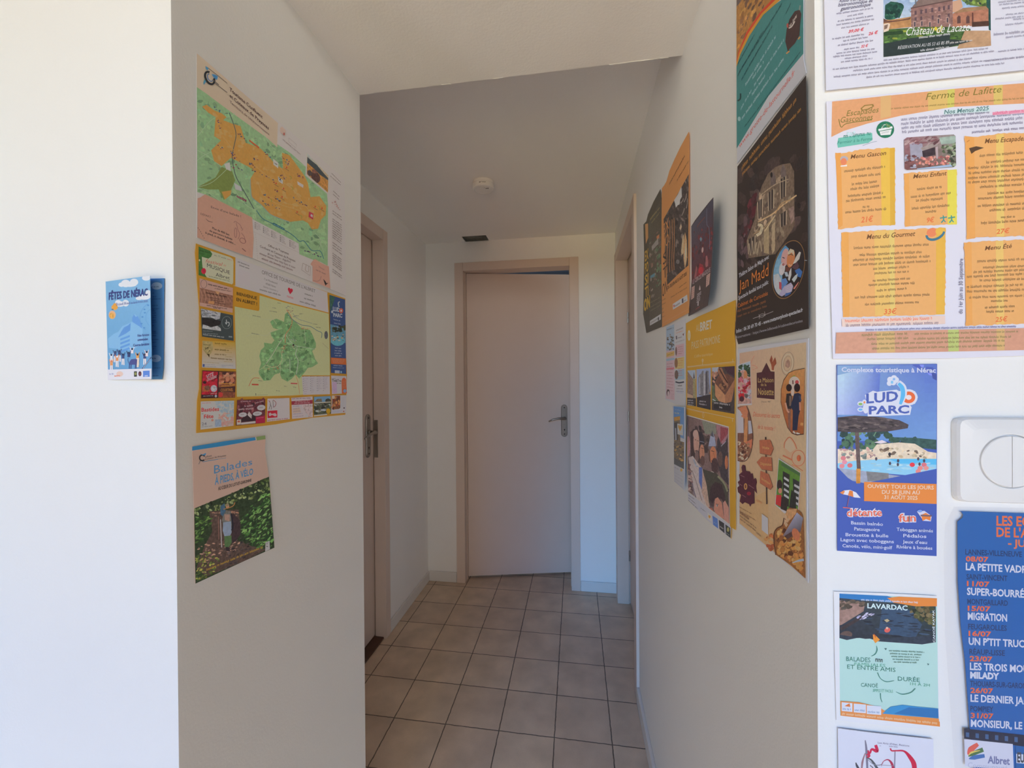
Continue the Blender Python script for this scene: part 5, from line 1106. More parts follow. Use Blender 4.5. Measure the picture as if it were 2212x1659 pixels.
P.poly(W((388, 940), (698, 920), (698, 1570), (385, 1508)), (70, 60, 58), .3); P.poly(W((392, 945), (480, 940), (480, 1000), (395, 1020)), (176, 178, 184)); P.poly(W((545, 935), (698, 925), (698, 1070), (600, 1020)), (64, 42, 50), .2); P.poly(W((430, 1150), (560, 1305), (695, 1095), (600, 1030), (530, 1040), (470, 1060)), (104, 68, 54), .4); P.poly(W((430, 1150), (565, 1310), (695, 1100), (692, 1200), (650, 1400), (570, 1420), (480, 1390), (435, 1320)), (172, 124, 88), .15); P.poly(W((565, 1310), (695, 1100), (692, 1200), (648, 1400), (570, 1420)), (152, 104, 74), .2)
P.poly(W((470, 960), (520, 945), (600, 1130), (610, 1190), (580, 1210), (470, 1010)), (142, 98, 72), .3); P.stroke(W((490, 960), (550, 1070), (600, 1150)), 2.6, (62, 40, 36), .3); P.dabs(W((470, 1130), (590, 1180), (580, 1260), (550, 1260)), 18, [(150, 104, 72), (120, 80, 60), (84, 56, 46)], (2, 5), 1.4, 0, 90, .3); P.dabs(W((395, 1010), (465, 1020), (420, 1140), (395, 1120)), 14, [(186, 140, 116), (160, 112, 90)], (2, 5), 1.5, 40, 60, .2); P.poly(W((388, 1180), (425, 1190), (430, 1340), (480, 1390), (400, 1410)), (92, 100, 72), .4); P.poly(W((415, 1385), (640, 1430), (640, 1525), (415, 1490)), (46, 42, 42)); P.fine(Q(g2, 420, 1422), Q(g2, 636, 1452), 4.4, (214, 206, 202)); P.fine(Q(g2, 490, 1482), Q(g2, 532, 1490), 4.4, (214, 206, 202)); P.stroke(W((400, 1365), (440, 1390)), 2, (190, 196, 190)); P.clip = None
P.part('lower_border'); P.stroke(V1((50, 10), (245, 55), (640, 140)), 1.0, (226, 206, 170)); P.stroke(V1((55, 22), (250, 65)), .5, (226, 206, 170)); P.ring(*V1((258, 95))[0], 1.6, 6, .6, (226, 206, 170)); P.stroke(V1((620, 140), (622, 178)), .9, (226, 206, 170))
P.part('painted_picture', 'picture of bearded men in caps and armour')
P.poly(V1((50, 90), (575, 238), (590, 1460), (65, 1050)), (214, 204, 190)); q = V1((56, 102), (568, 250), (584, 1442), (72, 1040)); P.clip = q
P.grad(V1((56, 102), (568, 250), (584, 1442), (72, 1040)), [(112, 92, 84), (140, 108, 102), (92, 76, 66), (120, 100, 96)], .3, 6)
P.dabs(q, 70, [(74, 58, 54), (60, 50, 48), (96, 78, 70), (84, 66, 64)], (4, 12), 1.8, 70, 40, .3)
P.poly(V1((240, 160), (410, 210), (420, 330), (280, 330)), (122, 122, 104), .2); P.poly(V1((420, 215), (560, 252), (556, 460), (500, 470), (440, 350)), (150, 106, 110), .2); P.poly(V1((470, 240), (568, 262), (560, 330), (470, 440)), (134, 66, 70), .3)
P.poly(V1((100, 330), (130, 270), (180, 260), (205, 300), (210, 420), (190, 560), (150, 640), (105, 600)), (66, 52, 50), .3); P.ell(*V1((172, 430))[0], 6.2, 27, (196, 154, 132), 0, .1); P.ell(*V1((160, 330))[0], 5.2, 9, (192, 158, 140)); P.ell(*V1((178, 600))[0], 4.4, 13, (116, 92, 84), 0, .2); P.stroke(V1((155, 400), (172, 404)), 1.1, (74, 54, 50)); P.stroke(V1((182, 410), (200, 416)), 1.1, (74, 54, 50)); P.stroke(V1((178, 420), (185, 500)), .9, (160, 112, 94)); P.stroke(V1((150, 540), (175, 535), (198, 545)), 1.6, (90, 66, 60))
P.poly(V1((205, 300), (240, 300), (270, 380), (275, 460), (215, 460)), (52, 46, 50), .2); P.stroke(V1((215, 420), (268, 432)), 1.0, (150, 150, 160)); P.ell(*V1((242, 560))[0], 5.4, 18, (184, 128, 98), 0, .1); P.ell(*V1((250, 660))[0], 4.8, 11, (96, 70, 62), 0, .2); P.stroke(V1((230, 500), (262, 508)), 1.2, (70, 50, 46)); P.stroke(V1((248, 520), (254, 590)), .9, (150, 96, 74))
P.poly(V1((320, 490), (345, 360), (372, 290), (400, 370), (416, 470), (420, 520), (390, 500)), (142, 144, 158), .15); P.poly(V1((350, 350), (372, 285), (390, 370)), (84, 82, 88)); P.poly(V1((318, 480), (420, 480), (420, 520), (318, 520)), (104, 92, 92), .1); P.ell(*V1((380, 590))[0], 7.4, 19, (190, 122, 86), 0, .1); P.ell(*V1((400, 720))[0], 7.2, 17, (76, 56, 54), 0, .3); P.stroke(V1((358, 535), (395, 548)), 1.4, (64, 46, 42)); P.stroke(V1((385, 560), (405, 640)), 1.0, (150, 88, 62)); P.stroke(V1((360, 660), (390, 675), (415, 690)), 1.8, (70, 50, 48)); P.poly(V1((320, 500), (340, 540), (350, 680), (330, 660)), (90, 66, 56))
P.poly(V1((430, 420), (445, 360), (480, 460), (520, 450), (560, 360), (566, 960), (480, 860), (440, 700)), (64, 56, 58), .4); P.ell(*V1((545, 680))[0], 3.4, 15, (170, 104, 70), 0, .2); P.stroke(V1((480, 480), (540, 420)), 1.2, (150, 150, 154)); P.ell(*V1((470, 640))[0], 5, 17, (92, 72, 64), 0, .4)
P.ell(*V1((72, 480))[0], 4.6, 22, (176, 130, 120), 0, .2)
P.poly(V1((75, 620), (130, 600), (200, 700), (250, 760), (330, 1200), (300, 1230), (150, 1110), (110, 900)), (176, 160, 150), .2); P.stroke(V1((120, 780), (180, 950), (240, 1150)), 1.6, (136, 116, 108)); P.stroke(V1((95, 760), (130, 980), (170, 1130)), 2.2, (110, 96, 104)); P.stroke(V1((140, 640), (170, 720), (200, 730)), 3.2, (150, 150, 152), .4); P.poly(V1((205, 740), (245, 740), (250, 900), (240, 1020), (205, 920)), (86, 100, 146), .15)
P.poly(V1((250, 780), (300, 960), (340, 1230), (310, 1240), (240, 1050)), (170, 142, 122), .3); P.dabs(V1((60, 680), (105, 700), (130, 1060), (75, 1030)), 20, [(150, 124, 112), (176, 150, 136), (120, 84, 80)], (2, 5), 1.6, 0, 90, .3); P.poly(V1((360, 790), (392, 800), (378, 880), (362, 860)), (186, 176, 160))
P.poly(V1((250, 760), (430, 820), (560, 980), (570, 1240), (470, 1100), (330, 1180), (300, 940)), (70, 66, 54), .3); P.stroke(V1((440, 850), (520, 940), (560, 1040)), 4, (124, 122, 92), .2)
P.poly(V1((330, 1130), (350, 980), (410, 920), (490, 950), (530, 1090), (545, 1230), (480, 1130), (420, 1120), (370, 1190)), (62, 46, 46), .4); P.poly(V1((390, 1260), (405, 1130), (440, 1110), (490, 1180), (520, 1380), (470, 1360), (410, 1310)), (186, 128, 104), .1); P.poly(V1((505, 1180), (530, 1150), (575, 1240), (584, 1440), (520, 1390)), (184, 132, 112), .1); P.ell(*V1((430, 1215))[0], 1.8, 2.6, (216, 206, 196)); P.ell(*V1((432, 1216))[0], .9, 1.8, (40, 34, 34)); P.stroke(V1((415, 1195), (445, 1200)), 1.2, (60, 44, 42)); P.poly(V1((310, 1230), (370, 1250), (400, 1320), (330, 1280)), (170, 92, 70), .2); P.clip = None
P.part('sponsor_band')
P.poly(V1((68, 1048), (588, 1458), (604, 1484), (600, 1620), (300, 1388), (72, 1145)), (196, 190, 188))
P.block(Q(g1, 78, 1090), Q(g1, 150, 1140), Q(g1, 72, 1150), Q(g1, 195, 1262), 3, 2.4, (80, 74, 80)); P.fine(Q(g1, 205, 1235), Q(g1, 295, 1300), 3, (100, 96, 100)); P.poly(V1((200, 1210), (228, 1232), (226, 1285), (200, 1262)), (176, 172, 172)); P.poly(V1((315, 1300), (365, 1340), (362, 1415), (312, 1375)), (210, 202, 190)); P.poly(V1((335, 1375), (322, 1345), (332, 1325), (340, 1340), (350, 1335), (350, 1360)), (206, 150, 66))
P.poly(V1((375, 1338), (438, 1378), (445, 1498), (382, 1450)), (92, 122, 176)); P.fine(Q(g1, 392, 1425), Q(g1, 430, 1452), 3, (190, 206, 226)); P.poly(V1((452, 1390), (518, 1432), (524, 1556), (460, 1500)), (52, 50, 50)); P.fine(Q(g1, 468, 1480), Q(g1, 512, 1512), 4, (170, 166, 160)); P.poly(V1((534, 1445), (594, 1490), (598, 1614), (540, 1568)), (54, 56, 50)); P.ell(*V1((568, 1510))[0], 2.6, 5, (150, 140, 84)); P.fine(Q(g1, 548, 1560), Q(g1, 590, 1590), 3, (150, 150, 140))
P.done()

# ---- cave poster
P = Paper('poster', 'teal cave visit poster with an orange rainbow edge, above the black magic show poster', 'poster', 'R', gt,
          [(137, -1250), (768, -2300), (770, 0), (772, 560), (795, 690), (500, 1065), (142, 1545), (139, 700)], (206, 202, 200), gap=.0015)
P.part('teal_panel')
q = [(138, 500), (770, -900), (770, 505), (440, 905), (140, 1400)]
P.poly([(138, 620), (170, 500), (250, 330), (380, 130), (560, 0), (770, -420), (770, 505), (440, 905), (140, 1400)], (58, 112, 106), .06)
P.part('photograph', 'cave photograph'); q = [(138, -1240), (768, -2290), (770, -600), (475, 0), (372, 120), (246, 310), (168, 488), (138, 580)]
P.poly(q, (150, 104, 52), .3)
P.dabs(q, 260, [(176, 124, 58), (124, 84, 52), (94, 66, 48), (190, 140, 70), (150, 100, 50)], (14, 60), 3.2, 112, 12, .3)
P.clip = [(140, -400), (500, -400), (462, 0), (355, 112), (232, 296), (157, 474), (140, 530)]; P.dabs([(145, 300), (330, 0), (400, 0), (300, 120), (200, 300), (150, 430)], 40, [(96, 72, 56), (124, 88, 58), (150, 108, 60)], (12, 40), 3.0, 112, 14, .3); P.stroke([(330, -40), (285, 150)], 16, (190, 120, 60), .2); P.poly([(140, 0), (185, 0), (160, 40), (140, 60)], (86, 76, 72)); P.clip = None
P.part('rainbow_band')
P.poly([(138, 560), (160, 480), (235, 300), (360, 115), (470, 0), (770, -620), (770, -430), (545, 0), (385, 140), (255, 335), (172, 505), (138, 612)], (204, 70, 42)); P.poly([(138, 590), (165, 495), (245, 320), (375, 128), (505, 0), (770, -530), (770, -410), (550, 0), (392, 138), (262, 335), (176, 510), (138, 630)], (214, 150, 52))
P.part('teal_lettering')
for a, b, h in (((165, 690), (570, 40), 30), ((185, 760), (480, 250), 30), ((150, 720), (390, 300), 24), ((150, 610), (310, 330), 24), ((605, 135), (655, 30), 24)): P.fine(a, b, h, (28, 62, 62))
for a, b, h in (((222, 815), (515, 345), 34), ((290, 750), (405, 580), 30), ((305, 815), (590, 380), 30), ((285, 905), (410, 720), 30), ((180, 1035), (285, 850), 26), ((190, 1130), (590, 555), 34)): P.fine(a, b, h, (176, 204, 198))
P.fine((215, 1200), (745, 490), 16, (30, 66, 64))
P.text('www.grotte-de-lastournelle.fr', (165, 1400), (688, 700), 52, (206, 106, 96), h1=60)
P.part('round_emblem'); P.poly([(600, 390), (612, 280), (640, 180), (690, 105), (735, 90), (752, 130), (740, 230), (735, 330), (690, 410), (640, 460), (625, 490)], (62, 44, 42), .1); P.fine((640, 270), (715, 150), 40, (190, 176, 160)); P.stroke([(632, 265), (660, 250), (690, 200)], 10, (206, 190, 176)); P.stroke([(610, 505), (640, 480)], 12, (196, 140, 80)); P.stroke([(722, 370), (742, 345)], 12, (196, 140, 80)); P.stroke([(735, 95), (742, 50)], 14, (110, 126, 116)); P.ell(622, 240, 10, 22, (150, 74, 66))
P.part('tree_mark'); P.stroke([(150, 950), (175, 930), (178, 880)], 14, (34, 60, 56)); P.ell(165, 1120, 14, 22, (130, 160, 154))
P.done()

# ---- magic show poster
P = Paper('poster', 'black magic show poster with a lit house front and an oval portrait', 'poster', 'R', I0,
          at(gm, (116, 206)) + at(gt, (300, 1368), (520, 1072), (792, 712)) + [(1744, 300)] + at(gm, (642, 700), (648, 1416), (400, 1472), (122, 1532), (98, 1450), (116, 1200), (112, 800)), (50, 42, 38), gap=.004)
m_ = lambda *p: at(gm, *p); k8 = lambda *p: at(g8, *p)
P.part('house_picture'); P.clip = m_((118, 215), (638, -80), (642, 1410), (122, 1500))
P.dabs(m_((120, 260), (630, 60), (640, 900), (130, 960)), 70, [(54, 44, 42), (62, 50, 46), (46, 40, 38), (70, 56, 52)], (6, 20), 1.8, 90, 60, .3)
P.dabs(m_((150, 700), (230, 400), (260, 350), (240, 600), (180, 760)), 30, [(84, 40, 44), (70, 42, 44)], (5, 14), 2.6, 105, 15, .2)
P.dabs(m_((120, 700), (200, 560), (200, 900), (130, 960)), 30, [(84, 66, 66), (70, 56, 56)], (5, 14), 2.6, 95, 15, .2)
P.poly(m_((300, 350), (345, 260), (400, 210), (450, 190), (510, 180), (540, 240), (545, 640), (520, 690), (400, 860), (200, 890), (185, 760), (245, 600), (262, 480)), (106, 88, 72), .4)
P.dabs(m_((300, 360), (500, 200), (540, 600), (400, 830), (210, 870), (250, 610)), 90, [(132, 112, 90), (96, 80, 66), (120, 104, 84), (150, 128, 104), (84, 70, 62)], (3, 10), 2.2, 95, 20, .3)
for x0, y0, x1, y1 in ((272, 470, 300, 600), (350, 400, 385, 540), (440, 300, 475, 450), (440, 560, 480, 660), (200, 750, 245, 860)): P.poly(m_((x0, y0), (x1, y0 - 26), (x1 - 2, y1 - 20), (x0 + 2, y1)), (60, 50, 46), .2); P.stroke(m_(((x0 + x1) / 2, y0 - 14), ((x0 + x1) / 2, y1 - 10)), 1.2, (150, 136, 116)); P.stroke(m_((x0 - 4, y0 + 2), (x0, y1)), 2.0, (150, 132, 108)); P.stroke(m_((x1 + 4, y0 - 28), (x1 + 2, y1 - 22)), 2.0, (160, 142, 116))
P.poly(m_((365, 290), (385, 240), (405, 290), (400, 340), (365, 350)), (96, 82, 76), .3); P.ell(*m_((372, 268))[0], 2.6, 6, (40, 34, 32)); P.ell(*m_((458, 170))[0], 2.6, 6, (40, 34, 32)); P.poly(m_((440, 240), (458, 185), (482, 235), (480, 280), (445, 290)), (100, 86, 80), .3)
P.stroke(m_((290, 420), (400, 340), (500, 300)), 2.0, (150, 130, 104), .3); P.stroke(m_((270, 620), (380, 560), (450, 500), (560, 420)), 3.0, (176, 148, 108), .3); P.stroke(m_((400, 560), (450, 480), (530, 450)), 2.2, (160, 128, 88)); P.stroke(m_((240, 710), (320, 660), (400, 570)), 2.2, (150, 124, 90)); P.stroke(m_((270, 640), (300, 650), (290, 700), (260, 720)), 6, (176, 160, 130), .3); P.poly(m_((315, 680), (355, 650), (355, 860), (315, 850)), (150, 130, 98), .2); P.poly(m_((375, 640), (400, 620), (398, 830), (378, 860)), (158, 138, 108), .2); P.stroke(m_((320, 690), (400, 570)), 2.4, (176, 156, 120))
for ln in ([(205, 780), (215, 870)], [(230, 760), (240, 860), (262, 770)], [(268, 850), (285, 760), (300, 840)]): P.stroke(m_(*ln), 2.2, (150, 134, 108))
P.poly(m_((500, 520), (540, 500), (545, 600), (520, 640)), (132, 108, 96), .4); P.clip = None
P.part('oval_portrait', 'oval portrait of two people with white doves')
P.ell(*k8((735, 628))[0], 33.5, 65, (128, 94, 60), 14, 0, 40); P.ell(*k8((735, 628))[0], 32.3, 63.2, (44, 38, 38), 14, 0, 40)
oc = []; 
for k in range(36):
    t = 2 * PI * k / 36; x, y = 190 * math.cos(t), 372 * math.sin(t); c_, s_ = math.cos(.24), math.sin(.24); oc.append((735 + x * c_ - y * s_, 622 + x * s_ + y * c_))
P.clip = k8(*oc)
P.poly(k8((520, 660), (600, 400), (680, 300), (740, 350), (720, 500), (660, 620), (640, 960), (540, 900)), (118, 156, 174), .15); P.poly(k8((590, 500), (640, 360), (690, 300), (730, 340), (700, 420)), (84, 128, 158), .1)
P.ell(*k8((690, 470))[0], 8.0, 20, (206, 158, 148), 8, .05); P.ell(*k8((650, 620))[0], 6.5, 14, (216, 206, 200), 8, .1); P.stroke(k8((655, 465), (685, 478)), 2.0, (56, 52, 62)); P.ell(*k8((668, 560))[0], 2.6, 3, (150, 90, 84)); P.poly(k8((540, 700), (600, 680), (640, 760), (640, 960), (590, 970), (545, 850)), (206, 208, 206), .1); P.poly(k8((610, 790), (650, 800), (640, 900), (612, 880)), (160, 70, 76))
P.ell(*k8((768, 480))[0], 8.4, 20, (196, 124, 78), 10, .05); P.poly(k8((725, 410), (760, 350), (810, 370), (812, 450), (780, 400), (740, 430)), (206, 190, 160), .1); P.stroke(k8((735, 440), (765, 425), (800, 440)), 1.6, (90, 70, 50)); P.stroke(k8((740, 560), (765, 575), (780, 560)), 1.6, (220, 190, 160)); P.poly(k8((700, 590), (760, 600), (770, 640), (700, 660)), (90, 52, 44))
P.poly(k8((795, 555), (830, 470), (880, 390), (902, 400), (880, 490), (830, 540)), (216, 208, 194)); P.poly(k8((780, 600), (850, 520), (880, 580), (850, 640)), (84, 60, 64), .2); P.poly(k8((820, 640), (880, 610), (925, 660), (910, 740), (860, 720)), (58, 96, 146), .1); P.poly(k8((780, 760), (820, 710), (860, 680), (850, 740), (810, 800)), (206, 212, 206)); P.poly(k8((730, 760), (745, 660), (775, 600), (775, 700), (750, 780)), (214, 208, 198)); P.poly(k8((680, 660), (720, 660), (740, 720), (700, 720)), (196, 204, 206)); P.poly(k8((640, 760), (700, 740), (730, 800), (650, 900)), (96, 130, 176), .2)
P.poly(k8((610, 960), (680, 850), (770, 800), (800, 850), (780, 920), (690, 960), (640, 990)), (170, 160, 180), .05)
for i in range(4): P.stroke(k8((690 + 6 * i, 870 + 22 * i), (790 - 6 * i, 830 + 26 * i)), 2.2, (206, 190, 196)); 
P.poly(k8((800, 880), (870, 790), (890, 820), (840, 900)), (206, 130, 112), .05); P.poly(k8((680, 1000), (700, 940), (770, 930), (780, 990)), (64, 92, 140), .2); P.clip = None
P.stroke(k8((950, 505), (985, 508)), 1.2, (190, 190, 190))
P.part('show_lettering')
P.text('Théâtre Salon de Magie avec', Q(g8, 76, 738), Q(g8, 476, 478), 9.5, (206, 200, 198), bold=.02)
P.text('Jan Madd', Q(g8, 80, 918), Q(g8, 470, 706), 24, (184, 108, 52), h1=30, bold=.0)
P.text('Spectacle familial tout public', Q(g8, 68, 1034), Q(g8, 470, 814), 9.0, (206, 200, 198), bold=.02)
P.text('Cabinet de Curiosités', Q(g8, 60, 1138), Q(g8, 462, 965), 9.5, (170, 96, 48), bold=.01); P.fine(Q(g8, 58, 1196), Q(g8, 455, 1056), 6.0, (132, 84, 54)); P.fine(Q(g8, 56, 1265), Q(g8, 455, 1120), 5.4, (120, 78, 54))
P.part('gold_lettering'); P.fine(Q(gt, 190, 1605), Q(gt, 712, 945), 10.5, (156, 110, 58)); P.fine(Q(gt, 195, 1655), Q(gt, 755, 1035), 8.0, (156, 110, 58))
P.part('ornament'); P.stroke(k8((265, 1278), (340, 1252), (430, 1225), (535, 1183)), 1.0, (150, 140, 134)); P.ring(*k8((385, 1238))[0], 6, 3.4, .9, (150, 140, 134), -20); P.stroke(k8((345, 1220), (350, 1285)), .9, (150, 140, 134)); P.stroke(k8((420, 1185), (428, 1245)), .9, (150, 140, 134))
P.part('contact_lettering')
P.text('Infos : 06 30 69 70 45 - www.metamorphosis-spectacles.fr', Q(g8, 42, 1472), Q(g8, 930, 1182), 8.2, (206, 202, 200), bold=.03); P.text('Réservations : https://www.billetweb.fr/cabinetdecuriosites', Q(g8, 42, 1545), Q(g8, 926, 1322), 6.2, (150, 144, 144))
P.done()

# ---- hazelnut house poster
P = Paper('poster', 'beige hazelnut farm poster in a white border, lowest at the wall corner', 'poster', 'R', I0,
          at(g6, (68, 175), (600, 88), (1168, 5)) + at(g7, (800, 300), (812, 1655), (782, 1618), (400, 1300), (62, 1018), (40, 400)), (200, 194, 190), gap=.0015)
h6 = lambda *p: at(g6, *p); h7 = lambda *p: at(g7, *p)
P.part('printed_ground')
P.grad(h6((96, 236), (1136, 66)) + h7((788, 1608), (66, 1008)), [(202, 166, 136), (196, 170, 134), (190, 160, 118), (204, 166, 118)], .06, 12)
P.clip = h6((96, 236), (1136, 66)) + h7((788, 1608), (66, 1008))
P.poly(h7((60, 820), (380, 640), (380, 1300), (66, 1010)), (208, 168, 116), .05)
P.part('house_logo')
P.poly(h6((362, 545), (440, 532), (515, 385), (582, 520), (642, 525), (642, 958), (366, 930)), (74, 42, 44), .1)
P.sub('lettering')
P.text('La Maison', Q(g6, 384, 692), Q(g6, 626, 690), 10.5, (204, 172, 104)); P.text('de la', Q(g6, 428, 748), Q(g6, 516, 750), 6.5, (204, 172, 104)); P.text('Noisette', Q(g6, 384, 884), Q(g6, 628, 892), 15.5, (206, 174, 104))
P.part('hazelnut_twig')
P.poly(h6((565, 350), (595, 265), (615, 330), (608, 380), (650, 300), (668, 350), (672, 400), (640, 440), (630, 505), (600, 500), (592, 420)), (136, 72, 50), .3)
P.part('founding_line')
P.text('Depuis 1987', Q(g6, 440, 1005), Q(g6, 580, 1005), 3.8, (120, 92, 70))
P.part('slogan_lettering')
P.text('Découvrez les secrets', Q(g6, 305, 1222), Q(g6, 722, 1250), 11, (206, 110, 80), slant=.2); P.text('de la noisette !', Q(g6, 375, 1412), Q(g6, 640, 1446), 10.5, (206, 110, 80), slant=.2)
P.part('seal_stamp'); P.ring(*h6((848, 398))[0], 13.4, 25, .8, (128, 110, 92), 6); P.ring(*h6((848, 398))[0], 11, 20, 2.2, (190, 174, 146), 6); P.ring(*h6((848, 398))[0], 8.6, 16, .6, (140, 120, 100), 6); P.poly(h6((812, 440), (820, 370), (855, 330), (885, 370), (890, 440), (850, 470)), (150, 116, 96), .3)
P.part('branch_sketch')
for ln in ([(330, 275), (300, 330), (270, 400)], [(285, 425), (330, 430), (375, 465), (340, 480)], [(300, 500), (330, 490)]): P.stroke(h6(*ln), 1.2, (200, 140, 110))
P.part('nut_sketch')
P.poly(h7((552, 200), (560, 130), (610, 70), (660, 120), (690, 200), (660, 250), (640, 310), (590, 290)), (212, 170, 130)); P.poly(h7((560, 185), (575, 120), (612, 82), (650, 130), (680, 200), (620, 240)), (206, 180, 146)); P.stroke(h7((555, 190), (560, 130), (612, 72), (665, 130), (692, 200)), 1.3, (190, 96, 64)); P.stroke(h7((540, 270), (600, 300), (640, 320)), 3.2, (206, 120, 84)); P.ell(*h7((710, 300))[0], 14, 17, (212, 178, 140)); P.ring(*h7((710, 300))[0], 14, 17, 1.3, (196, 110, 76)); P.ell(*h7((715, 300))[0], 4.6, 7, (176, 92, 60), 0, .2); P.stroke(h7((640, 370), (700, 400), (760, 440)), 1.6, (196, 120, 84))
P.part('leaf_sketch'); P.dabs(h7((330, 1150), (440, 1130), (450, 1320), (380, 1280)), 14, [(190, 110, 64), (206, 150, 90), (170, 90, 56)], (3, 7), 1.5, 0, 60, .2)
P.part('photograph', 'photograph of children by red toys'); P.poly(h6((72, 418), (268, 358), (292, 1045), (70, 1052)), (206, 196, 190)); P.clip = h6((78, 432), (262, 372), (284, 1020), (76, 1030))
P.poly(h6((70, 420), (270, 360), (290, 1050), (70, 1050)), (170, 132, 118), .3); P.poly(h6((78, 430), (265, 370), (268, 470), (80, 520)), (176, 190, 196)); P.dabs(h6((78, 450), (140, 430), (130, 580), (78, 600)), 14, [(44, 62, 44), (62, 80, 52)], (2, 6), 1.3, 0, 90, .3); P.dabs(h6((170, 450), (264, 420), (266, 620), (200, 560)), 18, [(52, 72, 48), (40, 54, 42)], (2, 6), 1.3, 0, 90, .3); P.ell(*h6((192, 580))[0], 4, 10, (176, 116, 76))
P.dabs(h6((80, 620), (270, 640), (280, 850), (80, 880)), 44, [(186, 60, 70), (206, 110, 124), (160, 40, 50), (212, 170, 176), (190, 196, 200), (150, 84, 80)], (2, 6), 1.4, 0, 90, .2); P.poly(h6((80, 880), (170, 860), (175, 960), (100, 985)), (176, 36, 44), .2); P.ell(*h6((135, 950))[0], 5, 6, (70, 40, 44)); P.dabs(h6((180, 840), (275, 830), (280, 940), (190, 940)), 16, [(120, 124, 130), (96, 84, 80), (190, 186, 186)], (2, 5), 1.4); P.clip = None
P.part('photograph', 'photograph of a hand pounding nuts'); P.clip = h6((70, 1075), (215, 1055), (262, 1180), (300, 1400), (308, 1659)) + h7((205, 180), (160, 310), (100, 335), (48, 325))
P.poly(h6((60, 1060), (320, 1060)) + h7((230, 340), (40, 340)), (112, 74, 58), .3); P.poly(h6((70, 1100), (160, 1180), (165, 1480), (70, 1480)), (196, 186, 184)); P.poly(h6((235, 1290), (290, 1290), (305, 1480), (240, 1500)), (200, 196, 200)); P.poly(h6((75, 1090), (200, 1055), (235, 1150), (215, 1240), (160, 1260), (140, 1180)), (200, 124, 88), .1)
for i in range(3): P.stroke(h6((130, 1130 + 45 * i), (185, 1110 + 50 * i), (222, 1135 + 45 * i)), 4, (206, 132, 96))
P.poly(h6((180, 1250), (232, 1230), (218, 1659), (165, 1659)), (188, 130, 82), .15); P.poly(h7((130, 130), (210, 90), (200, 200), (150, 220)), (190, 112, 80), .1); P.poly(h7((48, 110), (130, 130), (200, 200), (160, 320), (48, 330)), (128, 90, 68), .3); P.dabs(h7((50, 120), (190, 150), (150, 320), (50, 310)), 44, [(206, 178, 140), (120, 70, 50), (176, 130, 96), (216, 196, 166), (84, 50, 40)], (2, 5.5), 1.5, 0, 60, .2); P.clip = None
P.stroke(h6((232, 1100), (275, 1250), (308, 1500)) + h7((212, 120), (195, 230), (150, 318), (100, 338), (50, 328)), 1.1, (70, 40, 36))
P.part('photograph', 'photograph of two people seen from behind')
q = h6((1120, 470), (960, 500), (870, 540), (790, 650), (748, 800), (745, 1000), (790, 1200), (850, 1400), (920, 1490), (1000, 1518), (1104, 1505))
P.poly(q, (70, 40, 32)); P.clip = h6((1122, 478), (960, 508), (872, 550), (796, 660), (756, 800), (752, 1000), (796, 1200), (856, 1395), (924, 1478), (1000, 1502), (1104, 1490))
P.grad(h6((750, 460), (1125, 460), (1105, 1520), (750, 1520)), [(196, 136, 76), (196, 140, 84), (150, 84, 46), (140, 66, 42)], .12, 8)
P.poly(h6((870, 700), (900, 620), (960, 580), (975, 600), (920, 660)), (128, 140, 50)); P.ell(*h6((960, 700))[0], 12, 14, (206, 188, 170)); P.ell(*h6((1000, 690))[0], 4, 4.6, (176, 70, 70)); P.stroke(h6((935, 660), (938, 720)), 2.4, (90, 50, 44)); P.poly(h6((905, 740), (960, 740), (955, 900), (910, 900)), (200, 178, 160))
P.ell(*h6((875, 775))[0], 6.2, 8, (46, 32, 30), 0, .2); P.poly(h6((835, 870), (900, 860), (925, 920), (910, 1120), (850, 1110), (825, 1000)), (48, 40, 40), .15); P.poly(h6((880, 900), (915, 910), (910, 1060), (880, 1060)), (110, 88, 76)); P.poly(h6((850, 1100), (905, 1110), (900, 1460), (870, 1440)), (120, 84, 70), .2); P.stroke(h6((820, 1010), (850, 1130), (880, 1160)), 3.4, (200, 150, 124))
P.ell(*h6((1002, 775))[0], 6.6, 9.4, (44, 28, 28), 0, .2); P.poly(h6((955, 870), (1020, 855), (1065, 880), (1062, 980), (1050, 1130), (1025, 1220), (1005, 1440), (930, 1440), (935, 1130), (900, 1070), (930, 960)), (40, 44, 62), .12); P.stroke(h6((1040, 900), (1060, 980)), 4, (58, 66, 88)); P.stroke(h6((1045, 1000), (1050, 1130)), 3.4, (200, 140, 110)); P.stroke(h6((940, 1455), (975, 1490)), 3.4, (206, 196, 180)); P.stroke(h6((990, 1480), (1045, 1500)), 3.4, (206, 196, 180)); P.stroke(h6((1055, 1340), (1100, 1345)), 6, (190, 140, 84)); P.clip = None
P.part('signpost')
P.stroke(h7((356, 70), (362, 420), (368, 800)), 2.8, (74, 54, 46)); 
for pts, t, a, b in ((((288, 104), (405, 98), (440, 195), (408, 268), (292, 245)), 'Visite', (318, 198), (396, 205)), (((258, 345), (312, 284), (420, 292), (428, 438), (310, 418)), 'Dégustation', (300, 372), (420, 385)), (((300, 438), (390, 475), (432, 605), (405, 640), (292, 568)), 'Boutique', (312, 535), (405, 590))):
    P.poly(h7(*[(x + 4, y + 6) for x, y in pts]), (110, 66, 50)); P.poly(h7(*pts), (160, 92, 64), .12); P.text(t, Q(g7, *a), Q(g7, *b), 6.0, (208, 166, 100), bold=.01)
P.part('map_splash')
P.poly(h7((92, 400), (105, 372), (135, 380), (140, 440), (185, 445), (195, 470), (215, 465), (225, 530), (248, 515), (262, 560), (250, 600), (262, 685), (232, 650), (235, 790), (200, 800), (190, 830), (175, 800), (130, 780), (105, 800), (72, 770), (88, 700), (55, 670), (48, 620), (70, 600), (52, 560), (75, 540), (65, 480), (100, 450)), (76, 36, 44), .15)
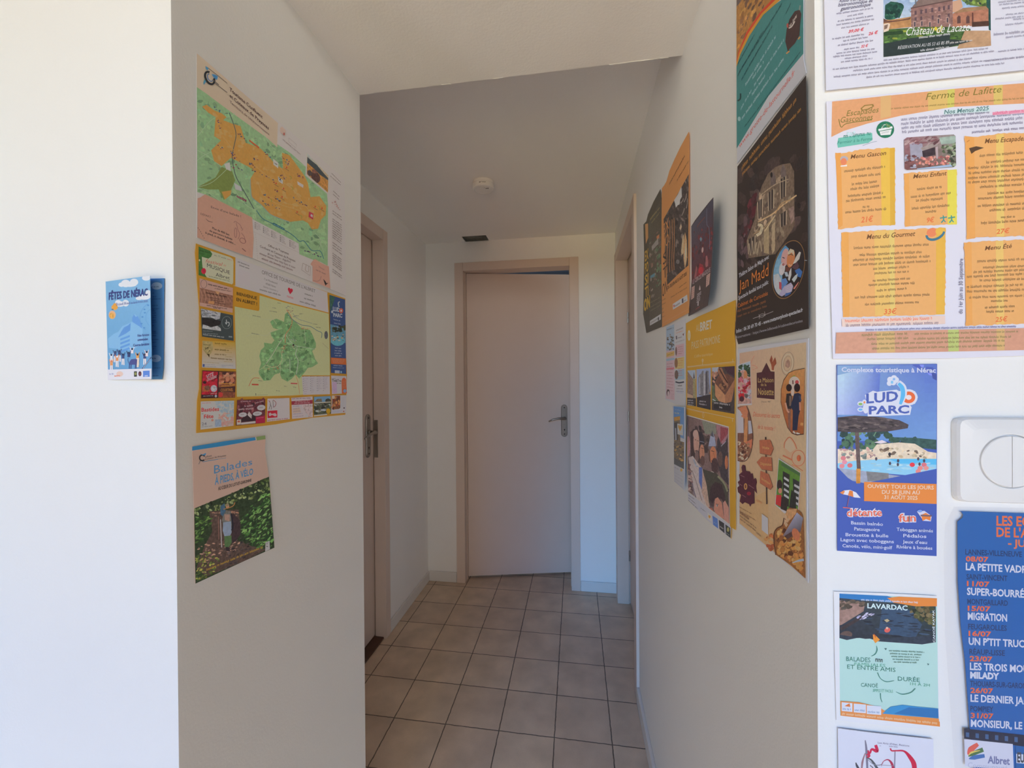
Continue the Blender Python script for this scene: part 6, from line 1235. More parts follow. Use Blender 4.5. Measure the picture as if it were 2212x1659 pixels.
for ln in ([(80, 485), (125, 505)], [(70, 580), (100, 600)], [(170, 590), (230, 630)], [(100, 700), (140, 725)]): P.stroke(h7(*ln), 1.0, (140, 100, 100))
P.ell(*h7((138, 608))[0], 3.6, 7, (200, 156, 90)); P.ell(*h7((138, 608))[0], 2, 4.6, (110, 60, 50)); P.ell(*h7((175, 685))[0], 4.6, 4, (134, 40, 50))
P.part('photograph', 'photograph of a green shop shelf'); P.poly(h7((498, 300), (740, 455), (715, 880), (560, 900), (460, 808)), (206, 196, 190)); P.clip = h7((502, 314), (734, 462), (708, 870), (566, 886), (466, 802))
P.poly(h7((498, 300), (740, 455), (715, 900), (460, 820)), (84, 118, 50), .15); P.poly(h7((530, 340), (740, 470), (736, 500), (530, 380)), (70, 96, 60)); P.poly(h7((545, 440), (620, 480), (610, 830), (540, 800)), (52, 50, 46)); P.poly(h7((655, 520), (730, 560), (716, 830), (660, 790)), (50, 50, 48))
for i in range(4): P.poly(h7((560, 500 + 62 * i), (612, 535 + 62 * i), (610, 560 + 62 * i), (556, 524 + 62 * i)), (170, 168, 164)); P.poly(h7((672, 580 + 62 * i), (726, 610 + 62 * i), (724, 638 + 62 * i), (668, 604 + 62 * i)), (166, 164, 160))
P.ell(*h7((510, 590))[0], 6, 11, (52, 40, 38), 0, .2); P.ell(*h7((516, 655))[0], 4, 6, (196, 130, 104)); P.poly(h7((470, 700), (530, 700), (525, 830), (468, 800)), (170, 50, 50)); P.poly(h7((530, 720), (600, 740), (590, 880), (520, 850)), (52, 44, 40), .3); P.poly(h7((640, 640), (690, 700), (690, 860), (610, 860)), (46, 46, 42), .3); P.clip = None
P.part('photograph', 'photograph of a scoop in shelled hazelnuts')
q = h7((590, 860), (620, 838), (700, 850), (752, 895), (768, 950), (774, 1100), (788, 1606), (640, 1470), (520, 1385), (468, 1350), (455, 1250), (450, 1130), (478, 1070), (540, 1030), (565, 950))
P.poly(q, (132, 84, 46), .3); P.dabs(h7((470, 1090), (560, 1030), (640, 1150), (770, 1100), (784, 1590), (640, 1460), (480, 1340)), 150, [(206, 150, 80), (176, 116, 60), (214, 170, 104), (140, 84, 46), (96, 56, 36), (190, 130, 70)], (3, 7.5), 1.25, 0, 90, .15, 8)
P.poly(h7((590, 860), (700, 850), (690, 900), (640, 960), (570, 1020), (575, 930)), (196, 148, 100), .2); P.dabs(h7((570, 900), (620, 880), (600, 1030), (560, 1050)), 10, [(206, 170, 130), (150, 100, 66)], (2, 6), 1.4)
P.grad(h7((700, 890), (768, 950), (740, 1100), (545, 1150)), [(150, 150, 164), (120, 118, 130), (84, 74, 76), (110, 98, 104)], .05, 6); P.poly(h7((560, 1150), (640, 1100), (690, 1080), (700, 1120), (600, 1180)), (84, 60, 54), .2); P.ell(*h7((690, 1130))[0], 8, 14, (180, 108, 74), -20, .1); P.stroke(h7((650, 1438), (720, 1415), (776, 1405)), [1, 4.5, 5.5], (166, 176, 186)); P.stroke(h7((560, 950), (540, 1030), (478, 1068), (450, 1130), (455, 1250), (470, 1352)), 2.2, (84, 52, 38))
P.part('contact_text'); P.block(Q(g7, 70, 835), Q(g7, 215, 918), Q(g7, 72, 880), Q(g7, 255, 985), 2, 3.0, (130, 96, 70)); P.fine(Q(g7, 75, 898), Q(g7, 185, 980), 6, (110, 78, 60)); P.block(Q(g7, 76, 930), Q(g7, 262, 1070), Q(g7, 78, 965), Q(g7, 255, 1100), 2, 3.4, (110, 80, 64)); P.text('visites', Q(g7, 258, 1120), Q(g7, 306, 1156), 5.4, (110, 80, 64)); P.poly(h7((316, 905), (384, 952), (386, 1136), (316, 1082)), (206, 200, 196)); P.fine(Q(g7, 255, 770), Q(g7, 340, 810), 6, (206, 146, 96))
P.done()

# ================================================================== papers and switch on the face of the right wall beside the camera
J = (1760, 0, 4.894); K = (1760, 180, 4.878); K2 = (1760, 460, 4.878); Mz = (1760, 760, 3.529); Nz = (1760, 1060, 2.770); Oz = (2030, 1080, 5.187); Qz = (1760, 1540, 4.894)

# ---- castle restaurant sheet
P = Paper('notice', 'white castle restaurant sheet with a photograph of a brick mansion, topmost beside the corner', 'notice', 'FR', J,
          [(92, -260), (118, 958), (900, 880), (1500, 818), (2212, 742), (2800, 690), (2800, -500)], (212, 211, 217), gap=.003)
P.part('photograph', 'photograph of a brick mansion and lawn')
P.clip = [(722, -160), (1850, -160), (1858, 488), (722, 608)]
P.grad([(722, -160), (1850, -160), (1856, 240), (722, 240)], [(92, 132, 176), (110, 150, 190), (170, 190, 206), (186, 196, 204)], .15, 8)
P.dabs([(730, 0), (1450, -60), (1450, 30), (960, 160), (800, 160)], 30, [(200, 206, 212), (180, 194, 206), (160, 180, 200)], (25, 70), 2.2, 0, 20, .05)
P.poly([(740, 60), (800, 20), (880, 30), (940, 80), (900, 180), (780, 230), (735, 190)], (44, 84, 70), .5); P.dabs([(745, 60), (930, 50), (900, 190), (760, 210)], 40, [(38, 76, 64), (60, 104, 80), (34, 62, 56)], (12, 34), 1.3, 0, 90, .4)
P.poly([(1450, -160), (1860, -160), (1856, 90), (1640, 60), (1560, 20)], (96, 116, 60), .5); P.dabs([(1460, -100), (1850, -120), (1840, 70), (1600, 40)], 50, [(116, 138, 66), (70, 90, 54), (150, 160, 90), (60, 70, 66)], (12, 36), 1.4, 0, 90, .4); P.poly([(1800, -160), (1860, -160), (1862, 330), (1835, 320), (1815, 100)], (40, 76, 70), .4)
P.poly([(1014, 95), (1180, 60), (1320, 28), (1500, 0), (1850, -60), (1700, -160), (1240, -160), (1040, 60)], (124, 104, 96), .2)
P.poly([(1014, 92), (1220, 50), (1452, 8), (1452, 300), (1014, 300)], (138, 104, 96), .3); P.poly([(1010, 86), (1460, -2), (1460, 10), (1012, 98)], (92, 70, 66))
P.dabs([(1018, 110), (1450, 25), (1450, 290), (1018, 290)], 110, [(150, 116, 106), (124, 92, 86), (138, 106, 96), (160, 126, 114)], (10, 22), 2.4, -8, 6, .3)
for x, y in ((1050, 120), (1110, 110), (1160, 100), (1225, 90), (1300, 80), (1350, 72), (1400, 62), (1050, 190), (1110, 182), (1230, 170), (1300, 165), (1400, 150)): P.poly([(x, y), (x + 22, y - 4), (x + 22, y + 42), (x, y + 44)], (94, 74, 78), .2)
for x, y in ((1050, 232), (1125, 226), (1210, 236), (1300, 200), (1395, 190)): P.poly([(x - 14, y - 4), (x + 16, y - 8), (x + 16, y + 56), (x - 14, y + 58)], (172, 140, 126)); P.poly([(x - 6, y + 6), (x + 10, y + 2), (x + 10, y + 52), (x - 6, y + 54)], (74, 66, 74))
P.poly([(722, 212), (800, 215), (960, 190), (1014, 180), (1014, 290), (722, 320)], (176, 130, 84), .25); P.poly([(722, 200), (770, 225), (900, 215), (1000, 195), (1014, 182), (1000, 212), (830, 238), (722, 250)], (112, 76, 60), .3)
P.poly([(1452, 20), (1540, 0), (1560, 80), (1500, 130), (1452, 140)], (190, 150, 122)); P.poly([(1452, 150), (1560, 90), (1800, 70), (1830, 100), (1660, 120), (1500, 148)], (150, 116, 84), .2); P.poly([(1452, 148), (1830, 100), (1830, 262), (1452, 300)], (164, 112, 88), .3)
for x in (1515, 1610): P.poly([(x - 16, 190), (x, 168), (x + 20, 180), (x + 22, 250), (x - 16, 255)], (92, 66, 62)); 
P.poly([(1655, 140), (1670, 138), (1672, 240), (1656, 245)], (96, 60, 54)); P.poly([(1055, 0), (1068, -2), (1068, 60), (1055, 62)], (96, 104, 110)); P.poly([(1655, 240), (1835, 225), (1835, 280), (1655, 290)], (80, 56, 46), .3)
P.poly([(722, 320), (1100, 290), (1500, 290), (1640, 310), (1640, 470), (722, 610)], (70, 96, 52), .4); P.dabs([(722, 330), (1600, 290), (1620, 420), (722, 500)], 90, [(56, 88, 44), (92, 124, 62), (44, 66, 40), (80, 110, 50), (140, 150, 60)], (14, 44), 3, -6, 10, .3); P.dabs([(1220, 300), (1340, 290), (1330, 340), (1230, 350)], 12, [(176, 160, 50), (150, 150, 56)], (10, 24), 1.5)
P.poly([(1580, 330), (1850, 330), (1858, 490), (1500, 520)], (176, 140, 106), .15); P.poly([(722, 470), (1000, 410), (1430, 360), (1420, 420), (1660, 440), (1500, 480), (1250, 545), (722, 610)], (46, 56, 54), .15); P.poly([(722, 345), (930, 330), (925, 365), (722, 385)], (44, 66, 40), .3)
P.poly([(722, 260), (770, 250), (792, 258), (776, 330), (724, 348)], (212, 190, 168)); P.poly([(730, 275), (770, 262), (760, 305), (728, 320)], (124, 100, 86)); P.clip = None
P.part('castle_lettering'); P.text('Château de Lacaze', (950, 385), (1620, 330), 92, (214, 214, 206), h1=92, slant=.32); P.fine((1095, 415), (1430, 372), 26, (196, 196, 192)); P.text('RÉSERVATION AU 05 53 65 85 89', (872, 528), (1410, 470), 36, (196, 196, 194), slant=.2); P.fine((1420, 470), (1660, 440), 22, (190, 186, 180)); P.fine((1110, 550), (1420, 512), 26, (190, 190, 188))
P.part('text_column')
for t, a, b, h in (('Autour d\'un repas', (250, 32), (520, 8), 34), ('bistronomique et', (242, 76), (605, 28), 36), ('gastronomique', (266, 118), (582, 68), 38)): P.text(t, a, b, h, (110, 106, 122), slant=.3, bold=.02)
for a, b in (((225, 160), (620, 98)), ((340, 186), (510, 155)), ((238, 240), (612, 180)), ((225, 278), (625, 215)), ((275, 310), (580, 262)), ((180, 428), (525, 375)), ((295, 448), (562, 405)), ((240, 494), (622, 440)), ((305, 538), (475, 512)), ((225, 580), (635, 528)), ((190, 615), (655, 560)), ((312, 634), (550, 604)), ((272, 670), (605, 630))): P.fine(a, b, 21, (142, 138, 152))
P.text('39,00 €', (350, 356), (508, 330), 32, (206, 92, 100), slant=.3, bold=.03); P.text('26 €', (560, 380), (655, 362), 32, (206, 92, 100), slant=.3, bold=.03); P.text('32 €', (482, 512), (552, 500), 28, (206, 92, 100), slant=.3, bold=.03)
P.part('foot_text')
for a, b in (((722, 652), (1845, 522)), ((1930, 560), (2500, 500)), ((185, 748), (1890, 555)), ((400, 762), (1670, 630)), ((1800, 660), (2700, 560)), ((195, 828), (2212, 612)), ((540, 832), (2000, 682))): P.fine(a, b, 22, (146, 142, 154))
P.part('side_text')
for a, b in (((1930, 40), (2600, -30)), ((1940, 66), (2600, 0)), ((1970, 105), (2600, 40)), ((2010, 172), (2600, 110)), ((1900, 216), (2600, 150)), ((2090, 222), (2500, 180)), ((2005, 278), (2600, 220)), ((1885, 385), (2600, 310)), ((2010, 410), (2600, 350))): P.fine(a, b, 22 if a[1] != 385 else 30, (150, 148, 160))
P.done()

# ---- farm menu
P = Paper('menu', 'farm restaurant menu sheet with torn orange panels, under the castle sheet', 'menu', 'FR', K,
          [(120, 195), (600, 130), (1450, 40), (2205, -30), (2900, -90), (2900, 2870), (2205, 2870), (1400, 2900), (190, 2905), (150, 1600)], (216, 213, 218), gap=.002)
def k2(*p): return [(x, y + 280 * 4.878) for x, y in p]
def torn(pts, c, step=26, amp=7):
    out = []
    for i in range(len(pts)):
        a, b = pts[i - 1], pts[i]; l = math.hypot(b[0] - a[0], b[1] - a[1]); n = max(1, int(l / step))
        for k in range(n):
            t = k / n; out.append((a[0] + (b[0] - a[0]) * t + (P.rnd.uniform(-amp, amp) if k else 0), a[1] + (b[1] - a[1]) * t + (P.rnd.uniform(-amp, amp) if k else 0)))
    P.poly(out, c, .02)
ORA = (218, 162, 98); DARKT = (122, 92, 60)
P.part('header_band')
P.poly([(180, 195), (1450, 62), (2210, 0), (2900, -50), (2900, 160), (2205, 215), (1450, 252), (900, 345), (560, 425), (300, 505), (172, 568)], (208, 150, 104), .05)
P.poly([(690, 140), (800, 128), (800, 350), (690, 375)], (206, 164, 108)); P.poly([(1190, 90), (1470, 62), (1465, 250), (1190, 290)], (206, 172, 100)); P.poly([(1395, 68), (1470, 62), (1465, 250), (1395, 262)], (196, 186, 92)); P.poly([(1880, 25), (1975, 18), (1975, 222), (1880, 226)], (204, 178, 100))
P.text('Ferme de Lafitte', (1165, 180), (1955, 98), 74, (122, 110, 48), slant=.3); P.fine((800, 278), (2212, 165), 20, (140, 112, 60))
P.part('escapades_logo'); P.poly([(478, 268), (520, 232), (612, 222), (622, 245), (560, 282), (490, 290)], (140, 112, 56)); P.poly([(496, 266), (528, 242), (598, 234), (604, 246), (552, 272), (500, 280)], (204, 156, 106)); P.sub('lettering'); P.text('Escapades', (330, 350), (664, 308), 62, (122, 112, 50), slant=.25); P.text('Gasconnes', (262, 420), (602, 385), 62, (122, 112, 50), slant=.25); P.stroke([(250, 380), (275, 465), (340, 425), (600, 388)], 8, (122, 112, 50))
P.part('introduction_text')
for a, b, h, c in (((905, 398), (1845, 318), 34, (130, 124, 142)), ((905, 445), (2900, 270), 34, (130, 124, 142)), ((910, 488), (2900, 320), 34, (130, 124, 142)), ((915, 530), (2900, 370), 32, (130, 124, 142)), ((1650, 530), (2500, 462), 30, (120, 112, 132))): P.fine(a, b, h, c)
P.poly([(1352, 290), (1840, 250), (1842, 300), (1355, 332)], (190, 206, 202)); P.text('Nos Menus 2025', (1358, 328), (1825, 286), 46, (84, 118, 116), slant=.15, bold=.02); P.poly([(1865, 308), (2400, 262), (2400, 305), (1868, 340)], (222, 160, 176)); P.fine((1870, 335), (2390, 290), 34, (206, 100, 128)); P.fine((1358, 342), (1840, 310), 6, (90, 120, 120))
P.part('shop_badge'); P.poly([(245, 580), (600, 525), (604, 600), (560, 632), (240, 682), (232, 640)], (108, 178, 158), .04); P.fine((300, 580), (598, 545), 42, (56, 130, 112)); P.text('Fermier à la Ferme', (236, 645), (602, 600), 34, (52, 122, 104), slant=.2); P.stroke([(500, 660), (600, 625), (650, 615)], 6, (150, 160, 170)); P.dabs([(310, 520), (420, 505), (400, 560), (320, 575)], 8, [(190, 206, 206)], (10, 24), 1.4)
P.part('basket_badge'); P.ell(738, 492, 94, 88, (40, 112, 82), -8); P.poly([(664, 486), (812, 456), (815, 478), (668, 508)], (216, 218, 212)); P.poly([(678, 512), (806, 488), (792, 545), (690, 552)], (214, 214, 206)); P.stroke([(698, 480), (730, 440), (790, 455)], 7, (206, 210, 200)); P.dabs([(700, 440), (780, 430), (790, 465), (705, 475)], 8, [(110, 150, 90), (90, 136, 100)], (8, 14), 1.2); P.fine((700, 535), (785, 520), 22, (176, 180, 176))
def menu_panel(name, outline, fold, title, tp, lines, price, pp):
    P.part(name); torn(outline, ORA)
    for (a, b, c) in fold: P.poly(a, b, .02)
    P.sub('lettering')
    if title: P.text(title, tp[0], tp[1], 46 if len(title) < 14 else 52, (104, 68, 40), slant=.25, bold=.012)
    for a, b, h in lines: P.fine(a, b, h, DARKT)
    if price: P.text(price, pp[0], pp[1], pp[2], (214, 110, 62), slant=.15, bold=.02)
menu_panel('menu_panel', [(212, 735), (330, 735), (470, 700), (700, 690), (838, 682), (840, 1090), (842, 1495), (600, 1500), (240, 1540), (245, 1200), (225, 900)],
           [([(215, 740), (270, 735), (290, 1500), (245, 1530)], (220, 152, 76), 0), ([(690, 692), (838, 682), (842, 1495), (700, 1500)], (220, 178, 74), 0), ([(785, 690), (838, 682), (842, 1495), (790, 1498)], (206, 160, 60), 0)],
           'Menu Gascon', ((372, 800), (742, 758)), [((305, 942), (750, 892), 30), ((380, 1000), (690, 970), 30), ((385, 1080), (675, 1045), 30), ((372, 1132), (690, 1092), 30), ((345, 1205), (732, 1165), 30), ((325, 1255), (745, 1212), 30), ((500, 1318), (582, 1308), 28), ((318, 1375), (760, 1335), 30)], '21€', ((482, 1470), (602, 1458), 60))
P.ell(305, 800, 42, 30, (170, 160, 160)); P.ell(300, 830, 32, 38, (226, 132, 90)); P.poly([(265, 872), (335, 862), (335, 878), (268, 882)], (222, 216, 212))
menu_panel('menu_panel', [(930, 955), (1200, 930), (1488, 910), (1488, 1200), (1490, 1490), (1300, 1496), (945, 1515), (945, 1200)],
           [([(935, 955), (985, 950), (1000, 1508), (948, 1514)], (222, 158, 84), 0), ([(1390, 918), (1488, 910), (1490, 1490), (1392, 1492)], (212, 198, 78), 0)],
           'Menu Enfant', ((1030, 1008), (1378, 972)), [((1070, 1132), (1355, 1102), 30), ((1005, 1212), (1435, 1168), 30), ((1060, 1252), (1370, 1225), 30), ((1015, 1335), (1425, 1298), 30), ((1158, 1372), (1275, 1358), 28)], '9€', ((1168, 1472), (1245, 1465), 54))
for x in (1345, 1430): P.stroke([(x - 34, 1425), (x + 40, 1412)], 13, (70, 140, 130)); P.stroke([(x, 1395), (x + 4, 1440), (x - 20, 1472)], 13, (70, 140, 130)); P.stroke([(x + 4, 1440), (x + 24, 1466)], 11, (70, 140, 130))
menu_panel('menu_panel', k2((272, 212), (600, 190), (1370, 160), (1372, 600), (1360, 1070), (800, 1085), (290, 1100), (285, 880), (280, 500)),
           [(k2((275, 215), (350, 210), (360, 1090), (292, 1098)), (222, 158, 80), 0), (k2((620, 190), (832, 182), (840, 1080), (630, 1085)), (220, 178, 98), 0), (k2((780, 184), (832, 182), (840, 1080), (786, 1082)), (212, 184, 104), 0), (k2((1270, 165), (1370, 160), (1360, 1070), (1270, 1072)), (214, 166, 68), 0)],
           'Menu du Gourmet', (k2((540, 280))[0], k2((1045, 245))[0]), [(k2((405, 385))[0], k2((1210, 345))[0], 30), (k2((465, 458))[0], k2((1125, 425))[0], 30), (k2((395, 512))[0], k2((1230, 470))[0], 30), (k2((400, 562))[0], k2((1225, 522))[0], 30), (k2((608, 602))[0], k2((985, 580))[0], 28), (k2((622, 650))[0], k2((995, 630))[0], 28), (k2((605, 728))[0], k2((1000, 702))[0], 28), (k2((560, 772))[0], k2((1055, 750))[0], 28), (k2((645, 832))[0], k2((970, 808))[0], 28), (k2((415, 905))[0], k2((1210, 872))[0], 30), (k2((522, 978))[0], k2((1095, 952))[0], 28)], '33€', (k2((720, 1070))[0], k2((848, 1062))[0], 56))
P.ring(1262, 1585, 96, 58, 26, (66, 112, 128), -25, 20, 200); P.ell(1225, 1575, 56, 46, (222, 130, 86), -20); P.ell(1310, 1560, 48, 38, (226, 180, 76), -20); P.ring(1262, 1585, 96, 58, 22, (66, 112, 128), -25, 20, 150)
menu_panel('menu_panel', [(1570, 560), (1680, 570), (1900, 540), (2205, 525), (2880, 470), (2880, 1580), (2205, 1610), (1900, 1620), (1720, 1625), (1590, 1650), (1600, 1200), (1580, 800)],
           [([(1575, 562), (1670, 572), (1680, 1635), (1592, 1648)], (220, 156, 84), 0), ([(1900, 545), (1980, 538), (1985, 1618), (1905, 1620)], (222, 188, 104), 0)],
           'Menu Escapades', ((1780, 640), (2205, 608)), [((1725, 782), (2800, 700), 30), ((1795, 850), (2600, 790), 30), ((1605, 912), (2850, 830), 30), ((1610, 965), (2850, 885), 30), ((1605, 1018), (2850, 935), 30), ((1605, 1062), (2850, 985), 30), ((1730, 1110), (2700, 1050), 30), ((1810, 1178), (2600, 1130), 30), ((1710, 1232), (2750, 1170), 30), ((1705, 1310), (2800, 1245), 30), ((1830, 1355), (2600, 1310), 30), ((1950, 1425), (2100, 1418), 26), ((1740, 1490), (2800, 1420), 30)], '27€', ((1900, 1592), (2035, 1580), 52))
P.poly([(1615, 690), (1690, 670), (1772, 685), (1680, 720), (1640, 750)], (84, 62, 44)); P.stroke([(1590, 625), (1620, 605)], 8, (190, 120, 60))
menu_panel('menu_panel', k2((1560, 315), (1800, 300), (2205, 285), (2880, 255), (2880, 1150), (2205, 1170), (1700, 1185), (1580, 1192), (1600, 900), (1575, 600)),
           [(k2((1568, 318), (1640, 312), (1650, 1185), (1585, 1190)), (220, 156, 84), 0), (k2((1895, 300), (1975, 295), (1985, 1172), (1905, 1176)), (222, 184, 104), 0)],
           'Menu Été', (k2((1780, 398))[0], k2((2060, 372))[0]), [(k2((1700, 525))[0], k2((2600, 480))[0], 30), (k2((1760, 590))[0], k2((2500, 560))[0], 28), (k2((1660, 640))[0], k2((2800, 580))[0], 30), (k2((1590, 688))[0], k2((2850, 620))[0], 30), (k2((1725, 725))[0], k2((2700, 690))[0], 28), (k2((1590, 795))[0], k2((2850, 740))[0], 30), (k2((1590, 842))[0], k2((2850, 800))[0], 30), (k2((1615, 905))[0], k2((2800, 860))[0], 28), (k2((1845, 942))[0], k2((2035, 935))[0], 26), (k2((1780, 1010))[0], k2((2105, 995))[0], 28), (k2((1795, 1055))[0], k2((2090, 1045))[0], 28)], '25€', (k2((1890, 1150))[0], k2((2010, 1142))[0], 52))
P.part('date_lettering'); P.text('du 1er Juin au 30 Septembre', k2((1545, 1065))[0], k2((1552, 485))[0], 44, (110, 108, 128), up=(-1, 0), bold=.01)
P.part('photograph', 'photograph of a farm dining room'); P.clip = [(932, 600), (960, 578), (1450, 545), (1472, 562), (1478, 870), (1455, 888), (965, 920), (938, 905)]
P.grad([(930, 578), (1475, 545), (1480, 890), (935, 920)], [(140, 100, 104), (150, 140, 132), (90, 92, 74), (120, 76, 74)], .3, 8)
P.poly([(990, 640), (1120, 620), (1140, 800), (1000, 800)], (150, 146, 156), .1); P.poly([(1100, 690), (1200, 650), (1280, 640), (1290, 660), (1130, 720)], (150, 136, 128), .2); P.poly([(1120, 720), (1255, 680), (1260, 760), (1130, 790)], (62, 50, 54), .4); P.poly([(1262, 680), (1285, 670), (1290, 800), (1268, 800)], (170, 150, 150)); P.poly([(1300, 580), (1470, 560), (1472, 640), (1320, 650)], (150, 166, 150), .2)
P.dabs([(1330, 660), (1475, 640), (1475, 880), (1350, 860)], 50, [(92, 104, 72), (64, 70, 56), (140, 150, 120), (80, 76, 64)], (10, 28), 1.6, 0, 40, .3); P.dabs([(1060, 800), (1400, 760), (1420, 860), (1060, 880)], 70, [(190, 120, 114), (206, 150, 136), (150, 90, 86), (120, 70, 66), (200, 130, 110)], (9, 24), 1.4, 0, 60, .2); P.dabs([(935, 760), (1080, 780), (1060, 900), (940, 900)], 24, [(120, 76, 72), (90, 60, 62), (150, 150, 160)], (10, 30), 1.8, -20, 30, .2); P.dabs([(940, 590), (1300, 570), (1290, 640), (950, 660)], 30, [(110, 74, 76), (166, 140, 136), (130, 90, 92)], (14, 50), 4, -20, 20, .2); P.poly([(1065, 905), (1420, 862), (1440, 885), (1070, 918)], (150, 170, 190)); P.clip = None
P.part('footer_band'); P.poly(k2((218, 1262), (1000, 1240), (2205, 1215), (2880, 1200), (2880, 1430), (2205, 1445), (1000, 1470), (210, 1482)), (196, 144, 116), .06); P.poly(k2((640, 1252), (830, 1248), (835, 1470), (645, 1475)), (200, 164, 108)); P.poly(k2((1390, 1232), (1505, 1230), (1505, 1458), (1395, 1460)), (176, 184, 108)); P.poly(k2((1900, 1222), (1985, 1220), (1985, 1448), (1905, 1450)), (202, 164, 108))
for a, b, h in (((485, 1300), (970, 1285), 30), ((1040, 1285), (2130, 1260), 24), ((540, 1342), (985, 1330), 28), ((1030, 1338), (2060, 1315), 26), ((585, 1392), (2000, 1355), 26), ((595, 1440), (1990, 1408), 26)): P.fine(k2(a)[0], k2(b)[0], h, (126, 116, 70))
P.part('notes_text'); P.poly(k2((275, 1120), (1360, 1085), (1362, 1170), (280, 1200)), (222, 196, 178)); P.fine(k2((310, 1155))[0], k2((1240, 1125))[0], 34, (224, 120, 84)); P.fine(k2((318, 1200))[0], k2((1295, 1172))[0], 32, (124, 104, 116)); P.fine(k2((530, 1242))[0], k2((2120, 1205))[0], 24, (110, 112, 150))
P.done()

# ---- water park flyer
P = Paper('flyer', 'blue water park flyer with a straw parasol and pool, under the farm menu', 'flyer', 'FR', Mz,
          [(166, 100), (930, 92), (928, 900), (926, 1556), (500, 1535), (170, 1515), (168, 800)], (66, 88, 158), gap=.0012)
P.part('pool_photograph', 'photograph of a pool with a straw parasol'); P.clip = [(170, 104), (926, 97), (924, 915), (870, 980), (380, 1000), (330, 1010), (250, 960), (172, 880)]
P.grad([(166, 100), (930, 92), (928, 680), (168, 680)], [(130, 160, 186), (84, 104, 176), (110, 146, 190), (90, 128, 180)], .03, 8); P.grad([(166, 180), (500, 100), (480, 480), (168, 480)], [(176, 200, 206), (96, 116, 180), (84, 104, 176), (176, 186, 220)], .05, 6); P.dabs([(760, 100), (925, 100), (925, 200), (850, 180)], 8, [(120, 130, 200), (90, 110, 180), (70, 84, 150)], (20, 50), 1.6, 40, 30, .1)
P.dabs([(172, 620), (330, 610), (560, 600), (600, 650), (900, 670), (920, 720), (800, 720), (500, 740), (172, 740)], 70, [(70, 100, 76), (54, 80, 66), (90, 122, 90), (46, 66, 62)], (14, 38), 1.4, 0, 60, .4); P.poly([(580, 650), (760, 655), (925, 670), (925, 745), (780, 730)], (56, 84, 78), .4)
P.poly([(172, 740), (440, 745), (470, 705), (640, 690), (760, 700), (860, 760), (925, 770), (925, 830), (172, 850)], (214, 196, 168), .15); P.dabs([(180, 740), (430, 740), (460, 800), (180, 830)], 40, [(190, 150, 136), (206, 176, 150), (150, 120, 116), (120, 130, 120)], (8, 20), 1.4, 0, 60, .2); P.dabs([(460, 720), (900, 760), (900, 810), (470, 800)], 40, [(222, 206, 180), (190, 166, 130), (120, 100, 84), (206, 186, 150)], (8, 24), 1.6, 0, 40, .15); P.poly([(450, 690), (510, 672), (550, 690), (500, 700)], (214, 200, 200)); P.ell(568, 780, 11, 14, (50, 46, 50))
P.poly([(172, 850), (300, 830), (560, 815), (925, 820), (925, 920), (700, 940), (350, 910), (172, 890)], (140, 196, 216), .03); P.poly([(560, 815), (925, 815), (925, 860), (640, 850)], (90, 180, 216)); P.dabs([(250, 850), (900, 850), (880, 930), (400, 900)], 30, [(170, 212, 222), (150, 200, 216), (190, 220, 226)], (14, 50), 5, 0, 8, .05)
P.poly([(172, 885), (350, 905), (640, 945), (780, 950), (860, 975), (400, 1005), (172, 960)], (150, 154, 166), .15); P.poly([(390, 910), (560, 925), (560, 980), (400, 985)], (120, 118, 116), .2)
for x, y, c in ((225, 840, (222, 140, 150)), (205, 870, (216, 130, 130)), (215, 810, (206, 120, 120)), (265, 865, (200, 110, 110)), (740, 860, (216, 60, 70)), (800, 885, (220, 130, 120)), (830, 860, (206, 110, 116)), (845, 885, (216, 140, 130)), (785, 910, (216, 130, 120))): P.ell(x, y, 20, 17, c)
for x, y in ((632, 830), (570, 850), (795, 855), (465, 815), (630, 858), (785, 815), (830, 830)): P.ell(x, y, 9, 13, (72, 66, 76))
P.stroke([(318, 600), (328, 800), (334, 900)], 30, (96, 80, 76), .3); P.stroke([(330, 890), (328, 1015)], 32, (196, 132, 56), .2); P.poly([(166, 500), (300, 486), (480, 495), (640, 520), (712, 555), (705, 582), (560, 606), (330, 615), (166, 608)], (76, 66, 66), .3); P.dabs([(172, 510), (500, 500), (700, 550), (500, 600), (172, 600)], 80, [(62, 54, 56), (92, 80, 76), (104, 92, 86), (70, 62, 62)], (14, 46), 4.5, 4, 8, .3); P.clip = None
P.part('park_logo')
W_ = (222, 224, 230); BL = (74, 92, 158)
for pts in ([(378, 330), (440, 296), (470, 305), (620, 288), (640, 300), (640, 405), (400, 410)], [(400, 400), (700, 390), (735, 420), (722, 480), (400, 492)], [(640, 300), (700, 285), (760, 300), (782, 345), (760, 395), (700, 410), (640, 390)]): P.poly(pts, W_)
P.ell(712, 347, 68, 62, W_); P.ell(712, 347, 50, 45, (226, 106, 58)); P.ell(712, 347, 22, 19, (226, 214, 210))
P.text('LUD', (388, 392), (632, 372), 74, BL, bold=.03, h1=78); P.text('PARC', (408, 474), (716, 466), 62, BL, bold=.035)
P.stroke([(650, 390), (672, 330), (668, 270), (632, 232)], [36, 50, 50, 40], W_); P.stroke([(648, 400), (668, 330), (662, 275), (634, 240)], [20, 34, 34, 22], (92, 176, 216))
for x, y, rx, ry in ((565, 240, 20, 20), (570, 212, 22, 22), (600, 196, 22, 18), (620, 215, 18, 22), (595, 235, 22, 20)): P.ell(x, y, rx, ry, W_)
P.ell(585, 232, 10, 12, (120, 180, 210)); P.ell(600, 208, 10, 10, (130, 170, 210))
for x, y, rx, ry, c in ((345, 395, 24, 18, W_), (345, 440, 24, 16, W_), (375, 380, 16, 16, W_), (345, 398, 16, 10, (130, 170, 90)), (345, 440, 16, 9, (110, 170, 210)), (375, 385, 8, 9, (220, 140, 80)), (385, 430, 22, 40, W_)): P.ell(x, y, rx, ry, c)
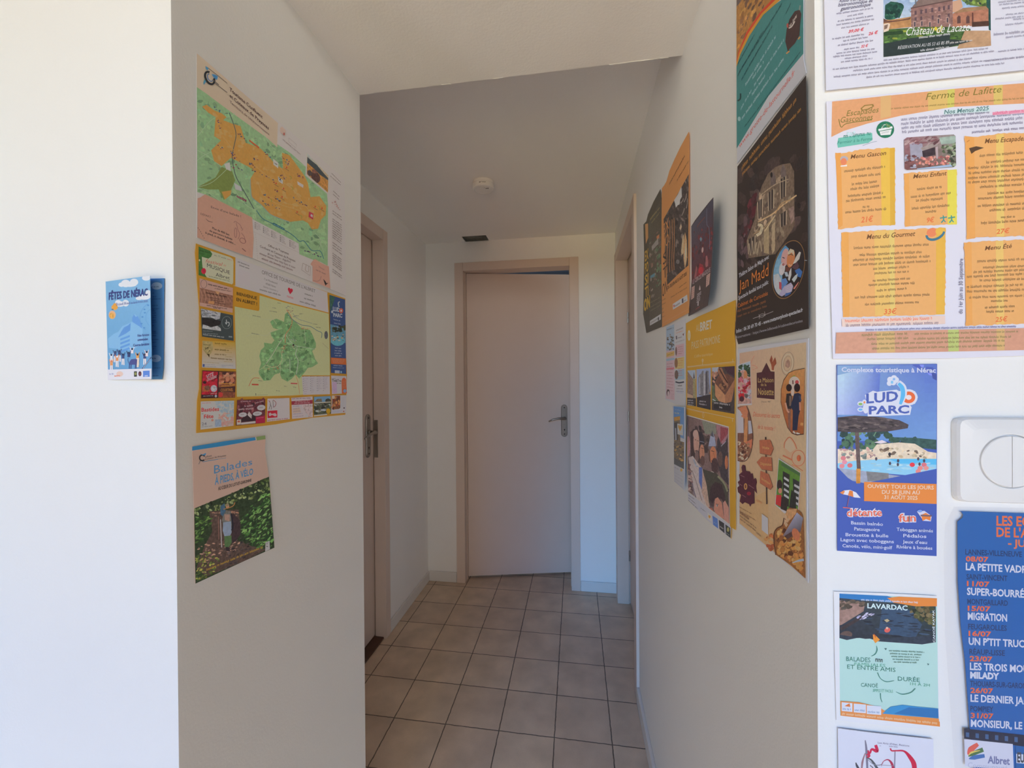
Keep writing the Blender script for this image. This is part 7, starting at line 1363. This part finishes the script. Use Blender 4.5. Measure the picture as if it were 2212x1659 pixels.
P.part('heading_lettering'); P.text('Complexe touristique à Nérac', (200, 152), (918, 158), 36, (214, 218, 232), bold=.03)
P.part('opening_panel'); P.poly([(372, 990), (922, 1006), (924, 1158), (372, 1136)], (230, 138, 66)); P.sub('lettering'); P.text('OUVERT TOUS LES JOURS', (398, 1036), (902, 1048), 30, (242, 214, 186), bold=.015); P.text('DU 28 JUIN AU', (508, 1080), (795, 1086), 30, (242, 214, 186), bold=.015); P.text('31 AOÛT 2025', (525, 1120), (778, 1126), 30, (242, 214, 186), bold=.015)
P.part('activity_lettering')
P.text('détente', (238, 1252), (510, 1248), 60, (226, 222, 226), bold=.09); P.text('détente', (240, 1252), (508, 1248), 58, (222, 110, 84), bold=.02); P.part('fun_lettering'); P.text('fun', (632, 1292), (768, 1290), 62, (226, 222, 226), bold=.09); P.text('fun', (634, 1292), (766, 1290), 60, (222, 110, 84), bold=.02)
P.part('activity_list')
for t, a, b in (('Bassin balnéo', (272, 1312), (515, 1324)), ('Pataugeoire', (296, 1358), (490, 1366)), ('Brouette à bulle', (230, 1402), (556, 1412)), ('Lagon avec toboggans', (192, 1440), (598, 1456)), ('Canoës, vélo, mini-golf', (206, 1486), (585, 1502)), ('Toboggan animés', (618, 1362), (895, 1374)), ('Pédalos', (668, 1410), (845, 1416)), ('Jeux d\'eau', (664, 1456), (850, 1462)), ('Rivière à bouées', (618, 1494), (890, 1506))): P.text(t, a, b, 26, (206, 212, 230), bold=.02)
P.part('parasol_emblem'); P.poly([(186, 1072), (215, 1055), (265, 1050), (310, 1070), (345, 1112), (300, 1108), (250, 1092), (215, 1085)], (226, 222, 222)); P.poly([(248, 1090), (260, 1054), (285, 1060), (290, 1106)], (230, 130, 62)); P.poly([(186, 1072), (215, 1055), (225, 1062), (212, 1086)], (230, 140, 76)); P.stroke([(258, 1095), (242, 1180)], 5, (150, 90, 100)); P.stroke([(210, 1184), (268, 1190)], 6, (216, 100, 80))
P.part('star_emblem'); P.poly([(772, 1215), (830, 1210), (885, 1250), (878, 1290), (820, 1285), (800, 1255)], (206, 206, 216)); P.poly([(805, 1240), (840, 1225), (878, 1248), (875, 1285), (842, 1272), (815, 1286)], (232, 132, 60)); P.stroke([(800, 1245), (885, 1248)], 12, (110, 90, 96)); P.ell(795, 1212, 18, 10, (120, 150, 200))
P.done()

# ---- canoe trip flyer
P = Paper('flyer', 'pale green canoe trip flyer with a river photograph, below the blue pool flyer', 'flyer', 'FR', Nz,
          [(112, 602), (420, 612), (728, 628), (738, 1100), (745, 1410), (735, 1432), (400, 1402), (128, 1370), (118, 1000)], (214, 213, 208), gap=.0012)
P.part('green_ground'); P.poly([(146, 614), (728, 642), (738, 1376), (742, 1408), (150, 1342), (146, 880)], (172, 204, 190)); 
P.part('river_photograph', 'river photograph with canoes'); q = [(146, 640), (300, 655), (480, 670), (720, 692), (722, 905), (640, 918), (560, 912), (450, 905), (380, 900), (310, 878), (250, 880), (190, 892), (146, 880)]
P.poly(q, (52, 60, 70), .3); P.clip = [(146, 642), (722, 690), (722, 905), (600, 915), (400, 902), (300, 885), (190, 890), (146, 878)]
P.grad([(146, 640), (722, 690), (722, 918), (146, 890)], [(60, 66, 74), (54, 70, 70), (48, 54, 58), (44, 50, 58)], .2, 6); P.poly([(400, 700), (560, 710), (640, 800), (600, 880), (380, 850)], (58, 78, 98), .15); P.dabs([(320, 720), (600, 720), (700, 860), (300, 880)], 50, [(48, 58, 70), (62, 80, 98), (40, 46, 56)], (12, 40), 6, 4, 10, .15)
P.poly([(146, 655), (300, 668), (290, 720), (160, 800), (146, 805)], (150, 120, 106), .25); P.dabs([(150, 650), (310, 664), (300, 690), (160, 715)], 20, [(84, 74, 62), (110, 92, 76), (60, 60, 54)], (8, 24), 2, -6, 20, .3); P.poly([(146, 820), (290, 740), (300, 752), (160, 836)], (64, 54, 54), .3); P.ell(185, 862, 38, 24, (96, 78, 70), -10, .3)
P.dabs([(540, 690), (720, 695), (720, 800), (620, 770)], 60, [(70, 74, 48), (96, 92, 58), (50, 56, 44), (110, 96, 66)], (8, 22), 1.4, 0, 60, .4); P.dabs([(250, 740), (340, 720), (350, 745), (260, 780)], 16, [(196, 190, 206), (150, 144, 166), (206, 200, 214)], (6, 14), 2.4, -20, 20, .1)
P.poly([(412, 772), (432, 765), (446, 776), (428, 786)], (176, 160, 120)); P.ell(432, 832, 18, 14, (206, 96, 84), -20); P.ell(430, 820, 7, 7, (220, 180, 150)); P.clip = None
P.poly([(345, 858), (360, 862), (388, 890), (360, 910), (348, 892)], (232, 150, 60)); P.poly([(350, 852), (365, 868), (360, 880)], (190, 90, 50))
P.part('top_band'); P.poly([(146, 614), (430, 628), (490, 645), (470, 668), (300, 655), (146, 640)], (48, 116, 170)); P.poly([(430, 640), (500, 632), (728, 642), (728, 690), (600, 690), (470, 668)], (232, 140, 66)); P.fine((275, 655), (620, 672), 12, (214, 226, 236))
P.part('place_lettering'); P.text('LAVARDAC', (312, 700), (552, 714), 30, (206, 226, 220), bold=.03); P.part('side_lettering'); P.text('CANOË KAYAK', (716, 905), (712, 710), 12, (206, 214, 210), up=(-1, 0), bold=.02)
P.part('trip_lettering')
GR = (76, 132, 112)
for t, a, b, h in (('BALADES', (186, 1016), (330, 1024), 28), ('ET ENTRE AMIS', (192, 1062), (480, 1082), 26), ('DURÉE', (494, 1134), (625, 1142), 26), ('CANOË', (274, 1170), (375, 1176), 24)): P.text(t, a, b, h, (70, 124, 104))
for t, a, b, h in (('FAMILIALES', (235, 1042), (420, 1052), 18), ('1H À 2H', (568, 1160), (685, 1170), 18), ('SIMPLE ET FACILE', (345, 1200), (465, 1206), 18)): P.text(t, a, b, h, (96, 160, 130))
P.fine((360, 1020), (415, 1026), 28, (70, 80, 76)); P.block((440, 958), (655, 968), (470, 1026), (610, 1030), 5, 10, (96, 130, 116))
P.stroke([(366, 925), (370, 950), (358, 975), (335, 988)], [2, 7, 6, 2], GR); P.stroke([(372, 1085), (390, 1120), (425, 1140), (472, 1134)], [6, 4, 5, 2], GR); P.stroke([(482, 1200), (520, 1215), (570, 1205), (598, 1180)], [2, 5, 5, 6], GR); P.stroke([(390, 1208), (392, 1240), (400, 1262)], [6, 5, 3], GR); P.poly([(412, 940), (428, 940), (422, 952)], (80, 110, 104)); P.poly([(668, 1030), (682, 1034), (674, 1042)], (80, 110, 104))
P.part('bottom_band'); P.poly([(150, 1255), (260, 1262), (380, 1290), (440, 1330), (738, 1360), (745, 1408), (152, 1340)], (236, 150, 80)); P.poly([(400, 1330), (450, 1290), (520, 1278), (620, 1290), (735, 1300), (737, 1358), (560, 1345)], (60, 136, 180)); P.poly([(470, 1330), (560, 1292), (735, 1302), (737, 1358)], (50, 110, 160)); P.poly([(152, 1326), (744, 1378), (745, 1408), (152, 1342)], (238, 148, 76)); P.fine((160, 1336), (730, 1394), 15, (250, 214, 170))
for x0, x1, y in ((158, 222, 1268), (230, 303, 1276), (308, 394, 1286)): P.poly([(x0, y - 6), (x1, y), (x1, y + 52), (x0, y + 46)], (214, 216, 220)); P.fine((x0 + 6, y + 38), (x1 - 6, y + 42), 13, (110, 140, 170))
P.poly([(175, 1285), (205, 1268), (210, 1290)], (230, 130, 70)); P.done()

# ---- calligraphy sheet
P = Paper('notice', 'white sheet with red and grey calligraphy, at the very bottom below the canoe flyer', 'notice', 'FR', Qz,
          [(242, 160), (600, 205), (1250, 275), (1270, 1500), (260, 1500)], (206, 206, 210), gap=.0022)
P.part('calligraphy')
P.stroke([(530, 285), (545, 420), (560, 800)], [10, 26, 14], (120, 116, 128)); P.stroke([(640, 335), (655, 400), (600, 380), (580, 420), (540, 440)], [30, 36, 24, 20, 10], (196, 44, 76)); P.stroke([(560, 390), (570, 450), (545, 470)], [14, 30, 10], (190, 50, 74)); P.stroke([(530, 420), (500, 520), (490, 650)], [8, 22, 10], (150, 112, 116)); P.stroke([(545, 470), (600, 500), (680, 620)], [6, 20, 30], (86, 88, 90)); P.stroke([(430, 520), (445, 560), (475, 600)], [8, 26, 10], (70, 70, 76)); P.stroke([(550, 480), (620, 540), (690, 545), (720, 520)], [6, 8, 10, 6], (130, 130, 136))
P.stroke([(845, 390), (842, 500), (835, 800)], [10, 12, 10], (126, 122, 134)); P.stroke([(795, 370), (810, 395), (860, 395), (940, 400), (1000, 460), (1045, 540), (1040, 640), (980, 800)], [16, 14, 14, 18, 40, 52, 46, 10], (192, 40, 66)); P.stroke([(700, 560), (720, 510), (770, 490), (810, 530), (825, 600), (810, 700)], [4, 6, 12, 26, 28, 10], (170, 50, 74)); P.stroke([(700, 545), (840, 555)], 5, (130, 126, 134)); P.stroke([(580, 550), (610, 575), (640, 640)], 10, (110, 100, 104))
P.part('small_lettering'); P.text('Les Arts d\'Hier, Restons', (662, 318), (995, 352), 20, (124, 118, 134), bold=.01); P.fine((780, 352), (885, 364), 16, (150, 146, 156)); P.fine((680, 346), (705, 350), 12, (150, 146, 156))
P.done()

# ---- film programme in its plastic pocket
P = Paper('film_programme', 'blue film programme with orange and white capitals in a clear pocket, below the light switch', 'programme', 'FR', Oz,
          [(205, 125), (950, 150), (1400, 165), (1400, 3150), (390, 3150), (330, 2500), (280, 1800), (232, 1400), (200, 900), (196, 240), (250, 200), (262, 165), (236, 130)], (24, 92, 156), gap=.0022)
P.part('heading_lettering'); P.text('LES ECRANS', (630, 282), (1330, 300), 110, (226, 110, 62), bold=.03); P.text('DE L\'ALBRET', (630, 408), (1340, 430), 108, (226, 110, 62), bold=.03); P.text('- JUILLET', (760, 515), (1260, 540), 80, (226, 116, 70), bold=.03)
def nz(x, y): return ((1760 + x / 2.77 - 2030) * 5.187, (1060 + y / 2.77 - 1080) * 5.187)
rows = [((898, 380), 'LANNES-VILLENEUVE', '08/07', 'LA PETITE VADROUILLE', 34), ((905, 528), 'SAINT-VINCENT', '11/07', 'SUPER-BOURRÉS', 34), ((910, 676), 'MONTGAILLARD', '15/07', 'MIGRATION', 34), ((915, 826), 'FEUGAROLLES', '16/07', 'UN P\'TIT TRUC EN PLUS', 34), ((922, 976), 'RÉAUP-LISSE', '23/07', 'LES TROIS MOUSQUETAIRES', 34), ((926, 1166), 'THOUARS-SUR-GARONNE', '26/07', 'LE DERNIER JAGUAR', 34), ((928, 1316), 'POMPIEY', '31/07', 'MONSIEUR, LE MAIRE', 34)]
wide = lambda t, k: sum(.55 if c in "I'1.,- " else 1 for c in t) * k
P.part('town_lettering')
for (p, a, b, c, h) in rows: P.text(a, nz(*p), nz(p[0] + wide(a, 21), p[1] + wide(a, 21) * .045), 62, (26, 56, 96), bold=.022)
P.part('date_lettering')
for (p, a, b, c, h) in rows: P.text(b, nz(p[0] + 2, p[1] + 40), nz(p[0] + 138, p[1] + 45), 58, (226, 106, 64), bold=.03)
P.part('film_lettering')
for (p, a, b, c, h) in rows:
    if 'TROIS' in c: c = 'LES TROIS MOUSQUETAIRES :'
    P.text(c, nz(p[0] + 2, p[1] + 92), nz(p[0] + 2 + wide(c, 29), p[1] + 92 + wide(c, 29) * .05), 82, (222, 226, 232), bold=.03)
P.text('MILADY', nz(926, 1118), nz(1100, 1126), 72, (222, 226, 232), bold=.05)
P.part('film_strip_band'); P.poly([nz(890, 1420), nz(1400, 1475), nz(1400, 1548), nz(890, 1478)], (26, 34, 56))
for i in range(7): x = 900 + 58 * i; P.poly([nz(x, 1442 + 5.5 * i), nz(x + 20, 1444 + 5.5 * i), nz(x + 20, 1472 + 6 * i), nz(x, 1469 + 6 * i)], (58, 92, 130))
P.part('sponsor_panel'); P.poly([nz(890, 1482), nz(1180, 1512), nz(1186, 1665), nz(895, 1645)], (216, 216, 222))
P.stroke([nz(912, 1575), nz(930, 1545), nz(972, 1512)], [14, 70, 40], (226, 96, 76)); P.stroke([nz(915, 1585), nz(940, 1570), nz(1003, 1545)], [10, 50, 50], (76, 112, 62)); P.stroke([nz(916, 1580), nz(935, 1562), nz(985, 1550)], [6, 22, 6], (216, 190, 90)); P.stroke([nz(918, 1600), nz(950, 1592), nz(1012, 1582)], [8, 50, 40], (58, 104, 160))
P.sub('lettering')
P.text('Albret', nz(1030, 1625), nz(1162, 1635), 84, (112, 116, 150), bold=.03); P.text('Communauté', nz(912, 1652), nz(1150, 1672), 64, (176, 178, 190)); P.poly([nz(1196, 1520), nz(1400, 1545), nz(1400, 1680), nz(1198, 1665)], (24, 92, 150)); P.poly([nz(1200, 1570), nz(1400, 1585), nz(1400, 1640), nz(1202, 1625)], (200, 204, 208)); P.text('EUROPE', nz(1206, 1618), nz(1340, 1630), 110, (60, 64, 70), bold=.04)
P.done()
M_POCKET = bpy.data.materials.new('clear_plastic_pocket'); M_POCKET.use_nodes = True
n_ = M_POCKET.node_tree.nodes; l_ = M_POCKET.node_tree.links
tr = n_.new('ShaderNodeBsdfTransparent'); tr.inputs[0].default_value = (.97, .97, .98, 1); gl = n_.new('ShaderNodeBsdfGlossy'); gl.inputs['Roughness'].default_value = .15; df = n_.new('ShaderNodeBsdfDiffuse'); df.inputs[0].default_value = (.85, .85, .88, 1)
m1 = n_.new('ShaderNodeMixShader'); m1.inputs[0].default_value = .03; m2 = n_.new('ShaderNodeMixShader'); m2.inputs[0].default_value = .025
l_.new(tr.outputs[0], m1.inputs[1]); l_.new(gl.outputs[0], m1.inputs[2]); l_.new(m1.outputs[0], m2.inputs[1]); l_.new(df.outputs[0], m2.inputs[2]); l_.new(m2.outputs[0], n_['Material Output'].inputs[0])
def pocket(root, wall, F, pts, gap, rim=0.0012):
    p0, n = WALLS[wall]; bm = bmesh.new()
    a = [bm.verts.new(ray_hit(*q, p0 + n * gap, n)) for q in at(F, *pts)]; ctr = sum((v.co for v in a), Vector()) / len(a)
    b = [bm.verts.new(v.co + n * rim + (ctr - v.co).normalized() * .002) for v in a]
    for i in range(len(a)): bm.faces.new((a[i - 1], a[i], b[i], b[i - 1]))
    bm.faces.new(b)
    return link('plastic_pocket', bm, M_POCKET, root, 'keep')
pocket(P.root, 'FR', Oz, [(160, 75), (600, 82), (1450, 100), (1450, 3200), (180, 3200), (60, 1500), (45, 600), (60, 270)], .0042)

# ---- light switch
M_SW = material('switch_plastic', (0.86, 0.855, 0.85), 0.32, noise=0.015, spec=0.5)
CXS, CZS, YS = 0.4075, 1.2115, YFR
sw = empty('light_switch', (CXS, YS, CZS), 'white light switch with a round two part rocker, right of the water park flyer', 'light switch')
def plate_ring(w, p, d, n=96):                           # a rounded square when p is large, a circle when p is 2
    out = []
    for k in range(n):
        t = 2 * PI * k / n; c_, s_ = math.cos(t), math.sin(t)
        r_ = w / 2 / (abs(c_) ** p + abs(s_) ** p) ** (1 / p)
        out.append(bm.verts.new((CXS + r_ * c_, YS - d, CZS + r_ * s_)))
    return out
bm = bmesh.new()
rings = [plate_ring(*a) for a in ((.0815, 16, .0003), (.0825, 16, .003), (.0815, 16, .0062), (.079, 15, .0085), (.062, 9, .0104), (.0535, 2, .0112), (.0515, 2, .0110), (.0500, 2, .0088))]
N_ = len(rings[0])
for a, b in zip(rings, rings[1:]):
    for k in range(N_): bm.faces.new((a[k], a[(k + 1) % N_], b[(k + 1) % N_], b[k]))
bm.faces.new(rings[-1]); bm.faces.new(rings[0])
link('cover_plate', bm, M_SW, sw)
for sgn in (-1, 1):
    bm = bmesh.new(); A = []
    for rr_, d in ((.0243, .0095), (.0243, .0118), (.0236, .0124)):
        A.append([bm.verts.new((CXS + sgn * (.0003 + max(0, rr_ * math.sin(t))), YS - d - (.0012 * max(0, math.sin(t)) if sgn > 0 else -.0004 * math.sin(t)), CZS + rr_ * math.cos(t))) for t in [PI * k / 28 for k in range(29)]])
    for a, b in zip(A, A[1:]):
        for k in range(29): bm.faces.new((a[k], a[(k + 1) % 29], b[(k + 1) % 29], b[k]))
    bm.faces.new(A[-1]); bm.faces.new(A[0])
    link('rocker_half', bm, M_SW, sw)
